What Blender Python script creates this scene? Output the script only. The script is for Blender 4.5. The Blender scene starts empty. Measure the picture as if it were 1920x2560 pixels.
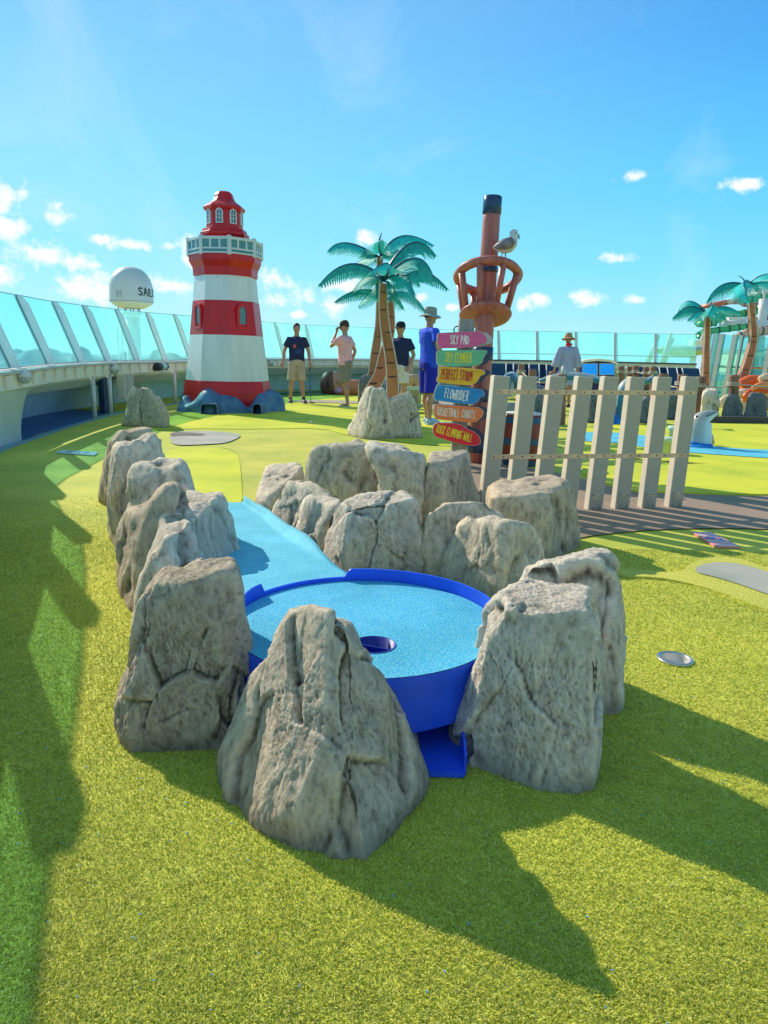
import bpy, bmesh, math, random
import numpy as np
from mathutils import Vector, Matrix, noise
random.seed(7); rng = np.random.default_rng(7)
SC = bpy.context.scene; COL = SC.collection
R = math.radians
# ------------------------------------------------------------------ camera model (measured from the place)
F, CX, CY, H = 1775., 960., 1280., 1.03
PITCH = math.atan((1280-899)/1775.); ROLL = R(1.4)
f_ = np.array([0, math.cos(PITCH), -math.sin(PITCH)]); r0 = np.array([1., 0, 0]); u0 = np.cross(r0, f_)
cr, sr = math.cos(ROLL), math.sin(ROLL)
r_ = cr*r0+sr*u0; u_ = -sr*r0+cr*u0
EYE = np.array([0, 0, H])
def ray(px, py): return f_+(px-CX)/F*r_-(py-CY)/F*u_
def G(px, py, z=0.):            # survey point -> point on the horizontal plane z
    d = ray(px, py); return EYE+d*((z-H)/d[2])
def Yp(px, py, y):              # survey point -> point on the upright plane y
    d = ray(px, py); return EYE+d*(y/d[1])
def zc(x0, y0, s): return lambda x, y: (x0+x/s, y0+y/s)
V = lambda p: Vector((float(p[0]), float(p[1]), float(p[2])))
SUN_AZ, SUN_EL = R(135.5), R(33.)      # towards the sun
SUNV = Vector((math.cos(SUN_AZ)*math.cos(SUN_EL), math.sin(SUN_AZ)*math.cos(SUN_EL), math.sin(SUN_EL)))

# ------------------------------------------------------------------ materials
MATS = {}
def nodes(m):
    m.use_nodes = True; nt = m.node_tree; return nt, nt.nodes['Principled BSDF']
def lin(c):
    return tuple(((v/12.92) if v <= .04045 else ((v+.055)/1.055)**2.4) for v in c)
def mat(name, col, rough=.5, var=.12, vscale=8., bump=0., bscale=60., metal=0., spec=.5, col2=None, coat=0., detail=4.):
    """plain painted / moulded surface: colour mottled by noise, optional bump"""
    if name in MATS: return MATS[name]
    m = bpy.data.materials.new(name); nt, b = nodes(m); N = nt.nodes; L = nt.links
    tc = N.new('ShaderNodeTexCoord'); nz = N.new('ShaderNodeTexNoise'); nz.inputs['Scale'].default_value = vscale
    nz.inputs['Detail'].default_value = detail; nz.inputs['Roughness'].default_value = .65
    L.new(tc.outputs['Object'], nz.inputs['Vector'])
    rp = N.new('ShaderNodeValToRGB'); rp.color_ramp.elements[0].position = .3; rp.color_ramp.elements[1].position = .7
    c2 = col2 if col2 else tuple(c*(1-var*2) for c in col)
    c1 = col if col2 else tuple(min(1, c*(1+var*.5)) for c in col)
    rp.color_ramp.elements[0].color = (*c2, 1); rp.color_ramp.elements[1].color = (*c1, 1)
    L.new(nz.outputs['Fac'], rp.inputs['Fac']); L.new(rp.outputs['Color'], b.inputs['Base Color'])
    b.inputs['Roughness'].default_value = rough; b.inputs['Metallic'].default_value = metal
    b.inputs['Specular IOR Level'].default_value = spec; b.inputs['Coat Weight'].default_value = coat
    rr = N.new('ShaderNodeMapRange'); rr.inputs['To Min'].default_value = rough*.8; rr.inputs['To Max'].default_value = min(1, rough*1.25)
    L.new(nz.outputs['Fac'], rr.inputs['Value']); L.new(rr.outputs['Result'], b.inputs['Roughness'])
    if bump:
        n2 = N.new('ShaderNodeTexNoise'); n2.inputs['Scale'].default_value = bscale; n2.inputs['Detail'].default_value = 3
        bp = N.new('ShaderNodeBump'); bp.inputs['Strength'].default_value = bump; bp.inputs['Distance'].default_value = .01
        L.new(tc.outputs['Object'], n2.inputs['Vector']); L.new(n2.outputs['Fac'], bp.inputs['Height']); L.new(bp.outputs['Normal'], b.inputs['Normal'])
    MATS[name] = m; return m

def turf_mat(name, cols, scale=260., patch=1.2, bump=.5, dist=.006):
    """artificial turf: speckle of blade colours over slow patches"""
    m = bpy.data.materials.new(name); nt, b = nodes(m); N = nt.nodes; L = nt.links
    tc = N.new('ShaderNodeTexCoord')
    n1 = N.new('ShaderNodeTexNoise'); n1.inputs['Scale'].default_value = scale; n1.inputs['Detail'].default_value = 2; n1.inputs['Roughness'].default_value = .8
    n2 = N.new('ShaderNodeTexNoise'); n2.inputs['Scale'].default_value = patch; n2.inputs['Detail'].default_value = 5; n2.inputs['Roughness'].default_value = .6
    n3 = N.new('ShaderNodeTexVoronoi'); n3.inputs['Scale'].default_value = scale*.55
    for n in (n1, n2, n3): L.new(tc.outputs['Object'], n.inputs['Vector'])
    rp = N.new('ShaderNodeValToRGB'); E = rp.color_ramp.elements
    E[0].position = .28; E[0].color = (*cols[0], 1); E[1].position = .68; E[1].color = (*cols[2], 1)
    e = E.new(.47); e.color = (*cols[1], 1)
    L.new(n1.outputs['Fac'], rp.inputs['Fac'])
    mx = N.new('ShaderNodeMix'); mx.data_type = 'RGBA'; mx.blend_type = 'MULTIPLY'; mx.inputs['Factor'].default_value = 1
    r2 = N.new('ShaderNodeValToRGB'); r2.color_ramp.elements[0].position = .3; r2.color_ramp.elements[0].color = (.66, .78, .70, 1)
    r2.color_ramp.elements[1].position = .7; r2.color_ramp.elements[1].color = (1.1, 1.05, 1, 1)
    L.new(n2.outputs['Fac'], r2.inputs['Fac']); L.new(rp.outputs['Color'], mx.inputs['A']); L.new(r2.outputs['Color'], mx.inputs['B'])
    L.new(mx.outputs['Result'], b.inputs['Base Color'])
    b.inputs['Roughness'].default_value = .75; b.inputs['Specular IOR Level'].default_value = .25
    ad = N.new('ShaderNodeMath'); ad.operation = 'ADD'; L.new(n1.outputs['Fac'], ad.inputs[0]); L.new(n3.outputs['Distance'], ad.inputs[1])
    bp = N.new('ShaderNodeBump'); bp.inputs['Strength'].default_value = bump; bp.inputs['Distance'].default_value = dist
    L.new(ad.outputs[0], bp.inputs['Height']); L.new(bp.outputs['Normal'], b.inputs['Normal'])
    return m

def rock_mat(name, light, dark, tint):
    m = bpy.data.materials.new(name); nt, b = nodes(m); N = nt.nodes; L = nt.links
    tc = N.new('ShaderNodeTexCoord'); mp = N.new('ShaderNodeMapping'); mp.inputs['Scale'].default_value = (1, 1, .55)
    L.new(tc.outputs['Object'], mp.inputs['Vector'])
    def nz(s, d, r, dist=0.):
        n = N.new('ShaderNodeTexNoise'); n.inputs['Scale'].default_value = s; n.inputs['Detail'].default_value = d
        n.inputs['Roughness'].default_value = r; n.inputs['Distortion'].default_value = dist; L.new(mp.outputs['Vector'], n.inputs['Vector']); return n
    big = nz(4, 8, .68, .3); mid = nz(34, 8, .72, .2); fine = nz(120, 4, .7)
    rp = N.new('ShaderNodeValToRGB'); E = rp.color_ramp.elements
    E[0].position = .37; E[0].color = (*dark, 1); E[1].position = .59; E[1].color = (*light, 1)
    e = E.new(.46); e.color = (*[(a*.62+c*.38) for a, c in zip(light, dark)], 1)
    L.new(mid.outputs['Fac'], rp.inputs['Fac'])
    mx = N.new('ShaderNodeMix'); mx.data_type = 'RGBA'; mx.blend_type = 'MIX'
    r3 = N.new('ShaderNodeMapRange'); r3.inputs['From Min'].default_value = .42; r3.inputs['From Max'].default_value = .62; r3.inputs['To Max'].default_value = .65
    L.new(big.outputs['Fac'], r3.inputs['Value']); L.new(r3.outputs['Result'], mx.inputs['Factor'])
    L.new(rp.outputs['Color'], mx.inputs['A']); mx.inputs['B'].default_value = (*tint, 1)
    # darker in crevices, paler along raised edges
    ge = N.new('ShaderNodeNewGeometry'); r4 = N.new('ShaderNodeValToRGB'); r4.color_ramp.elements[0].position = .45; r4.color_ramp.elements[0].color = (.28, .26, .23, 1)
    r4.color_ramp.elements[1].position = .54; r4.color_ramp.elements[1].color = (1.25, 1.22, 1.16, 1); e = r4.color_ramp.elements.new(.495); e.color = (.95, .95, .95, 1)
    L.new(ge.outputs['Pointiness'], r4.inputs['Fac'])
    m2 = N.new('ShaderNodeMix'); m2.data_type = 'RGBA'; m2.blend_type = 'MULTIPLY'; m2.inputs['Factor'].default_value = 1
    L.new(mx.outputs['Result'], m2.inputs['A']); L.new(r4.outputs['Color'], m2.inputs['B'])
    oi = N.new('ShaderNodeObjectInfo'); hs = N.new('ShaderNodeHueSaturation'); v1 = N.new('ShaderNodeMapRange'); v1.inputs['To Min'].default_value = .82; v1.inputs['To Max'].default_value = 1.08; L.new(oi.outputs['Random'], v1.inputs['Value'])
    v2 = N.new('ShaderNodeMapRange'); v2.inputs['To Min'].default_value = 1.15; v2.inputs['To Max'].default_value = .8; L.new(oi.outputs['Random'], v2.inputs['Value'])
    L.new(v1.outputs['Result'], hs.inputs['Value']); L.new(v2.outputs['Result'], hs.inputs['Saturation']); L.new(m2.outputs['Result'], hs.inputs['Color'])
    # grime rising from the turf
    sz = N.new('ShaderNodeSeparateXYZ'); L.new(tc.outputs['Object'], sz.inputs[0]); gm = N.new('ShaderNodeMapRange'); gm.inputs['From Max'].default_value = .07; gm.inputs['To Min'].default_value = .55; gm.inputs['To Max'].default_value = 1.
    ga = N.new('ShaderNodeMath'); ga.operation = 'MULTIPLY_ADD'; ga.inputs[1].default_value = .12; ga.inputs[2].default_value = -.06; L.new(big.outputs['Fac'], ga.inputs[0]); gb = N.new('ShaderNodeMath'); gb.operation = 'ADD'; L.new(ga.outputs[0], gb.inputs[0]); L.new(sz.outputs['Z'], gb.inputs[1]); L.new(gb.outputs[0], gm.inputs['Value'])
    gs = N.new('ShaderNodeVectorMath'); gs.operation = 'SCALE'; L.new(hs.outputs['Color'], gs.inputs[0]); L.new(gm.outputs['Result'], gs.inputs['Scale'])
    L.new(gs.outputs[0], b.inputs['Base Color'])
    b.inputs['Roughness'].default_value = .85; b.inputs['Specular IOR Level'].default_value = .25
    # cracks
    vo = N.new('ShaderNodeTexVoronoi'); vo.feature = 'DISTANCE_TO_EDGE'; vo.inputs['Scale'].default_value = 7
    dd = N.new('ShaderNodeMix'); dd.data_type = 'RGBA'; dd.inputs['Factor'].default_value = .25
    L.new(mp.outputs['Vector'], dd.inputs['A']); L.new(big.outputs['Color'], dd.inputs['B']); L.new(dd.outputs['Result'], vo.inputs['Vector'])
    cr_ = N.new('ShaderNodeMapRange'); cr_.inputs['From Max'].default_value = .03; cr_.inputs['To Min'].default_value = -.16; cr_.inputs['To Max'].default_value = 0
    L.new(vo.outputs['Distance'], cr_.inputs['Value'])
    a1 = N.new('ShaderNodeMath'); a1.operation = 'MULTIPLY_ADD'; a1.inputs[1].default_value = .3; L.new(fine.outputs['Fac'], a1.inputs[0]); L.new(mid.outputs['Fac'], a1.inputs[2])
    a2 = N.new('ShaderNodeMath'); a2.operation = 'ADD'; L.new(a1.outputs[0], a2.inputs[0]); L.new(cr_.outputs['Result'], a2.inputs[1])
    bp = N.new('ShaderNodeBump'); bp.inputs['Strength'].default_value = 1.; bp.inputs['Distance'].default_value = .024
    L.new(a2.outputs[0], bp.inputs['Height']); L.new(bp.outputs['Normal'], b.inputs['Normal'])
    return m

def glass_mat(name, tint, haze, hcol):
    m = bpy.data.materials.new(name); nt, b = nodes(m); N = nt.nodes; L = nt.links; N.remove(b)
    out = N['Material Output']; tr = N.new('ShaderNodeBsdfTransparent'); tr.inputs['Color'].default_value = (*tint, 1)
    gl = N.new('ShaderNodeBsdfGlossy'); gl.inputs['Roughness'].default_value = .03; gl.inputs['Color'].default_value = (.8, 1, 1, 1)
    df = N.new('ShaderNodeBsdfTranslucent'); df.inputs['Color'].default_value = (*hcol, 1)
    tc = N.new('ShaderNodeTexCoord'); nz = N.new('ShaderNodeTexNoise'); nz.inputs['Scale'].default_value = 1.1; nz.inputs['Detail'].default_value = 3
    L.new(tc.outputs['Object'], nz.inputs['Vector'])
    mr = N.new('ShaderNodeMapRange'); mr.inputs['From Min'].default_value = .35; mr.inputs['From Max'].default_value = .65
    mr.inputs['To Min'].default_value = haze*.75; mr.inputs['To Max'].default_value = haze*1.25; L.new(nz.outputs['Fac'], mr.inputs['Value'])
    m1 = N.new('ShaderNodeMixShader'); L.new(mr.outputs['Result'], m1.inputs[0]); L.new(tr.outputs[0], m1.inputs[1]); L.new(df.outputs[0], m1.inputs[2])
    m2 = N.new('ShaderNodeMixShader'); m2.inputs[0].default_value = .05; L.new(m1.outputs[0], m2.inputs[1]); L.new(gl.outputs[0], m2.inputs[2])
    L.new(m2.outputs[0], out.inputs['Surface']); return m

def attr_mat(name, rough=.5, spec=.4, var=.15, vscale=30., bump=0., bscale=60., trans=0.):
    m = bpy.data.materials.new(name); nt, b = nodes(m); N = nt.nodes; L = nt.links
    a = N.new('ShaderNodeVertexColor'); a.layer_name = 'Col'
    tc = N.new('ShaderNodeTexCoord'); nz = N.new('ShaderNodeTexNoise'); nz.inputs['Scale'].default_value = vscale; nz.inputs['Detail'].default_value = 4
    L.new(tc.outputs['Object'], nz.inputs['Vector'])
    rp = N.new('ShaderNodeMapRange'); rp.inputs['From Min'].default_value = .3; rp.inputs['From Max'].default_value = .7
    rp.inputs['To Min'].default_value = 1-var; rp.inputs['To Max'].default_value = 1+var; L.new(nz.outputs['Fac'], rp.inputs['Value'])
    mx = N.new('ShaderNodeVectorMath'); mx.operation = 'SCALE'; L.new(a.outputs['Color'], mx.inputs[0]); L.new(rp.outputs['Result'], mx.inputs['Scale'])
    L.new(mx.outputs[0], b.inputs['Base Color']); b.inputs['Roughness'].default_value = rough; b.inputs['Specular IOR Level'].default_value = spec
    if bump:
        n2 = N.new('ShaderNodeTexNoise'); n2.inputs['Scale'].default_value = bscale; bp = N.new('ShaderNodeBump'); bp.inputs['Strength'].default_value = bump; bp.inputs['Distance'].default_value = .01
        L.new(tc.outputs['Object'], n2.inputs['Vector']); L.new(n2.outputs['Fac'], bp.inputs['Height']); L.new(bp.outputs['Normal'], b.inputs['Normal'])
    if trans:
        out = N['Material Output']; tl = N.new('ShaderNodeBsdfTranslucent'); L.new(mx.outputs[0], tl.inputs['Color'])
        ms = N.new('ShaderNodeMixShader'); ms.inputs[0].default_value = trans; L.new(b.outputs[0], ms.inputs[1]); L.new(tl.outputs[0], ms.inputs[2]); L.new(ms.outputs[0], out.inputs['Surface'])
    return m

def wood_mat(name, light, dark, scale=(30, 30, 2), rough=.55, bump=.3):
    m = bpy.data.materials.new(name); nt, b = nodes(m); N = nt.nodes; L = nt.links
    tc = N.new('ShaderNodeTexCoord'); mp = N.new('ShaderNodeMapping'); mp.inputs['Scale'].default_value = scale
    nz = N.new('ShaderNodeTexNoise'); nz.inputs['Scale'].default_value = 1; nz.inputs['Detail'].default_value = 6; nz.inputs['Roughness'].default_value = .65
    L.new(tc.outputs['Object'], mp.inputs['Vector']); L.new(mp.outputs['Vector'], nz.inputs['Vector'])
    rp = N.new('ShaderNodeValToRGB'); rp.color_ramp.elements[0].position = .34; rp.color_ramp.elements[0].color = (*dark, 1)
    rp.color_ramp.elements[1].position = .6; rp.color_ramp.elements[1].color = (*light, 1)
    L.new(nz.outputs['Fac'], rp.inputs['Fac']); L.new(rp.outputs['Color'], b.inputs['Base Color'])
    bp = N.new('ShaderNodeBump'); bp.inputs['Strength'].default_value = bump; bp.inputs['Distance'].default_value = .01
    L.new(nz.outputs['Fac'], bp.inputs['Height']); L.new(bp.outputs['Normal'], b.inputs['Normal'])
    b.inputs['Roughness'].default_value = rough; return m

def stripe_mat(name, a, c, scale, axis='X', rough=.8):
    m = bpy.data.materials.new(name); nt, b = nodes(m); N = nt.nodes; L = nt.links
    tc = N.new('ShaderNodeTexCoord'); w = N.new('ShaderNodeTexWave'); w.bands_direction = axis; w.inputs['Scale'].default_value = scale
    w.inputs['Distortion'].default_value = .6; w.inputs['Detail'].default_value = 1
    L.new(tc.outputs['Object'], w.inputs['Vector']); rp = N.new('ShaderNodeValToRGB'); rp.color_ramp.elements[0].position = .45; rp.color_ramp.elements[0].color = (*a, 1)
    rp.color_ramp.elements[1].position = .55; rp.color_ramp.elements[1].color = (*c, 1); L.new(w.outputs['Fac'], rp.inputs['Fac']); L.new(rp.outputs['Color'], b.inputs['Base Color'])
    b.inputs['Roughness'].default_value = rough; return m

# ------------------------------------------------------------------ mesh builder
class MB:
    def __init__(s): s.v = []; s.f = []; s.c = []; s.sm = []
    def add(s, vs, fs, smooth=False, cols=None):
        o = len(s.v); s.v += [tuple(float(c) for c in p) for p in vs]; s.f += [tuple(i+o for i in f) for f in fs]; s.sm += [smooth]*len(fs)
        s.c += (cols if cols else [(1, 1, 1)]*len(vs)); return s
    def box(s, c, size, rot=None, bev=0.):
        x, y, z = [d/2 for d in size]; b = min(bev, x*.9, y*.9, z*.9)
        if b <= 0:
            vs = [(i*x, j*y, k*z) for k in (-1, 1) for j in (-1, 1) for i in (-1, 1)]
            fs = [(0, 2, 3, 1), (4, 5, 7, 6), (0, 1, 5, 4), (2, 6, 7, 3), (0, 4, 6, 2), (1, 3, 7, 5)]
        else:
            bm = bmesh.new(); bmesh.ops.create_cube(bm, size=1)
            for v in bm.verts: v.co = Vector((v.co.x*2*x, v.co.y*2*y, v.co.z*2*z))
            bmesh.ops.bevel(bm, geom=bm.edges[:]+bm.verts[:], offset=b, segments=2, affect='EDGES', profile=.6)
            bm.verts.index_update(); vs = [v.co.copy() for v in bm.verts]; fs = [tuple(v.index for v in f.verts) for f in bm.faces]; bm.free()
        M = rot if rot is not None else Matrix.Identity(3)
        vs = [M @ Vector(v)+Vector(c) for v in vs]; return s.add(vs, fs)
    def tube(s, pts, rad, n=10, caps=True, smooth=True, flat=1., up=None, sect=None, cols=None):
        pts = [Vector(p) for p in pts]; k = len(pts); rads = rad if isinstance(rad, (list, tuple)) else [rad]*k
        vs = []; cc = []
        ref = Vector(up) if up is not None else None; prev = None
        for i, p in enumerate(pts):
            t = (pts[min(i+1, k-1)]-pts[max(i-1, 0)]).normalized()
            if ref is not None: a = ref-t*ref.dot(t)
            elif prev is None:
                a = Vector((0, 0, 1)) if abs(t.z) < .9 else Vector((0, 1, 0)); a = a-t*a.dot(t)
            else: a = prev-t*prev.dot(t)
            a.normalize(); prev = a; b = t.cross(a)
            for j in range(n):
                if sect: ca, sa = sect[j]
                else: ca, sa = math.cos(2*math.pi*j/n), math.sin(2*math.pi*j/n)
                vs.append(p+a*(rads[i]*ca*flat)+b*(rads[i]*sa)); cc.append(cols[i] if cols else (1, 1, 1))
        fs = [(i*n+j, i*n+(j+1) % n, (i+1)*n+(j+1) % n, (i+1)*n+j) for i in range(k-1) for j in range(n)]
        s.add(vs, fs, smooth, cc)
        if caps: s.add(vs[:n], [tuple(range(n-1, -1, -1))], False, cc[:n]); s.add(vs[-n:], [tuple(range(n))], False, cc[-n:])
        return s
    def lathe(s, prof, n=32, org=(0, 0, 0), axis=(0, 0, 1), ph=0., smooth=True, caps=True, arc=None):
        """prof: [(r, h)]; n-gon sections"""
        ax = Vector(axis).normalized(); a = Vector((1, 0, 0)); a = (a-ax*a.dot(ax)).normalized(); b = ax.cross(a); o = Vector(org); vs = []
        for (r, h) in prof:
            for j in range(n):
                t = ph+2*math.pi*j/n; vs.append(o+ax*h+(a*math.cos(t)+b*math.sin(t))*r)
        k = len(prof); fs = [(i*n+j, i*n+(j+1) % n, (i+1)*n+(j+1) % n, (i+1)*n+j) for i in range(k-1) for j in range(n)]
        s.add(vs, fs, smooth)
        if caps:
            if prof[0][0] > 1e-4: s.add(vs[:n], [tuple(range(n-1, -1, -1))])
            if prof[-1][0] > 1e-4: s.add(vs[-n:], [tuple(range(n))])
        return s
    def prism(s, poly, vec):
        """closed polygon (3d points) extruded by vec"""
        n = len(poly); P = [Vector(p) for p in poly]; Q = [p+Vector(vec) for p in P]
        s.add(P+Q, [tuple(range(n)), tuple(range(2*n-1, n-1, -1))]+[(i, i+n, (i+1) % n+n, (i+1) % n) for i in range(n)]); return s
    def ell(s, c, rad, rot=None, nu=20, nv=12, cols=None):
        vs = []; M = rot if rot is not None else Matrix.Identity(3)
        for i in range(nv+1):
            ph = math.pi*i/nv
            for j in range(nu):
                t = 2*math.pi*j/nu; vs.append(M @ Vector((rad[0]*math.sin(ph)*math.cos(t), rad[1]*math.sin(ph)*math.sin(t), rad[2]*math.cos(ph)))+Vector(c))
        fs = [(i*nu+j, (i+1)*nu+j, (i+1)*nu+(j+1) % nu, i*nu+(j+1) % nu) for i in range(nv) for j in range(nu)]
        return s.add(vs, fs, True)
    def build(s, name, m, parent=None, fix=True, merge=True):
        me = bpy.data.meshes.new(name); me.from_pydata(s.v, [], s.f)
        me.polygons.foreach_set('use_smooth', s.sm)
        ca = me.color_attributes.new('Col', 'FLOAT_COLOR', 'POINT'); ca.data.foreach_set('color', [x for c in s.c for x in (*c, 1)])
        bm = bmesh.new(); bm.from_mesh(me)
        if merge: bmesh.ops.remove_doubles(bm, verts=bm.verts, dist=1e-5)
        if fix: bmesh.ops.recalc_face_normals(bm, faces=bm.faces)
        bm.to_mesh(me); bm.free()
        return link(name, me, m, parent)
def link(name, me, m, parent=None):
    o = bpy.data.objects.new(name, me); COL.objects.link(o)
    if m: me.materials.clear(); me.materials.append(m)
    if parent is not None:
        o.parent = parent; o.matrix_parent_inverse = parent.matrix_world.inverted()
    return o
def tag(o, label=None, cat=None, group=None, kind=None):
    if label: o['label'] = label
    if cat: o['category'] = cat
    if group: o['group'] = group
    if kind: o['kind'] = kind
    return o
def thing(name, label, cat, loc=(0, 0, 0), group=None):
    o = bpy.data.objects.new(name, None); COL.objects.link(o); o.location = Vector([float(c) for c in loc]); o.empty_display_size = .1
    o.matrix_world = Matrix.Translation(o.location); return tag(o, label, cat, group)
def sheet(name, pts, z, m, thick=0., parent=None, kind='structure', sub=0):
    """flat area on the deck given by survey points; with thickness it is a slab with real edges"""
    P = [(*G(*p)[:2], z) for p in pts]; b = MB()
    if thick: b.prism([(x, y, z-thick) for x, y, _ in P], (0, 0, thick))
    else: b.add(P, [tuple(range(len(P)))])
    o = b.build(name, m)
    me = o.data; bm = bmesh.new(); bm.from_mesh(me); bmesh.ops.triangulate(bm, faces=bm.faces); 
    if not thick:
        for f in bm.faces:
            if f.normal.z < 0: f.normal_flip()
    bm.to_mesh(me); bm.free()
    tag(o, kind=kind); return o
def smoothpoly(pts, k=2):
    for _ in range(k):
        q = []
        for i in range(len(pts)):
            a, b = pts[i], pts[(i+1) % len(pts)]
            q += [(a[0]*.75+b[0]*.25, a[1]*.75+b[1]*.25), (a[0]*.25+b[0]*.75, a[1]*.25+b[1]*.75)]
        pts = q
    return pts

# ------------------------------------------------------------------ shared materials
M_turf = turf_mat('turf lime', [(.27, .32, .05), (.66, .66, .08), (.84, .81, .20)])
M_turf_smooth = turf_mat('turf putting surface', [(.36, .40, .03), (.72, .72, .035), (.93, .86, .12)], scale=420, bump=.25)
M_turf_rough = turf_mat('turf rough fringe', [(.24, .26, .04), (.66, .62, .08), (.86, .78, .24)], scale=180, bump=.5)
M_bluepath = turf_mat('blue granulate', [(.01, .24, .66), (.05, .55, .86), (.50, .87, .96)], scale=330, patch=3, bump=.35, dist=.003)
M_bluetop = turf_mat('blue granulate coarse', [(.0, .13, .60), (.015, .48, .86), (.42, .85, .96)], scale=300, patch=3, bump=.4, dist=.003)
M_rubber = turf_mat('brown rubber crumb', [(.16, .10, .08), (.40, .28, .22), (.58, .43, .35)], scale=260, patch=1.5, bump=.6)
M_grey = turf_mat('grey epoxy gravel', [(.34, .31, .29), (.50, .46, .43), (.62, .58, .55)], scale=300, patch=2.5, bump=.3)
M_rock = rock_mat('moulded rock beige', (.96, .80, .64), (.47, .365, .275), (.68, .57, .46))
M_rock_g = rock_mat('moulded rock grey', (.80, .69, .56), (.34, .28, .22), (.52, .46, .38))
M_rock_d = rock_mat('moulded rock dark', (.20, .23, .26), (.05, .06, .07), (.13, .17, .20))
M_bluepl = mat('blue plastic', (.018, .11, .95), .38, .14, 7, .12, 40)
M_white = mat('white painted steel', (.74, .73, .72), .4, .05, 6)
M_offw = mat('cream painted steel', (.95, .87, .74), .5, .07, 4)
M_black = mat('black rubber', (.02, .022, .03), .5, .1)
M_glass = glass_mat('tinted windbreak glass', (.45, 1., .98), .42, (.42, 1., 1.))
M_red = wood_mat('lighthouse red', (.74, .008, .014), (.56, .008, .014), (5, 5, .8), .35, .1)
M_lhw = wood_mat('lighthouse white', (.84, .84, .83), (.72, .73, .72), (5, 5, .7), .5, .12)
M_win = mat('painted window blue', (.16, .30, .36), .3, .15, 6)
M_trunk = wood_mat('palm trunk paint', (.52, .20, .10), (.33, .12, .06), (9, 9, 2.5), .55, .2)
M_trunk2 = wood_mat('palm trunk ochre', (.46, .20, .06), (.30, .12, .04), (9, 9, 2.5), .55, .2)
M_edge = mat('cream edge trim', (.75, .62, .52), .6)
M_mast = wood_mat('painted mast', (.52, .16, .125), (.33, .095, .075), (26, 26, 1.5), .4, .15)
M_navy = mat('dark blue enamel', (.01, .045, .13), .22, .12, 6, 0, 30, 0, .6)
M_frond = attr_mat('palm frond sheet', .6, .25, .2, 14, trans=.25)
M_post = wood_mat('rough timber post', (.34, .19, .13), (.15, .075, .05), (22, 22, 3), .8, .8)
M_rope = mat('old rope', (.62, .55, .46), .9, .2, 40, .6, 150)
M_slat = mat('grey composite plank', (.50, .44, .34), .65, .06, 40, .15, 160)
M_slatlit = mat('sunlit plank edge', (.75, .64, .52), .6, .05)
M_steel = mat('brushed steel', (.62, .60, .56), .28, .08, 30, 0, 30, .9)
M_brass = mat('weathered brass strip', (.95, .60, .36), .45, .2, 12, 0, 30, .0)
M_postgrey = wood_mat('grey timber', (.34, .32, .30), (.20, .19, .18), (40, 40, 3), .7, .3)

# ------------------------------------------------------------------ ground, sea, shore
def ground():
    b = MB(); b.add([(-3.9, -3, 0), (40, -3, 0), (40, 60, 0), (-12, 60, 0), (-12, 14, 0), (-4.9, 13, 0), (-4.4, 9, 0), (-4.05, 7.4, 0), (-3.8, 6.8, 0), (-3.0, 5.26, 0), (-2.43, 3.97, 0), (-2.11, 3.26, 0), (-1.53, 2.06, 0), (-1.0, .7, 0), (-.7, -3, 0)], [tuple(range(15))])
    P = b.v; cg_ = G(1687, 1650); bm = bmesh.new(); vs = [bm.verts.new(p) for p in P]; hv = [bm.verts.new((cg_[0]+.0505*math.cos(2*math.pi*i/40), cg_[1]+.0505*math.sin(2*math.pi*i/40), 0)) for i in range(40)]
    es = [bm.edges.new((vs[i], vs[(i+1) % len(vs)])) for i in range(len(vs))]+[bm.edges.new((hv[i], hv[(i+1) % 40])) for i in range(40)]; bmesh.ops.triangle_fill(bm, edges=es, use_beauty=True)
    for f in list(bm.faces):
        c = f.calc_center_median()
        if math.hypot(c.x-cg_[0], c.y-cg_[1]) < .045 and all(math.hypot(v.co.x-cg_[0], v.co.y-cg_[1]) < .06 for v in f.verts): bm.faces.remove(f)
    bm.normal_update()
    for f in bm.faces:
        if f.normal.z < 0: f.normal_flip()
    me = bpy.data.meshes.new('turf_ground'); bm.to_mesh(me); bm.free(); o = link('turf_ground', me, M_turf); tag(o, kind='structure')
ground()
M_sea = mat('sea water', (.10, .42, .55), .5, .25, .02, .3, .5)  # lightened colour stands for haze over the water
b = MB(); b.add([(-9000, -500, -32), (9000, -500, -32), (9000, 16000, -32), (-9000, 16000, -32)], [(0, 1, 2, 3)]); tag(b.build('sea', M_sea), kind='structure')
M_shore = mat('shore woods', (.16, .38, .42), .9, .3, .03)  # distance haze mixed into the trees' bluish colour
M_land = mat('shore land', (.12, .20, .17), .9, .3, .01)
b = MB(); b.add([(-2600, 500, -28), (-200, 700, -28), (-500, 2600, -28), (-2600, 2600, -28)], [(0, 1, 2, 3)]); tag(b.build('shore_land', M_land), kind='structure')
b = MB()
for i in range(420):
    y = random.uniform(800, 1400) if i % 3 else random.uniform(560, 800); x = y*random.uniform(-.75, -.27)
    s = random.uniform(7, 18); top = random.uniform(-16, -5)+(random.random() < .12)*random.uniform(4, 12)
    b.ell((x, y, -28), (s*1.7, s, 28+top), None, 8, 8)
o = b.build('distant_woods', M_shore, merge=False); tag(o, 'blue green line of far trees on the shore behind the glass', 'woods', kind='stuff')

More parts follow.
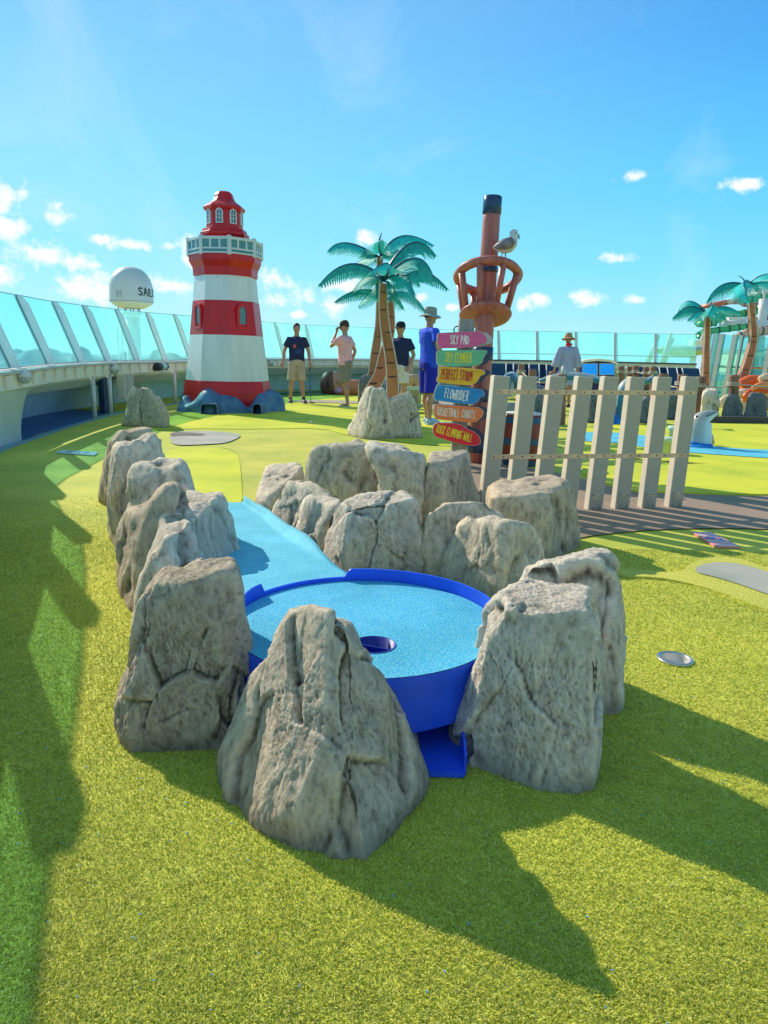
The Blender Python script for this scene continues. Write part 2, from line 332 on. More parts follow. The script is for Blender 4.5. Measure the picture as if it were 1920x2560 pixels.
# ------------------------------------------------------------------ deck areas
lo = .004
sheet('putting_green', smoothpoly([(425, 1122), (500, 1119), (572, 1124), (598, 1140), (604, 1200), (608, 1275), (520, 1250), (420, 1240), (400, 1150)], 2), lo*1.5, M_turf_smooth)
sheet('far_green', smoothpoly([(330, 1082), (460, 1072), (640, 1074), (800, 1070), (880, 1092), (1100, 1118), (1180, 1110), (1260, 1050), (1230, 1003), (900, 990), (640, 992), (560, 1010), (430, 1040)], 1), lo*1.5, M_turf_smooth)
sheet('rough_fringe', smoothpoly([(604, 1085), (760, 1076), (880, 1100), (900, 1140), (800, 1200), (700, 1290), (640, 1285), (607, 1262), (606, 1200), (602, 1142), (580, 1125), (540, 1117), (598, 1104)], 1), lo, M_turf_rough)
sheet('gravel_pad', smoothpoly([(425, 1082), (500, 1078), (560, 1082), (607, 1088), (590, 1100), (565, 1110), (500, 1114), (425, 1116)], 2), lo*3, M_grey)
M_crack = mat('worn dark epoxy', (.16, .13, .12), .7, .3, 20)
sheet('worn_patch', smoothpoly([(425, 1084), (462, 1083), (520, 1088), (500, 1092), (455, 1091), (425, 1094)], 1), lo*4, M_crack)
sheet('rubber_path', smoothpoly([(1150, 1128), (1220, 1140), (1300, 1168), (1430, 1190), (1560, 1228), (1700, 1237), (1930, 1243), (2300, 1240), (2300, 1330), (1930, 1326), (1840, 1323), (1700, 1324), (1570, 1331), (1440, 1347), (1330, 1380), (1180, 1320), (1150, 1200)], 1), lo*2, M_rubber)
sheet('gravel_hazard', smoothpoly([(1733, 1437), (1745, 1420), (1790, 1411), (1850, 1416), (1910, 1434), (1990, 1460), (2100, 1500), (2040, 1530), (1925, 1496), (1860, 1472), (1790, 1450)], 2), lo*2, M_grey)
# lifted seam of the turf beside the hazard
sheet('turf_step', smoothpoly([(1548, 1445), (1640, 1448), (1710, 1460), (1800, 1485), (1890, 1520), (2000, 1560), (2300, 1600), (2300, 1420), (1990, 1440), (1900, 1420), (1850, 1400), (1790, 1396), (1730, 1408), (1700, 1440), (1560, 1425), (1540, 1430)], 1), .012, M_turf_rough, thick=.012)
sheet('gravel_hazard_top', smoothpoly([(1733, 1437), (1745, 1420), (1790, 1411), (1850, 1416), (1910, 1434), (1990, 1460), (2100, 1500), (2040, 1530), (1925, 1496), (1860, 1472), (1790, 1450)], 2), .016, M_grey)
sheet('far_lawn', smoothpoly([(1430, 1142), (1600, 1150), (1930, 1172), (2300, 1180), (2300, 1090), (1930, 1062), (1780, 1060), (1500, 1060), (1400, 1090)], 1), lo*2.5, M_turf_smooth)
sheet('mown_lawn', smoothpoly([(1560, 1232), (1700, 1236), (1930, 1242), (2300, 1240), (2300, 1192), (1930, 1168), (1700, 1162), (1560, 1160), (1420, 1170)], 1), .02, M_turf_smooth, thick=.02)
sheet('blue_stream', smoothpoly([(1430, 1082), (1560, 1083), (1680, 1104), (1800, 1122), (1930, 1128), (2200, 1135), (2200, 1160), (1930, 1149), (1850, 1143), (1760, 1137), (1660, 1130), (1540, 1108), (1430, 1105)], 2), lo*4, M_bluepath)
M_shadeturf = turf_mat('turf shade green', [(.02, .07, .02), (.05, .16, .05), (.09, .24, .08)], scale=260)
sheet('wall_shade_strip', smoothpoly([(640, 995), (780, 990), (900, 985), (1100, 985), (1300, 985), (1300, 975), (1100, 972), (900, 974), (780, 979), (640, 985)], 1), lo*3, M_shadeturf)  # dark strip paints the shade on the turf by the back wall
M_pink = turf_mat('pink crumb', [(.35, .26, .22), (.5, .40, .34), (.62, .5, .44)], scale=200)
sheet('pink_path', smoothpoly([(700, 1004), (780, 1001), (880, 1003), (960, 1010), (880, 1010), (780, 1008)], 1), lo*4, M_pink)
sheet('sand_patch', [(1062, 1015), (1085, 1000), (1150, 1000), (1200, 1040), (1120, 1040), (1080, 1026)], lo*4, M_pink)

# real turf blades close to the camera
def blades():
    n = 760000
    yy = .5+4.6*rng.random(n)**1.9; xx = (rng.random(n)*1.9-.85)*(yy*.72+.35)
    keep = (xx > -1.15-.42*yy) & (rng.random(n) < np.clip((5.2-yy)/1.6, 0, 1)) & ~((yy > 3.95+.0*xx) & (xx > .6)); xx, yy = xx[keep], yy[keep]; n = len(xx)
    cg_ = G(1687, 1650); ok = np.hypot(xx-cg_[0], yy-cg_[1]) > .058; xx, yy = xx[ok], yy[ok]; n = len(xx)
    ang = rng.random(n)*2*np.pi; ln = (.0045+.005*rng.random(n))*(1+.6*np.clip((1.4-yy)/1., 0, 1)); lean = .55+.95*rng.random(n); w = (.0008+.0006*rng.random(n))*(1+.5*np.clip(yy-1.5, 0, 2))
    flow = .5+.9*np.sin(xx*3.1+1.3*np.sin(yy*2.3)); ang = ang*.85+flow
    dx, dy = np.cos(ang), np.sin(ang); base = np.stack([xx, yy, np.full(n, .001)], 1)
    side = np.stack([-dy*w, dx*w, np.zeros(n)], 1)
    mid = base+np.stack([dx*ln*.35*np.sin(lean), dy*ln*.35*np.sin(lean), ln*.55*np.cos(lean*.5)], 1)
    tip = base+np.stack([dx*ln*np.sin(lean), dy*ln*np.sin(lean), ln*np.cos(lean)], 1)
    vs = np.empty((n, 5, 3)); vs[:, 0] = base-side; vs[:, 1] = base+side; vs[:, 2] = mid+side*.8; vs[:, 3] = mid-side*.8; vs[:, 4] = tip
    me = bpy.data.meshes.new('turf_blades'); me.vertices.add(n*5); me.vertices.foreach_set('co', vs.reshape(-1))
    idx = np.arange(n)[:, None]*5; quad = idx+np.array([0, 1, 2, 3]); tri = idx+np.array([3, 2, 4])
    loops = np.concatenate([quad, tri], 1).reshape(-1); me.loops.add(len(loops)); me.loops.foreach_set('vertex_index', loops)
    starts = np.stack([np.arange(n)*7, np.arange(n)*7+4], 1).reshape(-1); me.polygons.add(n*2); me.polygons.foreach_set('loop_start', starts)
    me.polygons.foreach_set('loop_total', np.tile([4, 3], n)); 
    pal = np.array([(.46, .52, .08), (.74, .75, .10), (.82, .80, .14), (.89, .85, .28), (.64, .68, .09)])
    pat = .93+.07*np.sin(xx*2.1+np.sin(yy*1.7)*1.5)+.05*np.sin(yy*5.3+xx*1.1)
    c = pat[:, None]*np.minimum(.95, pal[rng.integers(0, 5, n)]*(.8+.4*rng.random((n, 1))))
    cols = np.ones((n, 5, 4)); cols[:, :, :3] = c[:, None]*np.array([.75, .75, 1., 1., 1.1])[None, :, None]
    ca = me.color_attributes.new('Col', 'FLOAT_COLOR', 'POINT'); ca.data.foreach_set('color', cols.reshape(-1)); me.update()
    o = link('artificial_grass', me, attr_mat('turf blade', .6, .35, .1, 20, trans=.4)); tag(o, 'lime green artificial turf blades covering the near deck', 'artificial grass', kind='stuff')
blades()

# ------------------------------------------------------------------ rocks
def nvec(q): return Vector((noise.noise(q+Vector((9.1, 3.3, 5.7))), noise.noise(q+Vector((2.7, 14.1, 8.9))), noise.noise(q+Vector((17.3, 6.1, 1.9)))))
ICO = {}
def ico(k):
    if k not in ICO:
        bm = bmesh.new(); bmesh.ops.create_icosphere(bm, subdivisions=k, radius=1); bm.verts.index_update()
        ICO[k] = (np.array([v.co[:] for v in bm.verts]), [tuple(v.index for v in f.verts) for f in bm.faces]); bm.free()
    return ICO[k]
def polysdf(px, py, poly):
    P = np.array(poly, float); n = len(P); d = np.full(px.shape, 1e18); s = np.ones(px.shape)
    for i in range(n):
        a = P[i]; b = P[i-1]; e = b-a; wx = px-a[0]; wy = py-a[1]
        t = np.clip((wx*e[0]+wy*e[1])/(e @ e), 0, 1); d = np.minimum(d, (wx-e[0]*t)**2+(wy-e[1]*t)**2)
        c1 = py >= a[1]; c2 = py < b[1]; c3 = e[0]*wy > e[1]*wx
        s = np.where((c1 & c2 & c3) | (~c1 & ~c2 & ~c3), -s, s)
    return s*np.sqrt(d)
def rock(label, poly, facets, D, top=None, m=None, lod=5, amp=1., seed=0, group=None, back=8, cz=.42, z0=0.):
    """Boulder: the solid bounded by its measured profile, tilted facets standing on their foot lines, a back and a top plane, then eroded by noise."""
    planes = []; ref = None
    for (a, b, tilt) in facets:
        A = G(*a, z0); B = G(*b, z0); e = B-A; nrm = np.array([e[1], -e[0], 0]); nrm /= np.linalg.norm(nrm)
        mid = (A+B)/2
        if nrm @ (EYE-mid) < 0 and abs(nrm @ ((EYE-mid)/np.linalg.norm(EYE-mid))) > .05: nrm = -nrm
        t = R(tilt); planes.append((np.array([nrm[0]*math.cos(t), nrm[1]*math.cos(t), math.sin(t)]), A))
    B0 = np.mean([G(*p, z0) for fc in facets for p in fc[:2]], 0); fw = B0.copy(); fw[2] = 0; fw /= np.linalg.norm(fw)
    near = min((G(*p, z0) @ fw) for fc in facets for p in fc[:2]); bk = fw*(near+D)
    t = R(back); planes.append((np.array([fw[0]*math.cos(t), fw[1]*math.cos(t), math.sin(t)]), np.array([bk[0], bk[1], z0])))
    ys = [p[1] for p in poly]; ix = int(np.argmin(ys)); tp = poly[ix]
    dd = ray(*tp); hd = near+D*.8; tt = hd/(dd[:2] @ fw[:2]); TOP = EYE+dd*tt; zt = TOP[2]
    for (px, py, sf, sl) in (top or []):
        dd = ray(px, py); T = EYE+dd*(hd/(dd[:2] @ fw[:2])); a, c = math.tan(R(sf*.28)), math.tan(R(sl*1.2)); lf = np.array([-fw[1], fw[0], 0])
        nrm = np.array([0, 0, 1.])-fw*a+lf*c; planes.append((nrm/np.linalg.norm(nrm), T))
    planes.append((np.array([0, 0, -1.]), np.array([0, 0, z0-.015])))
    size = max(zt-z0, .1); cxp = sum(p[0] for p in poly)/len(poly)
    dc = ray(cxp, sum(ys)/len(ys)); C = EYE+dc*((near+D*.5)/(dc[:2] @ fw[:2])); C[2] = z0+size*cz
    k = .015*size
    def fn(P):
        q = P-EYE; dep = np.maximum(q @ f_, .05); px = CX+F*(q @ r_)/dep; py = CY-F*(q @ u_)/dep
        # the foot of the profile is set by the foot lines, so the profile is left open below
        vals = [polysdf(px, py, poly2)*dep/F-.018*size]+[(P-A) @ n-.012*size for n, A in planes]
        v = np.stack(vals); mx = v.max(0); return mx+k*np.log(np.exp((v-mx)/k).sum(0))-k*.2
    ymax = max(ys); poly2 = [(x, y if y < ymax-.22*(ymax-min(ys)) else y+.12*(ymax-min(ys))) for x, y in poly]
    dirs, faces = ico(lod); n = len(dirs); lo_ = np.zeros(n); hi = np.full(n, np.nan); step = size*.12; t = np.zeros(n); done = np.zeros(n, bool)
    dirs = dirs*np.array([1, 1, 1.3]); dirs /= np.linalg.norm(dirs, axis=1)[:, None]
    t[:] = step
    for i in range(22):
        v = fn(C+dirs*t[:, None]); hit = (v > 0) & ~done; hi[hit] = t[hit]; done |= hit; lo_[~done] = t[~done]; t = np.where(done, t, t+step)
        if done.all(): break
    hi = np.where(np.isnan(hi), t, hi)
    for i in range(8):
        mid = (lo_+hi)/2; v = fn(C+dirs*mid[:, None]); hi = np.where(v > 0, mid, hi); lo_ = np.where(v > 0, lo_, mid)
    # chipped facets: planes that shave corners, deeper where they face the viewer or the sky
    rs = np.random.default_rng(int(seed*10)+100); Pn = C+dirs*lo_[:, None]; rad_ = lo_.copy()
    for q in range(46):
        nv = rs.normal(size=3); nv[2] = abs(nv[2])*.7-.1; nv /= np.linalg.norm(nv); side = abs(nv @ np.array([fw[1], -fw[0], 0]))
        hgt_ = ((Pn-C) @ nv).max(); cut = size*rs.uniform(.03, .10)*(1-.72*side)*(.4 if nv[2] > .75 else 1)
        lim = (hgt_-cut)/np.maximum(dirs @ nv, 1e-3); lim = np.where(dirs @ nv > .05, lim, 1e9); s_ = .012*size
        rad_ = -s_*np.log(np.exp(-np.minimum(rad_/s_, 600)+0)+np.exp(-np.minimum(lim/s_, 600))) if False else np.minimum(rad_, lim)
    Pn = C+dirs*rad_[:, None]
    org = Vector((float(B0[0]), float(B0[1]), z0))
    me = bpy.data.meshes.new('boulder'); me.from_pydata([tuple(p) for p in (Pn-np.array(org))], [], faces); me.update()
    nr = [v.normal.copy() for v in me.vertices]; s = size; off = Vector((seed*7.3, seed*3.1, seed*1.7)); a = amp*s
    DS = []
    for v, nn in zip(me.vertices, nr):
        p = Vector((v.co.x, v.co.y, v.co.z*.7))/s+off
        w = p+nvec(p*2.2)*.10
        big = noise.fractal(w*1.9, .8, 2, 2)*.018
        ds, ps = noise.voronoi(Vector((w.x, w.y, w.z*.8))*2.7+nvec(p*5)*.12); e1 = ds[1]-ds[0]; q0 = Vector(ps[0])
        fac = (Vector((w.x, w.y, w.z*.8))*2.7-q0)  .dot(nvec(q0*3.7+Vector((.3, .1, .7))))*.24+noise.noise(q0*5.1)*.018
        ds2, ps2 = noise.voronoi(w*6.5+nvec(p*9)*.2); q2 = Vector(ps2[0]); fac += ((w*6.5-q2).dot(nvec(q2*2.9+Vector((.5, .2, .1))))*.016+noise.noise(q2*4.3)*.005)*max(0, .55+1.6*noise.noise(w*1.6))
        fac = max(-.06, min(.02, fac))
        crk = -max(0, .04-e1)*.15*max(0, .4+2*noise.noise(w*2.1+Vector((4, 4, 4))))
        fi = noise.fractal(Vector((w.x*10+w.z*3, w.y*10, w.z*7)), .5, 2.2, 6)*.0095; pk = noise.fractal(w*26, .6, 2.2, 3); fi -= max(0, pk-.2)*.006
        dsp = (big+fac+crk+.006+fi)*a
        fade = min(1, max(0, (v.co.z+.01)/(.1*s)))
        DS.append((fac*a*(.25+.75*fade), (dsp-fac*a)*(.25+.75*fade)))
    da = np.array(DS); ea = np.array([e.vertices[:] for e in me.edges]); sm = da[:, 0]; cnt = np.bincount(ea.reshape(-1), minlength=len(sm))
    for _ in range(2 if lod > 6 else 1):
        acc_ = np.bincount(ea[:, 0], sm[ea[:, 1]], len(sm))+np.bincount(ea[:, 1], sm[ea[:, 0]], len(sm)); sm = .4*sm+.6*acc_/cnt
    NR = np.array([tuple(q) for q in nr]); co_ = np.array([tuple(v.co) for v in me.vertices])+NR*(sm+da[:, 1])[:, None]; me.vertices.foreach_set('co', co_.reshape(-1))
    me.polygons.foreach_set('use_smooth', [True]*len(faces)); me.update()
    o = link('boulder', me, m or M_rock); o.location = org
    return tag(o, label, 'rock', group)
GR = 'moulded boulders around the pool'
rock('large pointed grey boulder in front of the blue basin, nearest to the camera',
     [(546, 1991), (548, 1921), (555, 1880), (582, 1807), (600, 1745), (625, 1690), (656, 1662), (676, 1650), (703, 1592), (722, 1555), (735, 1532), (754, 1524), (790, 1530), (821, 1541), (845, 1552), (864, 1568), (878, 1595), (890, 1630), (930, 1670), (960, 1710), (985, 1748), (1005, 1790), (1024, 1827), (1045, 1875), (1056, 1921), (1068, 1991), (1040, 2030), (1009, 2062), (970, 2115), (946, 2152), (907, 2164), (852, 2160), (781, 2152), (687, 2117), (617, 2054), (570, 2038)],
     [((546, 1991), (720, 2135), 20), ((720, 2135), (907, 2166), 9), ((907, 2166), (1068, 1991), 18)], .50, None, back=2, lod=7, seed=9.4, group=GR, amp=.85)
rock('tall squarish boulder with pale flat top at the left of the blue basin',
     [(323, 1889), (311, 1866), (306, 1772), (318, 1720), (339, 1639), (350, 1584), (360, 1530), (370, 1498), (378, 1460), (386, 1430), (409, 1405), (440, 1398), (476, 1396), (500, 1404), (525, 1395), (550, 1392), (565, 1402), (572, 1425), (582, 1466), (588, 1500), (593, 1537), (603, 1570), (613, 1607), (625, 1670), (628, 1750), (600, 1860), (437, 1892), (350, 1896)],
     [((310, 1862), (335, 1896), 5), ((335, 1896), (437, 1893), 12), ((437, 1893), (600, 1862), 9)], .34, [(476, 1396, 32, 10)], lod=7, seed=2, group=GR)
rock('tall broad boulder with shaded green grey face right of the blue basin',
     [(1169, 1928), (1158, 1881), (1140, 1840), (1136, 1787), (1150, 1725), (1165, 1700), (1181, 1678), (1209, 1615), (1220, 1560), (1226, 1520), (1240, 1498), (1267, 1474), (1300, 1458), (1330, 1449), (1361, 1460), (1390, 1468), (1430, 1460), (1465, 1463), (1481, 1475), (1484, 1537), (1492, 1580), (1495, 1615), (1494, 1693), (1490, 1750), (1487, 1819), (1473, 1882), (1475, 1952), (1462, 1987), (1377, 1979), (1283, 1964), (1213, 1948)],
     [((1150, 1895), (1190, 1940), 10), ((1190, 1940), (1283, 1966), 9), ((1283, 1966), (1464, 1989), 10)], .36, [(1360, 1455, 30, 4)], lod=7, seed=3, group=GR)
rock('boulder with pale dished top just behind the broad right boulder',
     [(1320, 1600), (1300, 1470), (1312, 1435), (1329, 1410), (1352, 1385), (1375, 1370), (1398, 1364), (1430, 1366), (1462, 1369), (1495, 1376), (1520, 1387), (1537, 1405), (1546, 1440), (1554, 1473), (1556, 1510), (1557, 1543), (1555, 1600), (1554, 1636), (1546, 1665), (1543, 1693), (1544, 1750), (1543, 1789), (1508, 1799), (1400, 1790)],
     [((1330, 1770), (1500, 1800), 8), ((1500, 1800), (1545, 1788), 8)], .30, [(1430, 1364, 30, 6)], lod=6, seed=4, group=GR)
rock('squat craggy boulder with flat pale ledge at the back rim of the basin',
     [(1088, 1445), (1098, 1410), (1109, 1381), (1112, 1340), (1115, 1303), (1132, 1286), (1165, 1280), (1196, 1275), (1222, 1284), (1242, 1296), (1271, 1306), (1310, 1310), (1346, 1317), (1363, 1330), (1366, 1381), (1364, 1430), (1340, 1490), (1277, 1500), (1207, 1478), (1132, 1455)],
     [((1088, 1442), (1260, 1500), 10), ((1260, 1500), (1345, 1470), 8)], .30, [(1220, 1282, 26, 5)], lod=5, seed=5, group=GR)
rock('narrow smooth boulder bending over, between the centre slab and the craggy boulder',
     [(1061, 1385), (1064, 1350), (1069, 1310), (1080, 1275), (1098, 1262), (1120, 1256), (1160, 1252), (1213, 1245), (1240, 1248), (1256, 1262), (1262, 1330), (1240, 1430), (1150, 1450), (1090, 1445), (1063, 1442)],
     [((1063, 1444), (1240, 1440), 8)], .22, [(1160, 1252, 22, 0)], lod=5, seed=6, group=GR)
rock('big rounded boulder at the foot of the plank fence',
     [(1225, 1300), (1221, 1243), (1228, 1222), (1245, 1208), (1272, 1203), (1300, 1199), (1312, 1193), (1350, 1189), (1404, 1195), (1420, 1205), (1428, 1230), (1434, 1265), (1438, 1300), (1443, 1323), (1450, 1364), (1440, 1395), (1300, 1400)],
     [((1225, 1395), (1380, 1402), 6), ((1380, 1402), (1452, 1370), 8)], .6, [(1350, 1190, 20, 5)], lod=5, seed=7, group=GR)
rock('wide slab boulder with blue green shaded face at the stream mouth',
     [(801, 1404), (806, 1360), (808, 1311), (814, 1290), (837, 1262), (865, 1250), (895, 1241), (930, 1238), (964, 1233), (1000, 1230), (1022, 1232), (1036, 1240), (1041, 1270), (1043, 1305), (1052, 1340), (1058, 1375), (1063, 1410), (1065, 1440), (987, 1436), (866, 1446), (830, 1430)],
     [((801, 1408), (862, 1446), 8), ((862, 1446), (1066, 1440), 10)], .30, [(960, 1234, 30, 6)], lod=6, seed=8, group=GR)
rock('low lumpy boulder with flat cap on the right bank of the stream',
     [(712, 1355), (720, 1320), (727, 1294), (738, 1262), (753, 1241), (790, 1238), (820, 1241), (850, 1250), (846, 1275), (822, 1300), (810, 1335), (804, 1390), (770, 1378), (738, 1368)],
     [((712, 1358), (800, 1395), 8)], .26, [(790, 1238, 24, 4)], lod=5, seed=9, group=GR)
rock('leaning wedge boulder on the right bank of the stream, third from the far end',
     [(657, 1315), (668, 1285), (682, 1255), (704, 1219), (720, 1206), (738, 1203), (773, 1208), (800, 1220), (835, 1244), (790, 1262), (745, 1300), (728, 1340), (705, 1338), (680, 1330)],
     [((657, 1318), (728, 1342), 14)], .24, None, lod=5, seed=10, group=GR)
rock('pale blocky boulder at the far end of the stream right bank',
     [(633, 1275), (645, 1230), (657, 1197), (665, 1168), (680, 1163), (695, 1161), (720, 1160), (745, 1157), (755, 1170), (759, 1205), (752, 1240), (700, 1280), (671, 1286)],
     [((633, 1275), (675, 1288), 10), ((675, 1288), (755, 1250), 8)], 1.0, [(700, 1160, 26, 8)], lod=5, seed=11, group=GR)
rock('massive dark grey round shouldered boulder behind the stream',
     [(764, 1250), (766, 1205), (771, 1170), (778, 1135), (790, 1122), (812, 1114), (855, 1100), (884, 1097), (905, 1112), (935, 1132), (948, 1160), (953, 1196), (958, 1250), (940, 1280), (860, 1282), (800, 1275)],
     [((764, 1272), (900, 1290), 8), ((900, 1290), (962, 1280), 5)], .5, [(860, 1099, 18, 6)], m=M_rock_g, lod=5, seed=12, group=GR)
rock('tall upright boulder split from the round one by a thin seam',
     [(950, 1280), (953, 1220), (948, 1180), (925, 1135), (918, 1110), (940, 1103), (964, 1101), (990, 1110), (1012, 1120), (1035, 1124), (1054, 1131), (1057, 1165), (1057, 1219), (1055, 1260), (1050, 1320), (1000, 1325)],
     [((950, 1318), (1052, 1325), 6)], .42, [(980, 1104, 20, -4)], m=M_rock_g, lod=5, seed=13, group=GR)
rock('flat topped boulder with sloping right shoulder beside the signpost',
     [(1051, 1317), (1056, 1270), (1060, 1230), (1068, 1184), (1073, 1150), (1077, 1136), (1097, 1130), (1130, 1128), (1165, 1127), (1169, 1150), (1170, 1180), (1184, 1213), (1196, 1232), (1206, 1244), (1200, 1275), (1100, 1300), (1066, 1320)],
     [((1050, 1317), (1110, 1322), 6), ((1110, 1322), (1208, 1290), 8)], .6, [(1130, 1127, 14, 0)], m=M_rock_g, lod=5, seed=14, group=GR)
rock('big ridged boulder in the left bank, directly behind the squarish one',
     [(327, 1590), (334, 1540), (343, 1492), (357, 1455), (372, 1422), (384, 1381), (398, 1350), (404, 1320), (410, 1290), (418, 1262), (430, 1240), (443, 1222), (458, 1224), (474, 1232), (490, 1240), (507, 1247), (530, 1244), (548, 1242), (558, 1256), (561, 1279), (574, 1292), (577, 1344), (588, 1362), (597, 1380), (612, 1410), (622, 1440), (630, 1471), (610, 1482), (560, 1530), (450, 1620), (345, 1610)],
     [((325, 1600), (450, 1640), 10), ((450, 1640), (630, 1478), 12)], 1.0, [(470, 1228, 14, 6)], lod=6, seed=15, group=GR)
rock('flat leaning slab boulder outermost on the left bank',
     [(298, 1443), (300, 1400), (302, 1352), (307, 1315), (318, 1285), (335, 1278), (357, 1274), (384, 1254), (398, 1228), (412, 1215), (430, 1210), (446, 1222), (430, 1290), (405, 1340), (385, 1389), (365, 1440), (350, 1500), (335, 1538), (315, 1500)],
     [((292, 1480), (335, 1542), 8), ((335, 1542), (420, 1545), 8)], .7, None, lod=5, seed=16, group=GR)
rock('boulder with pale flat table top in the middle of the left bank',
     [(312, 1380), (312, 1287), (318, 1250), (326, 1220), (329, 1176), (342, 1158), (384, 1150), (420, 1148), (445, 1143), (456, 1160), (466, 1195), (478, 1232), (480, 1300), (440, 1400), (360, 1420)],
     [((312, 1400), (470, 1420), 8)], .42, [(400, 1148, 26, 6)], lod=5, seed=17, group=GR)
rock('tall boulder with pointed rumpled top in the left bank',
     [(284, 1369), (280, 1300), (279, 1262), (282, 1210), (285, 1184), (289, 1140), (296, 1115), (327, 1094), (352, 1082), (376, 1074), (395, 1074), (421, 1079), (430, 1098), (434, 1141), (436, 1250), (400, 1370), (300, 1375)],
     [((284, 1369), (330, 1374), 4), ((330, 1374), (434, 1340), 8)], .42, [(370, 1075, 22, 10)], lod=5, seed=18, group=GR)
rock('farthest boulder of the left bank, its left side rough and sunlit',
     [(249, 1258), (258, 1215), (266, 1176), (270, 1123), (277, 1095), (289, 1070), (310, 1065), (345, 1070), (372, 1074), (380, 1120), (370, 1260), (320, 1280), (276, 1266)],
     [((247, 1258), (290, 1272), 10), ((290, 1272), (372, 1262), 8)], .42, [(330, 1068, 16, 8)], lod=5, seed=19, group=GR)
rock('lone grey rounded boulder by the left bulwark',
     [(306, 1064), (310, 1030), (314, 990), (325, 972), (342, 961), (358, 965), (374, 976), (395, 993), (406, 1010), (419, 1035), (419, 1055), (412, 1069), (360, 1070)],
     [((306, 1066), (412, 1071), 6)], .45, None, m=M_rock_g, lod=5, seed=20)
rock('tall boulder with one sunlit side standing before the palm trunks',
     [(869, 1090), (874, 1060), (881, 1037), (886, 1018), (892, 1000), (900, 980), (917, 966), (935, 967), (953, 965), (962, 978), (970, 1005), (976, 1030), (983, 1062), (988, 1080), (985, 1099), (930, 1100)],
     [((868, 1089), (916, 1099), 14), ((916, 1099), (987, 1099), 7)], .55, [(940, 965, 10, 4)], m=M_rock_g, lod=5, seed=21)
rock('lower round boulder leaning on the tall one before the palm trunks',
     [(960, 1080), (966, 1020), (972, 1001), (984, 996), (998, 991), (1012, 984), (1022, 981), (1030, 998), (1037, 1015), (1042, 1036), (1047, 1062), (1051, 1082), (1047, 1097), (1000, 1100)],
     [((965, 1098), (1046, 1097), 9)], .5, None, m=M_rock_g, lod=5, seed=22)
rock('dark boulder behind the left foot of the palms',
     [(897, 1010), (898, 962), (902, 945), (917, 935), (935, 937), (948, 950), (950, 1010)],
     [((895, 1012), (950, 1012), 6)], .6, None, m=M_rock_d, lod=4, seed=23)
rock('pale and dark streaked boulder between the rope posts',
     [(1753, 1044), (1757, 1000), (1760, 972), (1775, 970), (1794, 972), (1796, 1000), (1797, 1046)],
     [((1752, 1046), (1798, 1046), 3)], .6, [(1775, 970, 40, 0)], m=M_rock_g, lod=4, seed=24)
rock('dark leaning boulder behind the rightmost rope post',
     [(1803, 1046), (1812, 1010), (1825, 985), (1846, 990), (1855, 1015), (1856, 1046)],
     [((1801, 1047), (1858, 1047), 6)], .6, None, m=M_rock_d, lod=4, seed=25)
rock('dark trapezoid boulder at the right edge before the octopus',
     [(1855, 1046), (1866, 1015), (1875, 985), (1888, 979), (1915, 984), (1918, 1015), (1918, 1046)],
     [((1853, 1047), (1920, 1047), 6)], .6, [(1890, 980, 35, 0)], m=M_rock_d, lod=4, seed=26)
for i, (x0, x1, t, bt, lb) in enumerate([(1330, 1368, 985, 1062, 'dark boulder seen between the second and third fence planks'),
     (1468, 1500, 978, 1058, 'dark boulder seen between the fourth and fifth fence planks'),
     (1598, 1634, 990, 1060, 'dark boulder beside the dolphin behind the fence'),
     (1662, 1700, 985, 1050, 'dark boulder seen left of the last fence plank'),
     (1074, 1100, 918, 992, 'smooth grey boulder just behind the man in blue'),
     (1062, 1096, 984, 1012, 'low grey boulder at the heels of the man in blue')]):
    rock(lb, [(x0, bt), (x0+2, (t+bt)/2), (x0+8, t+8), ((x0+x1)/2, t), (x1-5, t+10), (x1, (t+bt)/2), (x1+1, bt)], [((x0-1, bt), (x1+1, bt), 6)], .5, None, m=M_rock_d if i < 4 else M_rock_g, lod=4, seed=30+i)

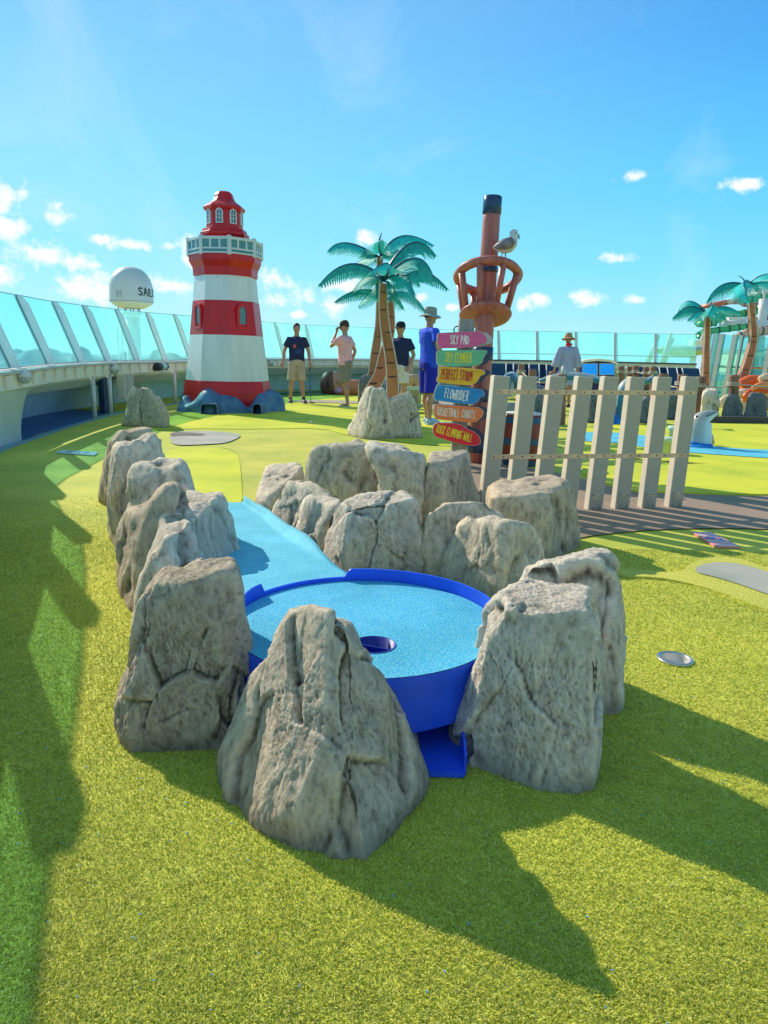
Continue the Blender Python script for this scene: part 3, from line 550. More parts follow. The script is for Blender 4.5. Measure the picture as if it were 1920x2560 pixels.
# ------------------------------------------------------------------ basin, stream, chute
PC = G(916, 1552, .244); PR = .405; PZ = .244
basin = thing('basin', 'round bright blue raised basin with pale blue granulate top and a hole', 'golf obstacle', (PC[0], PC[1], 0))
def basin_build():
    cx, cy = PC[0], PC[1]; n = 120; hc = G(935, 1612, PZ); hr = .058
    # top sheet with a hole
    bm = bmesh.new(); outer = [bm.verts.new((cx+(PR-.0015)*math.cos(2*math.pi*i/n), cy+(PR-.0015)*math.sin(2*math.pi*i/n), PZ)) for i in range(n)]
    hole = [bm.verts.new((hc[0]+hr*math.cos(2*math.pi*i/40), hc[1]+hr*math.sin(2*math.pi*i/40), PZ)) for i in range(40)]
    es = [bm.edges.new((outer[i], outer[(i+1) % n])) for i in range(n)]+[bm.edges.new((hole[i], hole[(i+1) % 40])) for i in range(40)]
    bmesh.ops.triangle_fill(bm, edges=es, use_beauty=True)
    for f in list(bm.faces):
        if (f.calc_center_median()-Vector((hc[0], hc[1], PZ))).length < hr*.8: bm.faces.remove(f)
    bm.normal_update()
    for f in bm.faces:
        if f.normal.z < 0: f.normal_flip()
    me = bpy.data.meshes.new('surface'); bm.to_mesh(me); bm.free(); link('surface', me, M_bluetop, basin)
    b = MB(); b.lathe([(PR, PZ-.001), (PR, .085)], 120, (cx, cy, 0), caps=False); b.lathe([(PR-.0005, .0845), (.02, .0845)], 120, (cx, cy, 0), caps=False); b.build('drum', M_bluepl, basin)
    # grey granulate edge on drum
    # hole cup
    b = MB(); b.lathe([(hr+.004, PZ+.002), (hr, PZ+.002), (hr-.003, PZ-.06), (0.001, PZ-.062)], 40, (hc[0], hc[1], 0), caps=False)
    b.box((hc[0], hc[1], PZ-.03), (.004, hr*2.1, .05), Matrix.Rotation(R(68), 3, 'Z')); b.build('hole_cup', mat('dark blue plastic', (.004, .02, .35), .4), basin)
    # rim: height depends on bearing
    def bearing(px, py):
        g = G(px, py, PZ); return math.degrees(math.atan2(g[1]-cy, g[0]-cx)) % 360
    a1 = bearing(1243, 1560); a1 = a1-360 if a1 > 180 else a1; a2 = bearing(872, 1450); a3 = bearing(662, 1490); a4 = bearing(592, 1560)
    def hgt(a):
        if a < a1-6 or a > a4+30: return None
        if a < a2: return .035+.008*min(1, max(0, (a-a1)/20))
        if a < a2+2.5: return .04-.028*(a-a2)/2.5
        if a < a3: return .014
        if a < a3+2: return .014+.035*(a-a3)/2
        return .045-.05*min(1, max(0, (a-a3-8)/(a4+22-a3-8)))
    vs = []; fs = []; a = a1-6; k = 0
    while a <= a4+22:
        h = hgt(a); t = R(a)
        if h is None: h = .0
        for rr, zz in ((PR+.001, PZ-.03), (PR+.001, PZ+h), (PR+.0065, PZ+h+.001), (PR+.009, PZ+h), (PR+.009, PZ-.03)): vs.append((cx+rr*math.cos(t), cy+rr*math.sin(t), zz))
        k += 1; a += 1.2
    for i in range(k-1):
        for j in range(4): fs.append((i*5+j, i*5+j+1, (i+1)*5+j+1, (i+1)*5+j))
    b = MB(); b.add(vs, fs); b.build('rim', M_bluepl, basin)
basin_build()
# chute out of the drum
c0 = G(1020, 1945); c1 = G(1156, 1926); c2 = G(1098, 1770)
ch = thing('chute', 'blue open chute coming out below the basin', 'golf chute', (c1[0]-.05, c1[1], 0))
xr = c1[0]; yf = c1[1]; b = MB(); b.box((xr-.075, yf+.17, .012), (.15, .42, .014)); b.build('floor_plate', M_bluepl, ch)
b = MB(); b.prism([(xr, yf-.03, .006), (xr, yf-.03, .058), (xr, yf+.012, .082), (xr, yf+.38, .082), (xr, yf+.38, .006)], (.006, 0, 0)); b.build('side_panel', M_bluepl, ch)
b = MB(); b.prism([(xr-.155, yf-.01, .006), (xr-.155, yf-.01, .058), (xr-.155, yf+.012, .082), (xr-.155, yf+.38, .082), (xr-.155, yf+.38, .006)], (.006, 0, 0)); b.build('side_panel', M_bluepl, ch)
# stream ramp
def stream():
    rows = [(1256, 545, 612), (1275, 540, 640), (1290, 538, 668), (1310, 535, 690), (1330, 535, 715), (1350, 535, 748), (1370, 535, 782), (1390, 535, 806), (1410, 540, 832), (1430, 545, 866), (1450, 550, 884), (1470, 555, 800), (1490, 560, 715), (1512, 570, 672), (1530, 580, 640)]
    vs = []; fs = []; NX = 24; y0, y1 = 2.42, 5.05
    def zs(y): t = min(1, max(0, (y1-y)/(y1-y0))); return .008+(.226-.008)*(t*t*(3-2*t))
    fine = []
    for i in range(len(rows)-1):
        for k in range(6):
            t = k/6; fine.append([rows[i][j]*(1-t)+rows[i+1][j]*t for j in range(3)])
    fine.append(list(rows[-1]))
    for py, xa, xb in fine:
        z = .1
        for _ in range(30): g = G((xa+xb)/2, py, z); z = zs(g[1])
        for j in range(NX+1):
            u = j/NX; px = xa+(xb-xa)*u; g = G(px, py, z); e = max(0, abs(u-.5)*2-.75)/.25
            h = (.05*e*e if u > .5 else .02*e*e)*min(1, max(0, (g[1]-2.7)/.5))
            dx, dy = g[0]-PC[0], g[1]-PC[1]; rr0 = math.hypot(dx, dy)
            if rr0 < PR+.004: g = (PC[0]+dx/rr0*(PR+.004), PC[1]+dy/rr0*(PR+.004), z)
            vs.append((g[0], g[1], z+h+.004*noise.noise(Vector((g[0]*9, g[1]*9, 0)))))
    n = NX+1
    for i in range(len(fine)-1):
        for j in range(NX): fs.append((i*n+j, i*n+j+1, (i+1)*n+j+1, (i+1)*n+j))
    # skirts down to the deck
    for jj in (0, NX):
        ring = [i*n+jj for i in range(len(fine))]; base = len(vs)
        for r in ring: vs.append((vs[r][0], vs[r][1], -.01))
        for i in range(len(ring)-1): fs.append((ring[i], ring[i+1], base+i+1, base+i))
    b = MB(); b.add(vs, fs, True); o = b.build('blue_putting_ramp', M_bluepath, fix=True); tag(o, kind='structure')
    # make sure it faces up
    m = o.data; up = sum(p.normal.z for p in m.polygons)
    if up < 0: m.flip_normals()
stream()

# loose granules rubbed off the basin
b = MB(); rg_ = random.Random(5)
for i in range(260):
    a = rg_.uniform(0, 6.28); d = PR+abs(rg_.gauss(0, .55))+.1; x, y = PC[0]+d*math.cos(a), PC[1]-.2+d*math.sin(a)
    if y < .7: continue
    s = rg_.uniform(.0012, .0026); b.box((x, y, .009), (s*1.6, s, s), Matrix.Rotation(a*3, 3, 'Z'))
tag(b.build('loose_granules', mat('loose granule', (.15, .45, .75), .6), merge=False), 'tiny blue and pale granules scattered on the turf round the basin', 'granules', kind='stuff')
# cup in the turf
cg = G(1687, 1650)
cup = thing('golf_cup', 'round steel golf hole set in the bright turf at the right', 'golf hole', (cg[0], cg[1], 0))
b = MB(); b.lathe([(.062, .002), (.063, .007), (.060, .0095), (.052, .009), (.050, .005)], 48, (cg[0], cg[1], 0), caps=False); b.build('rim', M_steel, cup)
b = MB(); b.lathe([(.050, .006), (.0495, -.02), (.049, -.022), (.001, -.022)], 48, (cg[0], cg[1], 0), caps=False); b.build('liner', mat('cup interior', (.80, .76, .72), .35, .2, 30, metal=.25), cup)
# plates
def plate(name, label, cat, pts, z, m, thick=.012):
    P = [G(*p, z) for p in pts]; c = np.mean(P, 0); b = MB(); b.prism([(p[0], p[1], z-thick) for p in P], (0, 0, thick)); o = b.build(name, m); return tag(o, label, cat), P
o, P = plate('score_plate', 'small white and blue plate lying on the shaded turf by the bulwark', 'sign', [(138, 1130), (155, 1125), (246, 1130), (235, 1137)], .016, mat('plate white', (.60, .78, .88), .3, .05))
b = MB()
for i in range(3):
    x = .3+.22*i; p = P[0]*(1-x)+P[3]*x; q = P[1]*(1-x)+P[2]*x; c = (p+q)/2; b.lathe([(.035, .017), (.0, .018)], 12, (c[0], c[1], 0))
b.build('blue_mark', mat('plate blue', (.03, .25, .6), .4), o)
o, P = plate('hole_sign', 'red and white striped card lying on the turf by the path', 'sign', [(1731, 1330), (1779, 1330), (1851, 1366), (1788, 1364)], .016, mat('card red', (.86, .30, .32), .35, .05))
def onplate(P, u, v): return (P[0]*(1-u)+P[1]*u)*(1-v)+(P[3]*(1-u)+P[2]*u)*v
b = MB()
for v0, v1 in ((.0, .06), (.2, .27), (.62, .7), (.93, 1.)):
    q = [onplate(P, *uv) for uv in ((.02, v0), (.98, v0), (.98, v1), (.02, v1))]; b.add([(p[0], p[1], .0170) for p in q], [(0, 1, 2, 3)])
b.build('stripe', mat('card white', (.8, .74, .72), .4), o)
b = MB()
for (u, v, s) in ((.35, .45, .03), (.6, .5, .035), (.5, .35, .02), (.75, .58, .02)):
    c = onplate(P, u, v); b.lathe([(s, .0180), (s*.6, .0182)], 16, (c[0], c[1], 0), caps=False)
b.build('blue_mark', mat('card blue', (.08, .16, .5), .4), o)
# balls
for nm, lb, px, py, c in (('golf_ball', 'white golf ball lying in the lighthouse shadow', 777, 1060, (.85, .85, .82)), ('golf_ball', 'red golf ball at the right foot of the lighthouse', 704, 1020, (.8, .03, .04))):
    g = G(px, py); b = MB(); b.ell((g[0], g[1], .027 if c[1] > .5 else .03), (.026,)*3 if c[1] > .5 else (.034,)*3, None, 16, 10); tag(b.build(nm, mat('ball '+lb[:3], c, .3)), lb, 'golf ball')
M_pale = mat('pale green fibreglass', (.50, .66, .50), .5, .08, 8)
for lb, px, py, w, h, zb in (('pale green round stool top showing behind the rounded boulder', 907, 1122, .17, .055, 0), ('pale green round bollard low down behind the last fence plank', 1672, 1135, .115, .2, 0), ('pale green drum behind the fence right of the bollard', 1690, 1100, .13, .2, 0)):
    g = G(px, py); b = MB(); b.lathe([(w*.8, 0), (w*.8, h*.7), (w, h*.72), (w, h*.95), (w*.93, h)], 20, (g[0], g[1], zb)); tag(b.build('bollard', M_pale), lb, 'bollard')

# ------------------------------------------------------------------ bulwark with glass windbreak
BASE = [(-.9, -2.), (-1.05, -.6), (-1.25, .7), (-1.66, 2.06), (-2.15, 3.26), (-2.42, 3.97), (-3.0, 5.28), (-3.78, 6.8), (-4.03, 7.4), (-4.19, 8.4), (-4.42, 9.9), (-4.56, 11.26), (-4.66, 12.8), (-4.5, 15.1), (-4.1, 17.8), (-3.43, 20.4), (-2.2, 22.7), (.2, 24.2), (3.5, 25), (7.5, 25.2), (10.6, 24.9)]
def resample(pts, step):
    P = [np.array(p, float) for p in pts]; Q = []
    for i in range(len(P)-1):       # Catmull-Rom
        a = P[max(i-1, 0)]; b = P[i]; c = P[i+1]; d = P[min(i+2, len(P)-1)]
        for k in range(20):
            t = k/20; Q.append(.5*((2*b)+(-a+c)*t+(2*a-5*b+4*c-d)*t*t+(-a+3*b-3*c+d)*t**3))
    Q.append(P[-1]); S = [0]
    for i in range(1, len(Q)): S.append(S[-1]+np.linalg.norm(Q[i]-Q[i-1]))
    n = int(S[-1]/step); out = []; Q = np.array(Q)
    for k in range(n+1): out.append((np.interp(k*step, S, Q[:, 0]), np.interp(k*step, S, Q[:, 1])))
    return [np.array(o) for o in out]
def capz(y, x): return float(np.interp(y+max(0, x)*.4, [5, 7.5, 9.7, 12.7, 15.2, 20, 22.5, 25, 28], [.78, .80, .85, .88, .89, .97, 1.0, 1.06, 1.12]))
def glz(y, x): return float(np.interp(y+max(0, x)*.4, [5, 8.7, 10.5, 16, 20.5, 25], [.86, .87, .87, .97, 1.02, 1.0]))
RP = resample(BASE, .45); nR = len(RP)
def outn(i):
    t = RP[min(i+1, nR-1)]-RP[max(i-1, 0)]; t /= np.linalg.norm(t); return np.array([-t[1], t[0]]), t
bul = thing('bulwark', 'curved white ship bulwark with cap rail and slanted tinted glass windbreak', 'railing', (RP[10][0], RP[10][1], 0))
def sweep(sec, i0=0, i1=None, close=True):
    """sec(i) -> list of (outward offset, z)"""
    i1 = i1 or nR; vs = []; n = None
    for i in range(i0, i1):
        o, t = outn(i); s = sec(i); n = len(s)
        for (d, z) in s: vs.append((RP[i][0]+o[0]*d, RP[i][1]+o[1]*d, z))
    k = i1-i0; m = n if close else n-1
    fs = [(i*n+j, i*n+(j+1) % n, (i+1)*n+(j+1) % n, (i+1)*n+j) for i in range(k-1) for j in range(m)]
    if close: fs += [tuple(range(n-1, -1, -1)), tuple(range((k-1)*n, k*n))]
    return MB().add(vs, fs)
CZ = [capz(p[1], p[0]) for p in RP]; GZ = [glz(p[1], p[0]) for p in RP]
M_cap = mat('grey cap rail', (.60, .55, .53), .45, .08, 10)
M_in = mat('recess wall', (.55, .82, .95), .5, .1, 2)
M_in2 = mat('recess louvre', (.80, .80, .72), .5, .1, 2)
M_recfl = mat('recess floor blue', (.05, .18, .48), .5, .15, 3)
M_foot = mat('deck kerb blue grey', (.20, .38, .48), .5, .1)
iA = 6
sweep(lambda i: [(-.02, CZ[i]-.035), (-.02, CZ[i]-.006), (.0, CZ[i]), (.22, CZ[i]), (.24, CZ[i]-.006), (.24, CZ[i]-.035)], iA).build('cap_rail', M_cap, bul)
sweep(lambda i: [(.03, CZ[i]-.19), (.03, CZ[i]-.037), (.21, CZ[i]-.037), (.05, CZ[i]-.19)], iA).build('fascia', M_offw, bul)
sweep(lambda i: [(.02, CZ[i]-.205), (.02, CZ[i]-.188), (.08, CZ[i]-.188), (.08, CZ[i]-.205)], iA).build('fascia_lip', M_offw, bul)
sweep(lambda i: [(-.03, 0), (-.03, .022), (.03, .022), (.03, 0)], iA).build('deck_kerb', M_foot, bul)
sweep(lambda i: [(.02, -.006), (1.25, -.006)], iA, close=False).build('recess_floor', M_recfl, bul)
sweep(lambda i: [(1.15, -.01), (.95, CZ[i]*.48), (.55, CZ[i]*.55), (.15, CZ[i]-.19)], iA, close=False).build('hull_wall', M_in, bul)
# louvre ribs on the sloping underside
b = MB()
for q in range(6):
    d0 = .2+.065*q
    for i in range(iA, nR-1):
        z0 = CZ[i]-.2-(CZ[i]*.45-.2)*(d0-.15)/.4*1.02; z1 = CZ[i+1]-.2-(CZ[i+1]*.45-.2)*(d0-.15)/.4*1.02; o0, _ = outn(i); o1, _ = outn(i+1)
        A = RP[i]+o0*d0; Bq = RP[i+1]+o1*d0; A2 = RP[i]+o0*(d0+.03); B2 = RP[i+1]+o1*(d0+.03)
        b.add([(A[0], A[1], z0-.035), (Bq[0], Bq[1], z1-.035), (B2[0], B2[1], z1+.0), (A2[0], A2[1], z0+.0)], [(0, 1, 2, 3)])
b.build('louvre', M_in2, bul, merge=False)
# brackets behind the fascia (light triangular webs)
for i in range(iA, nR-1):
    for u in (0.,):
        b = MB()
        o, t = outn(i); p = RP[i]*(1-u)+RP[i+1]*u; z = CZ[i]; a = p+o*.026
        w = .2
        b.prism([(a[0], a[1], z-.045), (a[0]+t[0]*w, a[1]+t[1]*w, z-.045), (a[0], a[1], z-.185)], (-o[0]*.03, -o[1]*.03, 0)); b.build('bracket_web', M_offw, bul)
def s_of(px, py, z=0):          # nearest rail index to a survey point on the deck
    g = G(px, py, z); return min(range(nR), key=lambda i: (RP[i][0]-g[0])**2+(RP[i][1]-g[1])**2)
# stanchions
for (px, py) in ((247, 1047), (290, 1036), (455, 1010), (760, 979)):
    i = s_of(px, py); b = MB(); o, t = outn(i); p = RP[i]+o*.06; b.tube([(p[0], p[1], 0), (p[0], p[1], CZ[i]-.19)], .036, 14); b.build('stanchion', M_white, bul)
for k in range(7):
    i = int(nR*.72)+k*5
    if i < nR: b = MB(); o, t = outn(i); p = RP[i]+o*.06; b.tube([(p[0], p[1], 0), (p[0], p[1], CZ[i]-.19)], .036, 10); b.build('stanchion', M_white, bul)
# big curved web panel at the left
i = s_of(78, 1100); o, t = outn(i)
def web(i, L, bow, name='web_panel'):
    o, t = outn(i); b = MB(); rows = []; N = 10
    vs = []
    for k in range(N+1):
        u = k/N; z = .0+(CZ[i]-.2)*u; e = bow*(u**1.9)
        a = RP[i]+t*(-L)+o*.05; c = RP[i]+t*e+o*(.05+.05*u)
        vs += [(a[0], a[1], z), (c[0], c[1], z), (c[0]+o[0]*.03, c[1]+o[1]*.03, z)]
    fs = []
    for k in range(N): fs += [(k*3, k*3+1, k*3+4, k*3+3), (k*3+1, k*3+2, k*3+5, k*3+4)]
    b.add(vs, fs, True); b.build(name, mat('web panel', (.84, .90, .93), .4, .04, 2), bul)
web(i, 3.3, .55)
i2 = s_of(330, 1028); o2, t2 = outn(i2)
# equipment box and door in the recess
p = RP[i2]+o2*.12; ang = math.atan2(t2[1], t2[0]); RM = Matrix.Rotation(ang, 3, 'Z')
cab = thing('equipment_cabinet', 'small cream cabinet mounted under the bulwark rail behind the lone rock', 'cabinet', (p[0], p[1], 0))
b = MB(); b.box((p[0], p[1], CZ[i2]-.43), (.42, .16, .46), RM, .015); b.build('case', M_offw, cab)
b = MB(); q = p-o2*.084; b.box((q[0], q[1], CZ[i2]-.43), (.37, .012, .41), RM, .004); b.build('door', mat('cabinet door', (.58, .54, .50), .5), cab)
p3 = RP[i2-1]+o2*.3; b = MB(); b.box((p3[0], p3[1], .33), (.4, .1, .66), RM, .01); tag(b.build('service_locker', mat('locker navy', (.02, .06, .14), .4)), 'dark blue locker standing in the recess left of the cream cabinet', 'locker')
# glass panels and fins. every third sample carries a fin
def sgl(i, u): # point on glass plane, u 0..1 from foot to top
    o, t = outn(i); ln_ = float(np.interp(RP[i][1], [1.5, 4., 5.8, 7.5], [.34, .26, .20, .32])); return np.array([*(RP[i]+o*(.10+ln_*u)), CZ[i]+.03+(GZ[i]-.02)*u])
M_gasket = mat('black gasket', (.01, .015, .03), .4)
fin_i = []
i = s_of(58, 1104)
first = i
start = i-3*((i-iA)//3)
# fin positions measured for the near stretch, regular beyond
for i in range(start, nR-1, 3):
    j = min(i+3, nR-1)
    a, b2, c, d = sgl(i, 0), sgl(j, 0), sgl(j, 1), sgl(i, 1); o, t = outn(i)
    vs = []; fs = []; K = 3
    for k in range(K+1):
        ii = min(i+k, nR-1); vs += [sgl(ii, 0), sgl(ii, 1)]
    for k in range(K): fs.append((2*k, 2*k+2, 2*k+3, 2*k+1))
    g = MB(); g.add(vs, fs, True); g.build('glass_panel', M_glass, bul, merge=False)
    tr = MB(); tr.tube([V(sgl(min(i+k, nR-1), 1))+Vector((0, 0, .004)) for k in range(K+1)], .007, 6); tr.build('glass_edge', mat('glass edge', (.55, .85, .82), .3), bul)
    if RP[i][1] < 24.0 and RP[i][0] < 3:
        # fin: tapered flat plate standing inboard of the glass
        inn = -np.array([o[0], o[1]]); A = sgl(i, 0); B_ = sgl(i, 1); w = .105; th = .03
        P = [A, A+np.array([inn[0]*w, inn[1]*w, -.02]), A*.12+B_*.88+np.array([inn[0]*w*.95, inn[1]*w*.95, 0]), B_+np.array([inn[0]*.05, inn[1]*.05, -.0]), B_]
        fb = MB(); tv = np.array([t[0]*th, t[1]*th, 0]); fb.prism([p-tv/2 for p in P], tv); fo = fb.build('fin', mat('fin white', (.92, .90, .90), .4, .05, 5), bul)
        gb = MB(); gb.tube([A+np.array([o[0]*.012, o[1]*.012, 0]), B_+np.array([o[0]*.012, o[1]*.012, 0])], .022, 6); gb.build('gasket', M_gasket, fo)
    else:
        A = sgl(i, 0); B_ = sgl(i, 1); fb = MB(); fb.box(tuple((A+B_)/2), (.10, .08, np.linalg.norm(B_-A)), Matrix.Rotation(math.atan2(t[1], t[0]), 3, 'Z') @ Matrix.Rotation(-.3, 3, 'X'), .01); fo = fb.build('post', M_white, bul)
# lower glass frame line
b = sweep(lambda i: [(.12, CZ[i]+.012), (.12, CZ[i]+.03), (.15, CZ[i]+.03), (.15, CZ[i]+.012)], iA); b.build('glass_channel', M_white, bul)
hz = MB()
hz.tube([V(sgl(i, .22)) for i in range(int(nR*.78), nR)], .012, 6); hz.build('mid_rail', M_white, bul)
dk = MB(); dk.tube([V((*(RP[i]-outn(i)[0]*.02), CZ[i]+.012)) for i in range(int(nR*.78), nR)], .022, 6); dk.build('hand_rail', mat('dark varnished rail', (.12, .03, .025), .3), bul)
def bulk_light(px, py, y, label):
    g = Yp(px, py, y); i = min(range(nR), key=lambda i: (RP[i][0]-g[0])**2+(RP[i][1]-g[1])**2); o, t = outn(i); p = RP[i]-o*.03; z = g[2]
    L = thing('bulkhead_lamp', label, 'lamp', (p[0], p[1], z), 'round lamps under the rail')
    b = MB(); b.lathe([(.075, .0), (.08, .012), (.08, .04), (.05, .06)], 20, (p[0], p[1], z)); b.tube([(p[0], p[1], z+.05), (p[0], p[1], z+.1)], .03, 10); b.build('housing', M_white, L)
    b = MB(); b.lathe([(.001, -.065), (.03, -.062), (.055, -.045), (.07, -.02), (.075, 0)], 20, (p[0], p[1], z)); b.build('dome', mat('lamp glass', (.5, .55, .55), .15), L)
    b = MB()
    for a in (0, 90):
        ca, sa = math.cos(R(a+20)), math.sin(R(a+20)); b.tube([(p[0]+ca*.078*math.cos(R(q)), p[1]+sa*.078*math.cos(R(q)), z-.07*math.sin(R(q))) for q in range(0, 181, 20)], .004, 5)
    b.build('cage', M_white, L)
bulk_light(60, 944, 8.1, 'white caged lamp hanging under the rail at the far left')
bulk_light(286, 925, 12.0, 'white caged lamp under the rail above the cream cabinet')
bulk_light(672, 908, 20.5, 'small lamp under the rail right of the lighthouse')
i = s_of(408, 1015); o, t = outn(i); p = RP[i]-o*.04; z = CZ[i]-.1; tv = Vector((t[0], t[1], 0))
fl = thing('rail_canister', 'black and turquoise canister fixed sideways on the fascia left of the lighthouse', 'canister', (p[0], p[1], z))
c = Vector((p[0], p[1], z)); b = MB(); b.tube([c-tv*.26, c-tv*.24, c-tv*.06], [.06, .08, .08], 16); b.tube([c+tv*.2, c+tv*.27], [.075, .06], 16); b.build('cap', M_black, fl)
b = MB(); b.tube([c-tv*.06, c+tv*.2], .068, 16); b.build('body', mat('turquoise sleeve', (.05, .55, .58), .3, .3, 30, col2=(.75, .8, .8)), fl)

# ------------------------------------------------------------------ satellite dome
dY = 20.
dc = Yp(330, 772, dY); k_ = dY/F*1.0
dome = thing('satellite_dome', 'white radome with black lettering on a pedestal beyond the glass', 'radome', (dc[0], dc[1], -1))
rr = .575; zt = Yp(330, 667, dY)[2]; zb = dc[2]; hh = zt-zb
prof = [(rr*.42, zb), (rr*.60, zb+.02), (rr*.82, zb+.09), (rr*.965, zb+.15), (rr*.97, zb+.19)]
b = MB(); b.lathe(prof, 40, (dc[0], dc[1], 0)); M_dome = mat('radome white', (.74, .72, .71), .4, .03, 3); b.build('base_cone', M_dome, dome)
prof = [(rr*1., zb+.185), (rr*1., zb+.21), (rr*.985, zb+.45*hh)]+[(rr*(.985*math.cos(R(a))**.82), zb+.45*hh+(hh*.55)*math.sin(R(a))**1.05) for a in range(10, 90, 8)]+[(0.001, zt)]
b = MB(); b.lathe(prof, 48, (dc[0], dc[1], 0), caps=False); b.build('shell', M_dome, dome)
b = MB(); b.tube([(dc[0], dc[1], zb-.2), (dc[0], dc[1], -3)], [.19, .19], 20); b.lathe([(.26, zb-.16), (.26, zb-.1)], 24, (dc[0], dc[1], 0)); b.build('pedestal', M_white, dome)
for a in range(0, 360, 60):
    b = MB(); b.tube([(dc[0]+.2*math.cos(R(a)), dc[1]+.2*math.sin(R(a)), zb-.11), (dc[0]+.2*math.cos(R(a)), dc[1]+.2*math.sin(R(a)), zb+.02)], .015, 6); b.build('bolt', mat('bolt grey', (.3, .3, .3), .4), dome)
b = MB(); b.tube([(dc[0]-.3, dc[1]-.2, zb+.05), (dc[0]-.3, dc[1]-.22, zb-.25), (dc[0]-.24, dc[1]-.2, zb-.5), (dc[0]-.15, dc[1]-.2, zb-.55), (dc[0]-.08, dc[1]-.2, zb-.45)], .012, 6); b.build('cable', mat('cable teal', (.02, .18, .22), .4), dome)
b = MB(); b.box((dc[0]+.13, dc[1]-.2, zb-.36), (.045, .02, .16)); b.build('blue_tag', mat('tag blue', (.01, .08, .4), .4), dome)
# lattice ladder next to it
lad = thing('lattice_ladder', 'thin white lattice ladder left of the radome pedestal', 'ladder', (dc[0]-.35, dc[1], -1)); b = MB()
for s_ in (-.06, .06): b.tube([(dc[0]-.33+s_, dc[1]-.1, -2), (dc[0]-.33+s_, dc[1]-.1, .78+.9)], .016, 6)
for k in range(10):
    z = -1+k*.3; b.tube([(dc[0]-.39, dc[1]-.1, z), (dc[0]-.27, dc[1]-.1, z+.0)], .01, 5)
    if k % 2: b.tube([(dc[0]-.39, dc[1]-.1, z), (dc[0]-.58, dc[1]-.1, z), (dc[0]-.39, dc[1]-.1, z+.22)], .01, 5)
b.build('frame', M_white, lad)

# ------------------------------------------------------------------ lettering by brush strokes
LET = {'A': [[(0, 0), (.3, 1), (.6, 0)], [(.12, .36), (.5, .36)]], 'B': [[(.05, 0), (.05, 1), (.4, .95), (.5, .76), (.38, .55), (.08, .52)], [(.38, .53), (.56, .36), (.5, .1), (.05, 0)]],
 'C': [[(.55, .85), (.38, 1), (.15, .9), (.04, .5), (.12, .12), (.34, 0), (.56, .15)]], 'D': [[(.05, 0), (.05, 1), (.35, .92), (.56, .6), (.5, .22), (.05, 0)]],
 'E': [[(.52, 1), (.06, .98), (.05, 0), (.54, .02)], [(.05, .52), (.42, .54)]], 'F': [[(.54, 1), (.06, .97), (.05, 0)], [(.05, .52), (.44, .54)]],
 'G': [[(.55, .84), (.36, 1), (.14, .88), (.04, .48), (.14, .1), (.36, 0), (.56, .14), (.56, .44), (.34, .44)]], 'I': [[(.1, 0), (.1, 1)]],
 'K': [[(.05, 0), (.05, 1)], [(.52, 1), (.07, .45), (.56, 0)]], 'L': [[(.06, 1), (.05, 0), (.5, .03)]], 'M': [[(.0, 0), (.08, 1), (.33, .4), (.58, 1), (.68, 0)]],
 'N': [[(.05, 0), (.05, 1), (.5, .02), (.52, 1)]], 'O': [[(.3, 1), (.1, .85), (.03, .5), (.1, .12), (.3, 0), (.5, .12), (.57, .5), (.5, .86), (.3, 1)]],
 'P': [[(.06, 0), (.05, 1), (.4, .96), (.54, .76), (.42, .52), (.08, .46)]], 'R': [[(.06, 0), (.05, 1), (.4, .96), (.53, .77), (.4, .54), (.08, .5)], [(.22, .5), (.56, 0)]],
 'S': [[(.52, .88), (.3, 1), (.08, .85), (.12, .62), (.44, .42), (.52, .2), (.3, 0), (.04, .12)]], 'T': [[(0, .98), (.58, 1)], [(.29, 1), (.28, 0)]],
 'U': [[(.05, 1), (.06, .25), (.2, 0), (.4, .02), (.52, .28), (.53, 1)]], 'W': [[(0, 1), (.16, 0), (.35, .65), (.54, 0), (.7, 1)]], 'Y': [[(0, 1), (.27, .5), (.56, 1)], [(.27, .5), (.25, 0)]]}
WID = {'I': .22, 'M': .7, 'W': .72, ' ': .38}
def lettering(text, org, ex, ez, nrm, w, h, stroke, name, m, parent, wrap=None):
    """strokes of text laid from org along ex, height along ez, raised along nrm"""
    tot = sum(WID.get(c, .6)+.16 for c in text)-.16; sx = w/tot; x = 0; b = MB(); cnt = 0; rn = random.Random(text)
    for c in text:
        jit = rn.uniform(-.04, .04); hs = rn.uniform(.93, 1.05)
        for st in LET.get(c, []):
            pts = [(x+p[0]+jit*p[1]*.6, p[1]*hs+jit) for p in st]
            for i in range(len(pts)-1):
                cnt += 1; e = .0002*(cnt % 7)+.0012
                A = np.array([pts[i][0]*sx, pts[i][1]*h]); Bq = np.array([pts[i+1][0]*sx, pts[i+1][1]*h]); d = Bq-A; L = np.linalg.norm(d); d /= L; n = np.array([-d[1], d[0]])*stroke/2; ext = d*stroke*.35
                q = [A-ext-n, Bq+ext-n, Bq+ext+n, A-ext+n]
                if wrap: P = [wrap(a[0], a[1], e) for a in q]
                else: P = [org+ex*a[0]+ez*a[1]+nrm*e for a in q]
                b.add(P, [(0, 1, 2, 3)])
        x += WID.get(c, .6)+.16
    return b.build(name, m, parent, fix=False, merge=False)
M_ink = mat('black lettering', (.01, .012, .03), .4)
a0 = -82*math.pi/180
def wrapdome(x, z, e):
    a = R(-52)+x/rr; return np.array([dc[0]+(rr*.992+.003+e)*math.cos(a), dc[1]+(rr*.992+.003+e)*math.sin(a), zb+.21+.09*hh+.02+z])
lettering('SAILOR', None, None, None, None, .78, .19, .032, 'lettering', M_ink, dome, wrapdome)
b = MB()
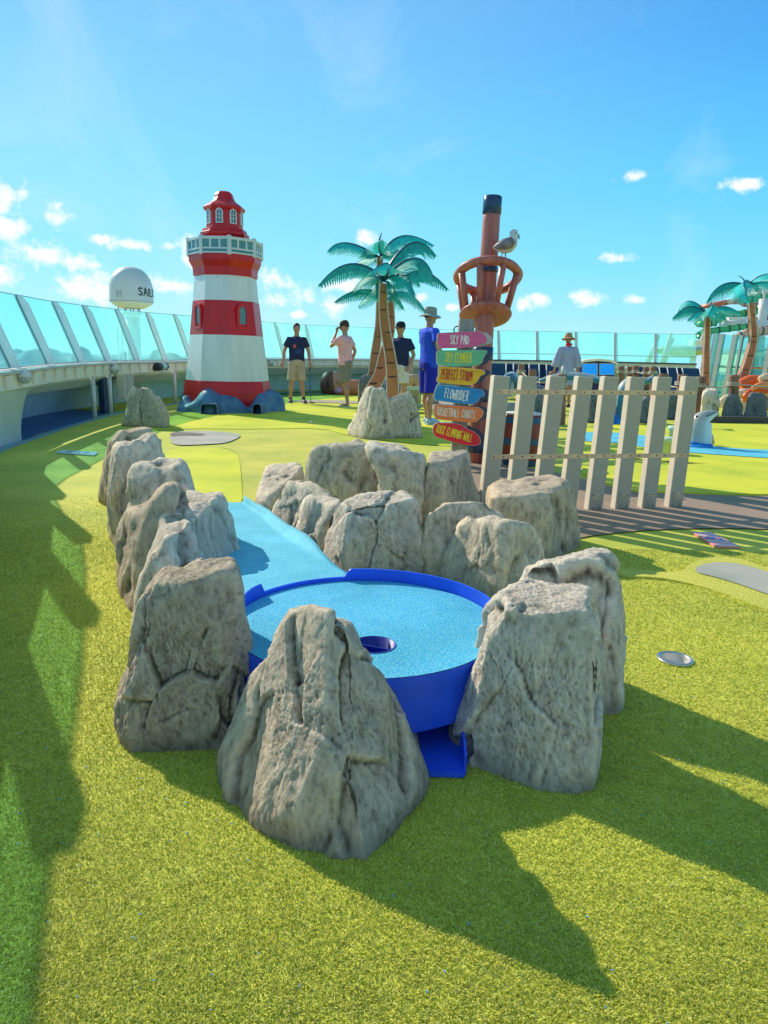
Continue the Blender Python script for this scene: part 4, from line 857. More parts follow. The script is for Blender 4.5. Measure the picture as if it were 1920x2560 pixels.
for k in range(5):
    for s_ in range(2 if k > 1 else 1):
        x0 = .0+.1*s_; x1 = x0+(.17 if k < 2 else .065)
        def wp(x, z): a = R(-112)+x/rr; return (dc[0]+(rr+.003)*math.cos(a), dc[1]+(rr+.003)*math.sin(a), zb+.24+z)
        b.add([wp(x0, .17-k*.035), wp(x1, .17-k*.035), wp(x1, .182-k*.035), wp(x0, .182-k*.035)], [(0, 1, 2, 3)])
b.build('notice', mat('notice grey', (.35, .36, .42), .5), dome, fix=False)

# ------------------------------------------------------------------ lighthouse
LY = 13.95
lax = Yp(571, 985, LY); LX = lax[0]
def lz(zy): return float(Yp(570, 440+zy/2.183, LY)[2])
S_ = LY*.985/F/2.183       # metres per zoom pixel
lh = thing('lighthouse', 'red and white striped octagonal model lighthouse with railed balcony', 'lighthouse', (LX, LY, 0))
lean = Matrix.Translation((LX, LY, 0)) @ Matrix.Rotation(R(.35), 4, 'Y') @ Matrix.Translation((-LX, -LY, 0))
PH = math.atan2(-LY, -LX)+R(6)
def octo(prof, name, m, smooth=False, n=8, bevel=True):
    b = MB(); b.lathe([(r*S_, z) for r, z in prof], n, (LX, LY, 0), ph=PH, smooth=smooth)
    return b.build(name, m, lh)
rAt = lambda zy: 230-(1185-zy)*(230-160)/(1185-548)
# slight taper curve
octo([(236, 0), (236, lz(1178)), (226, lz(1115))], 'wall', M_red)
octo([(223, lz(1115)+.001), (194, lz(872))], 'wall', M_lhw)
octo([(194.5, lz(872)+.001), (174, lz(690))], 'wall', M_red)
octo([(172, lz(690)+.001), (160, lz(546))], 'wall', M_lhw)
octo([(164, lz(556)), (168, lz(552)), (168, lz(540)), (170, lz(512)), (186, lz(480)), (188, lz(474)), (188, lz(440)), (186, lz(438))], 'collar', M_red)
octo([(118, lz(445)), (118, lz(345)), (126, lz(330)), (126, lz(318)), (116, lz(312)), (112, lz(296)), (96, lz(292))], 'drum', M_red)
octo([(94, lz(300)), (92, lz(190))], 'lantern_wall', M_red)
octo([(96, lz(200)), (104, lz(192)), (108, lz(186)), (107, lz(176)), (92, lz(163)), (72, lz(150)), (57, lz(136)), (50, lz(120)), (47, lz(106)), (41, lz(95)), (28, lz(87)), (14, lz(84)), (.5, lz(83))], 'roof', M_red)
# balcony rail: eight sides with posts, three panes each
def oct_corner(r, k, z):
    a = PH+2*math.pi*k/8; rr_ = r*S_; return np.array([LX+rr_*math.cos(a), LY+rr_*math.sin(a), z])
z0, z1, zm = lz(446), lz(366), lz(420)
rail = MB(); pane = MB()
for k in range(8):
    A, B_ = oct_corner(188, k, 0), oct_corner(188, k+1, 0); d = (B_-A)[:2]; L = np.linalg.norm(d); ang = math.atan2(d[1], d[0]); RM = Matrix.Rotation(ang, 3, 'Z'); c = (A+B_)/2
    rail.box((c[0], c[1], z1), (L+.02, .05, .05), RM, .008); rail.box((c[0], c[1], z0+.012), (L, .045, .024), RM); rail.box((c[0], c[1], zm), (L, .035, .028), RM)
    rail.box((A[0], A[1], (z0+z1)/2+.01), (.06, .06, z1-z0+.07), RM, .008)
    for q in (1, 2): p = A+(B_-A)*q/3; rail.box((p[0], p[1], (zm+z1)/2), (.035, .034, z1-zm-.03), RM)
    pane.box((c[0], c[1], (z0+z1)/2), (L-.04, .012, z1-z0-.04), RM)
ro = rail.build('balcony_rail', M_white, lh); pane.build('pane', mat('balcony pane', (.10, .30, .34), .3, .1), ro)
octo([(186, lz(446)), (186, lz(440))], 'balcony_floor', mat('balcony floor', (.45, .12, .12), .6))
# windows
def arch(w, h, n=8):
    return [(-w/2, 0), (w/2, 0), (w/2, h-w/2)]+[(w/2*math.cos(math.pi*k/n), h-w/2+w/2*math.sin(math.pi*k/n)) for k in range(1, n)]+[(-w/2, h-w/2)]
def face_win(kf, r, zb_, w, h, frame_m, name, fw=.03, grid=False, u=.5):
    A, B_ = oct_corner(r, kf, zb_), oct_corner(r, kf+1, zb_); c = A+(B_-A)*u; ex = (B_-A); ex /= np.linalg.norm(ex); nn = np.array([ex[1], -ex[0], 0])
    if nn @ (c-np.array([LX, LY, zb_])) < 0: nn = -nn
    ez = np.array([0, 0, 1.])
    o_ = arch(w+2*fw, h+2*fw); i_ = arch(w, h); b = MB(); n = len(o_)
    P = [c+ex*p[0]+ez*(p[1]-fw) for p in o_]; Q = [c+ex*p[0]+ez*p[1] for p in i_]
    vs = [p+nn*.03 for p in P]+[q+nn*.03 for q in Q]+[p-nn*.05 for p in P]+[q+nn*.005 for q in Q]
    fs = []
    for j in range(n): k2 = (j+1) % n; fs += [(j, k2, n+k2, n+j), (j, 2*n+j, 2*n+k2, k2), (n+j, n+k2, 3*n+k2, 3*n+j)]
    b.add(vs, fs); fo = b.build(name, frame_m, lh)
    b = MB(); b.add([q+nn*.006 for q in Q], [tuple(range(n))]); b.build('pane', M_win, fo)
    if grid:
        b = MB(); RM = Matrix.Rotation(math.atan2(ex[1], ex[0]), 3, 'Z'); p = c+nn*.015
        b.box((p[0], p[1], zb_+h/2), (.012, .012, h), RM)
        for q in (.32, .6): b.box((p[0], p[1], zb_+h*q), (w, .011, .012), RM)
        b.build('glazing_bar', M_white, fo)
kf = [k for k in range(8)]
# faces turned to the viewer: find by normal
def facing(k): A, B_ = oct_corner(1, k, 0), oct_corner(1, k+1, 0); c = (A+B_)/2-np.array([LX, LY, 0]); return c
vis = sorted(range(8), key=lambda k: facing(k)[1])[:4]
for k in vis: face_win(k, 93, lz(268), .095, .22, M_white, 'window', .018, True)
lr = sorted(vis, key=lambda k: facing(k)[0])
face_win(lr[0], 186, lz(828), .16, .36, M_red, 'window', .05, False, .62)
face_win(lr[2], 186, lz(826), .15, .36, M_red, 'window', .05, False, .48)
for k in (lr[1],):
    for zy, r in ((568, 163), (890, 196)):
        A, B_ = oct_corner(r, k, lz(zy)), oct_corner(r, k+1, lz(zy)); c = A*.5+B_*.5; b = MB(); b.ell(c, (.009, .009, .009), None, 8, 6); b.build('bolt', M_black, lh)
# rock skirt with tunnels
def skirt():
    n = 160; vs = []; fs = []; K = 12
    for i in range(n):
        a = 2*math.pi*i/n; lob = .10*math.sin(a*3+1)+.06*math.sin(a*7+.6)+.04*math.sin(a*11+2)
        RB = 1.02+lob*.6; HT = .30+.12*math.sin(a*4+2.2)+.05*math.sin(a*9)+.05*noise.noise(Vector((math.cos(a)*3, math.sin(a)*3, 5)))
        for k in range(K):
            u = k/(K-1); r = RB-(RB-.74)*u**1.4; z = HT*math.sin(u*math.pi/2)**.8
            q = noise.noise(Vector((r*math.cos(a)*4, r*math.sin(a)*4, z*6)))*.045
            vs.append((LX+(r+q)*math.cos(a)*1.0, LY+(r+q)*math.sin(a), z+q*.4*(k > 0)))
    for i in range(n):
        for k in range(K-1):
            j = (i+1) % n; fs.append((i*K+k, j*K+k, j*K+k+1, i*K+k+1))
    b = MB(); b.add(vs, fs, True)
    o = b.build('rock_base', mat('blue painted rock', (.14, .31, .48), .55, .3, 5, .9, 14, col2=(.025, .09, .22), detail=8), None)
    tag(o, 'dark blue painted rock mound with two tunnel openings under the lighthouse', 'rock mound'); return o
sk = skirt()
M_tun = mat('tunnel frame', (.10, .20, .35), .4); M_tund = mat('tunnel inside', (.012, .03, .09), .6)
for (xa, xb, yt, yb) in ((1095, 1200, 1240, 1300), (1380, 1432, 1240, 1300)):
    g0 = G(xa/2.183, 440+yb/2.183); g1 = G(xb/2.183, 440+yb/2.183); yy = min(g0[1], g1[1])-.03; zt_ = float(Yp(xa/2.183, 440+yt/2.183, yy)[2]); w = g1[0]-g0[0]; cx = (g0[0]+g1[0])/2
    b = MB(); o_ = [(-w/2, 0), (w/2, 0), (w/2, zt_*.8), (w/2-.04, zt_), (-w/2+.04, zt_), (-w/2, zt_*.8)]; i_ = [(x*.86, max(.012, z*.9)) for x, z in o_]
    P = [(cx+x, yy, z) for x, z in o_]; Q = [(cx+x, yy, z) for x, z in i_]; P2 = [(cx+x, yy+.5, z) for x, z in o_]; Q2 = [(cx+x, yy+.45, z) for x, z in i_]; n = 6
    fs = [(j, (j+1) % n, n+(j+1) % n, n+j) for j in range(n)]+[(j, 2*n+j, 2*n+(j+1) % n, (j+1) % n) for j in range(n)]
    b.add(P+Q+P2, fs); fo = b.build('tunnel_frame', M_tun, sk)
    b = MB(); b.add(Q+Q2, [(j, n+j, n+(j+1) % n, (j+1) % n) for j in range(n)]+[tuple(range(n, 2*n))]); b.build('tunnel', M_tund, fo)

# ------------------------------------------------------------------ mast with crow's nest
MY = 7.9
mb = G(1190, 1157); MY = mb[1]; top = Yp(1232, 495, MY)
mast = thing('ship_mast', 'tall brown painted mast with dark blue bands and a crows nest', 'mast', (mb[0], mb[1], 0))
A = Vector((mb[0], MY, 0)); T = Vector((top[0], MY, top[2])); ax = (T-A).normalized(); ML = (T-A).length
def mz(py): q = Yp(1215, py, MY); return (q[2])/T.z*ML
b = MB(); r0m, r1m = .105, .082
b.tube([A+ax*(ML*k/12) for k in range(13)], [r0m+(r1m-r0m)*k/12 for k in range(13)], 32); b.build('pole', M_mast, mast)
def rad_at(s): return r0m+(r1m-r0m)*s/ML
for (pa, pb) in ((535, 493), (680, 668), (900, 868), (1003, 985), (1130, 1108)):
    s0, s1 = mz(pa), mz(pb); b = MB(); e = .008
    b.lathe([(rad_at(s0), s0-.004), (rad_at(s0)+e, s0), (rad_at(s1)+e, s1)]+([(rad_at(s1)-.005, s1+.012), (.001, s1+.012)] if pa == 535 else [(rad_at(s1), s1+.004)]), 36, A, ax, caps=False); b.build('band', M_navy, mast)
# crow's nest: both rings tip so that their front edge is raised
nax = (ax+Vector((0, .46, 0))).normalized(); ex_ = Vector((1, 0, 0)); ex_ = (ex_-nax*ex_.dot(nax)).normalized(); ey_ = nax.cross(ex_)
cn = A+ax*mz(789); rn_ = A+ax*mz(692)
b = MB(); b.lathe([(.085, -.028), (.21, -.03), (.250, -.014), (.262, .006), (.250, .026), (.085, .03)], 56, cn, nax, caps=False); b.build('platform', M_mast, mast)
b = MB(); b.lathe([(.262, -.034), (.320, -.032), (.342, 0), (.322, .032), (.262, .034), (.246, 0), (.262, -.034)], 64, rn_, nax, caps=False); b.build('ring', M_mast, mast)
for k in range(8):
    a = R(-68+k*45); d = ex_*math.cos(a)+ey_*math.sin(a); tn = nax.cross(d); b = MB()
    b.tube([cn+d*.218+nax*.02, rn_+d*.292-nax*.02], [.026, .030], 8, sect=[(1, .4), (1, -.4), (.6, -1), (-.6, -1), (-1, -.4), (-1, .4), (-.6, 1), (.6, 1)], up=tuple(tn)); b.build('baluster', M_mast, mast)
# seagull
def seagull():
    c = zc(1020, 460, 3.073); gy = MY-.22
    P = lambda x, y, dy=0: V(Yp(*c(x, y), gy+dy)); base = P(750, 585)
    g = thing('seagull', 'model seagull with grey wings standing on the crows nest ring', 'seagull', base)
    b = MB(); s = .00141*gy/7.9*1.0; u = gy/F/3.073
    W = (.72, .70, .68); 
    b.tube([P(655, 488), P(690, 500), P(730, 500), P(770, 480), P(800, 450), P(812, 420), P(814, 390), P(812, 365), P(810, 350)], [u*k for k in (6, 16, 34, 48, 44, 31, 30, 30, 12)], 16)
    body = b.build('body', mat('gull white', (.70, .68, .66), .5, .08, 20), g)
    for sd in (-1, 1):
        b = MB(); b.tube([P(652, 486, sd*.01), P(690, 478, sd*.05), P(740, 462, sd*.075), P(790, 450, sd*.07), P(822, 450, sd*.04)], [u*k for k in (4, 24, 40, 40, 10)], 12, flat=1); 
        vs = b.v; b.build('wing', mat('gull wing grey', (.26, .22, .24), .5, .3, 12), g)
        b = MB(); q = P(735+sd*14, 535, sd*.02); b.tube([q, P(735+sd*14, 575, sd*.02), P(740+sd*14, 590, sd*.02)], u*5, 6); b.tube([P(735+sd*14, 583, sd*.02), P(765+sd*14, 590, sd*.02)], u*5, 6); b.build('leg', mat('gull leg', (.25, .42, .5), .5), g)
        b = MB(); b.ell(P(828, 380, -.0), (.004, .004, .004)); 
    b = MB(); b.tube([P(832, 382), P(848, 398), P(858, 425)], [u*12, u*9, u*2], 8); b.build('beak', mat('gull beak', (.12, .30, .40), .4), g)
    b = MB(); b.ell(P(825, 376, -.038), (.006, .004, .006), None, 8, 6); b.build('eye', M_black, body)
seagull()

# ------------------------------------------------------------------ signpost
SY = MY-.36; c3 = zc(1020, 460, 3.073)
pst = thing('signpost', 'square grey timber post carrying six painted arrow boards', 'signpost', V((Yp(1155, 1150, SY)[0], SY+.06, 0)))
pt = Yp(1167, 798, SY+.06); pbm = Yp(1144, 1150, SY+.06); b = MB()
dv = Vector((pt[0]-pbm[0], 0, pt[2])); Mx = Matrix.Rotation(math.atan2(dv.x, dv.z), 3, 'Y'); b.box(((pt[0]+pbm[0])/2, SY+.075, pt[2]/2), (.145, .12, pt[2]), Mx, .006); b.build('post', M_postgrey, pst)
b = MB(); q = Yp(*c3(375, 1110), SY); b.tube([V(Yp(*c3(x, y), SY+.05)) for x, y in ((385, 1092), (362, 1098), (350, 1118), (358, 1140))], .006, 6); b.build('cable', M_black, pst)
SIGNS = [('SKY PAD', 'pink', (.78, .12, .32), (.9, .85, .82), [(230, 1160), (240, 1145), (400, 1138), (548, 1133), (580, 1155), (603, 1185), (606, 1210), (590, 1220), (520, 1248), (420, 1257), (240, 1262), (228, 1225)], (325, 1228), (466, 1230), 62, .3),
 ('SKY CLIMBER', 'green', (.16, .55, .30), (.85, .75, .05), [(225, 1292), (238, 1280), (450, 1277), (600, 1279), (601, 1300), (585, 1318), (570, 1350), (566, 1372), (525, 1398), (330, 1402), (228, 1385), (223, 1340)], (285, 1370), (488, 1372), 72, .5),
 ('PERFECT STORM', 'yellow', (.90, .50, .02), (.55, .05, .02), [(238, 1400), (310, 1405), (480, 1415), (570, 1428), (588, 1440), (585, 1460), (550, 1478), (540, 1500), (520, 1528), (470, 1545), (330, 1535), (232, 1522), (224, 1500), (240, 1465)], (255, 1497), (490, 1513), 72, .5),
 ('FLOWRIDER', 'blue', (.0, .27, .68), (.8, .82, .85), [(228, 1545), (300, 1550), (450, 1563), (560, 1580), (582, 1600), (578, 1630), (550, 1640), (535, 1672), (490, 1693), (350, 1680), (215, 1660), (200, 1640), (212, 1590)], (278, 1640), (458, 1668), 72, .5),
 ('BASKETBALL COURTS', 'orange', (.90, .22, .07), (.85, .76, .68), [(204, 1700), (215, 1694), (400, 1705), (540, 1717), (570, 1735), (578, 1760), (560, 1795), (515, 1827), (440, 1828), (300, 1815), (215, 1800), (202, 1770)], (222, 1775), (510, 1805), 62, .5),
 ('ROCK CLIMBING WALL', 'red', (.82, .015, .04), (.88, .70, .04), [(205, 1850), (225, 1836), (340, 1838), (410, 1850), (440, 1875), (500, 1900), (540, 1932), (553, 1965), (550, 1995), (520, 2010), (440, 2003), (330, 1975), (215, 1940), (196, 1910), (195, 1880)], (212, 1908), (485, 1983), 62, .5)]
for k, (txt, cn_, col, tcol, poly, t0, t1, th, tw) in enumerate(SIGNS):
    Yf = SY-.03; c0_ = Yp(*c3(sum(p[0] for p in poly)/len(poly), sum(p[1] for p in poly)/len(poly)), Yf)
    sg = thing('sign_board', '%s arrow board reading %s on the signpost' % (cn_, txt), 'sign', c0_, 'painted direction boards on the post')
    P = [Yp(*c3(*p), Yf) for p in poly]
    b = MB(); b.prism([p for p in P], (0, -.012, 0)); fb = b.build('face_panel', wood_mat('sign paint '+cn_, col, tuple(x*.78 for x in col), (3, 3, 45), .4, .15), sg)
    cc = np.mean(P, 0); b = MB(); b.prism([cc+(p-cc)*1.035+np.array([0, .001, 0]) for p in P], (0, .016, 0)); b.build('edge_trim', mat('sign edge', (.72, .66, .58), .5), sg)
    # rear board: same outline, set back and pushed to the right, dark blue side and pale back edge
    b = MB(); b.prism([p+np.array([.075, .12, .0]) for p in [cc+(p-cc)*np.array([1.0, 1, .96]) for p in P]], (0, .07, 0)); b.build('rear_board', M_navy if k else mat('rear board pale', (.55, .55, .54), .4), sg)
    for s_ in (-.03, .05):
        for q_ in (.045, -.04): b = MB(); b.lathe([(.0045, 0), (.003, -.002)], 8, cc+np.array([s_, -.0135, q_]), (0, 1, 0)); b.build('screw', M_steel, fb)
    a = Yp(*c3(*t0), Yf-.0125); e = Yp(*c3(*t1), Yf-.0125); ex = e-a; w = np.linalg.norm(ex); ex /= w; ez = np.array([-ex[2], 0, ex[0]])
    lettering(txt, a, ex, ez, np.array([0, -1., 0]), w, th/3.073*Yf/F, .0085 if len(txt) < 14 else .0072, 'lettering', mat('letters '+cn_, tcol, .5), fb)

# ------------------------------------------------------------------ plank fence
fen = thing('plank_fence', 'grey plank fence of eight slats joined by two brass strips, seen from behind the pool', 'fence', V(G(1450, 1272)))
tops = [(1252, 941), (1321, 942), (1391, 942), (1460, 943), (1525, 943), (1590, 944), (1657, 944), (1726, 943)]
bots = [(1231, 1242), (1290, 1262), (1352, 1268), (1418, 1272), (1495, 1273), (1557, 1274), (1621, 1272), (1682, 1267)]
gl = G(1495, 1274); gr = G(1682, 1268)
def fy(x): return gl[1]+(gr[1]-gl[1])*(x-gl[0])/(gr[0]-gl[0])
def onf(px, py, off=0):
    # intersect view ray with fence plane
    d = ray(px, py); m_ = (gr[1]-gl[1])/(gr[0]-gl[0]); # y-gl1 = m(x-gl0)
    t = (gl[1]-m_*gl[0])/(d[1]-m_*d[0]); return EYE+d*t
exf = np.array([gr[0]-gl[0], gr[1]-gl[1], 0]); exf /= np.linalg.norm(exf); nf = np.array([exf[1], -exf[0], 0])
nf = nf if nf[1] < 0 else -nf
for k in range(8):
    T_ = onf(*tops[k]); u = k/7; bx = 1217+(1682-1217)*u; B_ = onf(bx, 1277-(u-.55)*12); B_[2] = .0
    axis = T_-B_; L = np.linalg.norm(axis); axis /= L; sd = np.cross(axis, nf); w = .112; dp = .06
    fnt = mat('x', (1, 1, 1)) if False else None
    b = MB(); vs = []
    Mx = Matrix((tuple(sd), tuple(-nf), tuple(axis))).transposed()
    cc = (T_+B_)/2
    b.box(cc+nf*.0, (w, dp, L), Mx, .004); so = b.build('slat', M_slat, fen)
    b = MB(); q = cc-sd*(w/2)*np.sign(sd[0])-sd*np.sign(sd[0])*.002; b.box(q, (.006, dp*.98, L*.998), Mx, .001); b.build('lit_edge', M_slatlit, so)  # pale strips on side and top paint in the sunlight
    b = MB(); q = cc+axis*(L/2+.002); b.box(q, (w*.98, dp*.98, .006), Mx, .001); b.build('lit_top', M_slatlit, so)
    if k >= 3 or k == 0:
        q = B_+axis*.068+nf*(dp/2+.003); b = MB(); b.box(q, (.078, .004, .115), Mx, .002); pl = b.build('foot_plate', M_steel, so)
        for sx in (-.03, .03):
            for sz in (-.045, .045): b = MB(); p = q+sd*sx+axis*sz+nf*.003; b.lathe([(.005, 0), (.003, .002)], 8, p, nf); b.build('bolt', mat('bolt dark', (.12, .11, .1), .4, metal=.6), pl)
for (pa, pb) in (((1237, 979), (1733, 982)), ((1224, 1141), (1711, 1137))):
    a = onf(*pa); e = onf(*pb); c_ = (a+e)/2; d_ = e-a; L = np.linalg.norm(d_); d_ /= L; up_ = np.cross(nf, d_); up_ = up_ if up_[2] > 0 else -up_; Mx = Matrix((tuple(d_), tuple(-nf), tuple(up_))).transposed()
    b = MB(); b.box(c_+nf*.026, (L, .009, .033), Mx, .003); st = b.build('brass_strip', M_brass, fen)
    for k in range(16):
        u = (.012+.046*(k % 2)+(k//2)*.137)
        if u < 1: b = MB(); b.lathe([(.0065, 0), (.004, .003), (.001, .003)], 8, a+d_*(u*L)+nf*.03, nf); b.build('screw', mat('screw dark', (.14, .10, .08), .5, metal=.5), st)

# barrel
bg = G(1300, 1168); by = bg[1]+.2
bx = Yp(1303, 1100, by)[0]; bz = float(Yp(1300, 1035, by)[2]); br = 52/F*by*1.02
bar = thing('barrel', 'dark red wooden barrel with blue hoops behind the fence', 'barrel', (bx, by, 0))
def brr(u): return br*(.86+.14*math.sin(math.pi*u))
M_bar = wood_mat('barrel staves', (.30, .045, .03), (.16, .02, .015), (40, 40, 2), .45, .4)
b = MB(); b.lathe([(brr(k/12), bz*k/12) for k in range(13)], 36, (bx, by, 0)); b.build('staves', M_bar, bar)
for u0, u1 in ((.02, .12), (.42, .55), (.84, .95)):
    b = MB(); b.lathe([(brr(u)+.005, bz*u) for u in (u0, (u0+u1)/2, u1)], 36, (bx, by, 0), caps=False); b.build('hoop', mat('hoop blue', (.02, .09, .20), .35), bar)
b = MB(); b.lathe([(brr(1)-.0, bz), (brr(1), bz+.015), (.001, bz+.017)], 36, (bx, by, 0), caps=False); b.build('lid', mat('barrel lid', (.7, .68, .68), .5), bar)

# ------------------------------------------------------------------ palms
def frond(root, A, Bm, C, W, n=24, bright=.5, ragged=.0, droop=50, name='frond', twist=0.):
    A, Bm, C = Vector(A), Vector(Bm), Vector(C); Q = Bm*2-(A+C)*.5
    pt = lambda t: A*(1-t)**2+Q*2*t*(1-t)+C*t*t
    tg = lambda t: ((Q-A)*(1-t)+(C-Q)*t).normalized()
    b = MB(); rib = MB(); rnd = random.Random(int(C.x*1000+C.z*777))
    teal = np.array((.04, .44, .38)); cyan = np.array((.04, .72, .78)); pale = np.array((.55, .92, .80))
    L = (C-A).length
    for side in (-1, 1):
        for i in range(n):
            t0 = .10+.88*i/n; t1 = .10+.88*(i+1)/n; tm = (t0+t1)/2; p0, p1 = pt(t0), pt(t1); t = tg(tm)
            h = t.cross(Vector((0, 0, 1)))
            if h.length < .15: h = t.cross(Vector((0, 1, 0)))
            h.normalize(); upn = h.cross(t); d = R(droop)+twist*side
            sd = (h*side*math.cos(d)-upn*math.sin(d))
            w = W*(math.sin(math.pi*min(1, tm*.93+.06))**.55)*(1-.35*tm)*rnd.uniform(.9, 1.06)
            web = w*.45; m0 = p0+sd*web+t*web*.35; m1 = p1+sd*web+t*web*.35
            tip = (p0+p1)*.5+sd*w+t*w*.62; dd = (p1-p0)
            k = bright if (i+side) % 2 else bright*.9
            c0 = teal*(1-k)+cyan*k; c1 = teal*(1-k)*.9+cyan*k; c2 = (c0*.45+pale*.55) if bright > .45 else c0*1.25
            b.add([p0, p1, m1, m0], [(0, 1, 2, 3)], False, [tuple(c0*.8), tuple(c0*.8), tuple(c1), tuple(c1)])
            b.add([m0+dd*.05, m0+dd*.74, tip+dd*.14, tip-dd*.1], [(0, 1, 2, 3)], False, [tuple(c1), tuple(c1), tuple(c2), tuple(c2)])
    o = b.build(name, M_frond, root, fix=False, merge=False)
    rib.tube([pt(k/12)+Vector((0, 0, .002)) for k in range(13)], [max(.004, W*.07*(1-k/13)) for k in range(13)], 6); rib.build('rib', mat('frond rib', (.01, .10, .16), .35), o)
    return o
def trunk(root, pts, widths, m, rings, y, zs=1.):
    P = [V(Yp(px, py, yy)) for (px, py, yy) in pts]; w = [wd/zs/F*yy/2 for wd, (_, _, yy) in zip(widths, pts)]
    # smooth
    PP = resample3(P, w, 26)
    sect = [(1, .92), (.92, 1), (-.92, 1), (-1, .92), (-1, -.92), (-.92, -1), (.92, -1), (1, -.92)]
    b = MB(); b.tube([p for p, _ in PP], [r for _, r in PP], 8, sect=sect, up=(0, 1, 0), smooth=False, flat=.8); to = b.build('trunk', m, root)
    for sgn in (-1, 1):
        e = MB(); e.tube([p+Vector((sgn*r*1.0, -r*.8*.97, 0)) for p, r in PP], .006*y/9.5+.003, 6); e.build('edge_trim', M_edge, to)
    # burnt ring marks
    for q in rings:
        rn = MB(); i = int(q*(len(PP)-1)); p, r = PP[i]; h = r*.45
        for sy in (-1,):
            x0, x1 = random.choice([(-.9, .6), (-.95, .2), (-.3, .95), (-.95, .95)])
            rn.add([p+Vector((x0*r, sy*(r*.8+.0035), -h*.1)), p+Vector(((x0+x1)/2*r, sy*(r*.8+.0035), -h*.5)), p+Vector((x1*r, sy*(r*.8+.0035), -h*.2)), p+Vector((x1*r, sy*(r*.8+.0035), h*.35)), p+Vector(((x0+x1)/2*r, sy*(r*.8+.0035), h*.2)), p+Vector((x0*r, sy*(r*.8+.0035), h*.2))], [(0, 1, 2, 3, 4, 5)]); rn.build('bark_mark', mat('burnt mark', (.09, .035, .03), .6), to, fix=False)
    return P
def resample3(P, w, n):
    out = []; k = len(P)
    for j in range(n+1):
        s = j/n*(k-1); i = min(int(s), k-2); t = s-i; a, b_, c, d = P[max(i-1, 0)], P[i], P[i+1], P[min(i+2, k-1)]
        p = .5*((2*b_)+(-a+c)*t+(2*a-5*b_+4*c-d)*t*t+(-a+3*b_-3*c+d)*t**3); out.append((p, w[i]*(1-t)+w[i+1]*t))
    return out
z1c = zc(640, 540, 3.318)
def palm(label, trunkpts, widths, rings, m, Yc, fronds, stem=None, cat='palm tree', W=.2, zf=z1c):
    b0 = Yp(*trunkpts[0][:2], trunkpts[0][2]); root = thing('palm_tree', label, cat, (b0[0], b0[1], 0), 'painted sheet metal palms')
    tp = [((b0[0], b0[1]))]; trunk(root, trunkpts, widths, m, rings, Yc, 3.318 if zf is z1c else 6.9125)
    for (p0, p1, p2, da, db, w, br, dr) in fronds:
        A = V(Yp(*zf(*p0), Yc)); B_ = V(Yp(*zf(*p1), Yc+da)); C = V(Yp(*zf(*p2), Yc+db)); frond(root, A, B_, C, w*1.5, bright=br, droop=dr+8)
    if stem:
        b = MB(); b.tube([V(Yp(*zf(*p), Yc)) for p in stem], [.014, .012, .008][:len(stem)], 6); b.build('bare_rib', mat('bare rib', (.02, .06, .25), .4), root)
    return root
T = lambda pts, y: [(*z1c(x, yy), y) for x, yy in pts]
palm('front palm of the clump with ochre upper trunk curving over the tall boulder', T([(1138, 1700), (1135, 1530), (1130, 1300), (1112, 1150), (1075, 950), (1056, 750), (1060, 560)], 10.2), [102, 100, 92, 84, 76, 66, 60], [.2, .32, .45, .55, .66, .82, .93], M_trunk2, 10.2,
     [((1060, 520), (780, 400), (512, 585), -.3, -.6, .21, .12, 42), ((1060, 500), (1290, 225), (1500, 340), .1, .2, .20, .15, 50), ((1060, 520), (1320, 350), (1478, 525), -.2, -.35, .21, .2, 42),
      ((1050, 540), (930, 500), (800, 625), .2, .5, .16, .12, 50), ((1065, 530), (1090, 395), (935, 475), -.4, -.75, .20, .95, 25), ((1065, 530), (1235, 500), (1310, 680), -.35, -.65, .20, .45, 45),
      ((1060, 540), (1150, 600), (1085, 690), -.2, -.4, .14, .1, 50), ((1055, 540), (960, 480), (870, 520), .6, 1.1, .16, .5, 50)], W=.2)
palm('palm leaning left at the foot and standing behind the front trunk', T([(935, 1480), (985, 1400), (1035, 1300), (1065, 1150), (1110, 980), (1118, 850), (1105, 680)], 10.9), [118, 114, 104, 84, 66, 60, 54], [.1, .22, .4, .7, .85], M_trunk, 10.9,
     [((1100, 655), (860, 615), (648, 718), -.2, -.5, .15, .3, 45), ((1100, 650), (940, 655), (848, 765), .2, .4, .14, .35, 45), ((1100, 650), (1270, 645), (1412, 805), -.3, -.6, .12, .75, 65), ((1100, 650), (1340, 455), (1603, 622), -.2, -.4, .15, .4, 75),
      ((1100, 650), (1180, 680), (1217, 775), .1, .3, .13, .12, 45), ((1100, 640), (1285, 500), (1350, 592), .5, .9, .14, .25, 45), ((1100, 650), (1000, 560), (1010, 690), -.3, -.6, .14, .15, 50)])
palm('tall straight palm at the back left of the clump', T([(965, 1330), (978, 1280), (990, 1150), (1008, 1000), (1020, 860), (1026, 600), (1028, 345)], 11.8), [82, 80, 72, 60, 48, 46, 44], [.15, .35, .5, .9], M_trunk, 11.8,
     [((1030, 350), (760, 225), (592, 298), -.3, -.6, .19, .7, 40), ((1030, 350), (1210, 168), (1482, 250), .1, .1, .20, .85, 50), ((1030, 350), (900, 290), (1000, 345), -.2, -.4, .12, .1, 50), ((1035, 330), (1020, 230), (1050, 200), -.7, -1.0, .17, 1.1, 20),
      ((1030, 345), (1140, 270), (1230, 330), .4, .8, .15, .3, 45), ((1030, 350), (910, 350), (800, 420), .5, .9, .16, .35, 45), ((1030, 350), (1090, 300), (1150, 345), -.3, -.5, .14, .2, 45)], stem=[(1022, 205), (1032, 170), (1042, 140)])
z2c = zc(1680, 660, 6.9125)
T2 = lambda pts, y: [(*z2c(x, yy), y) for x, yy in pts]
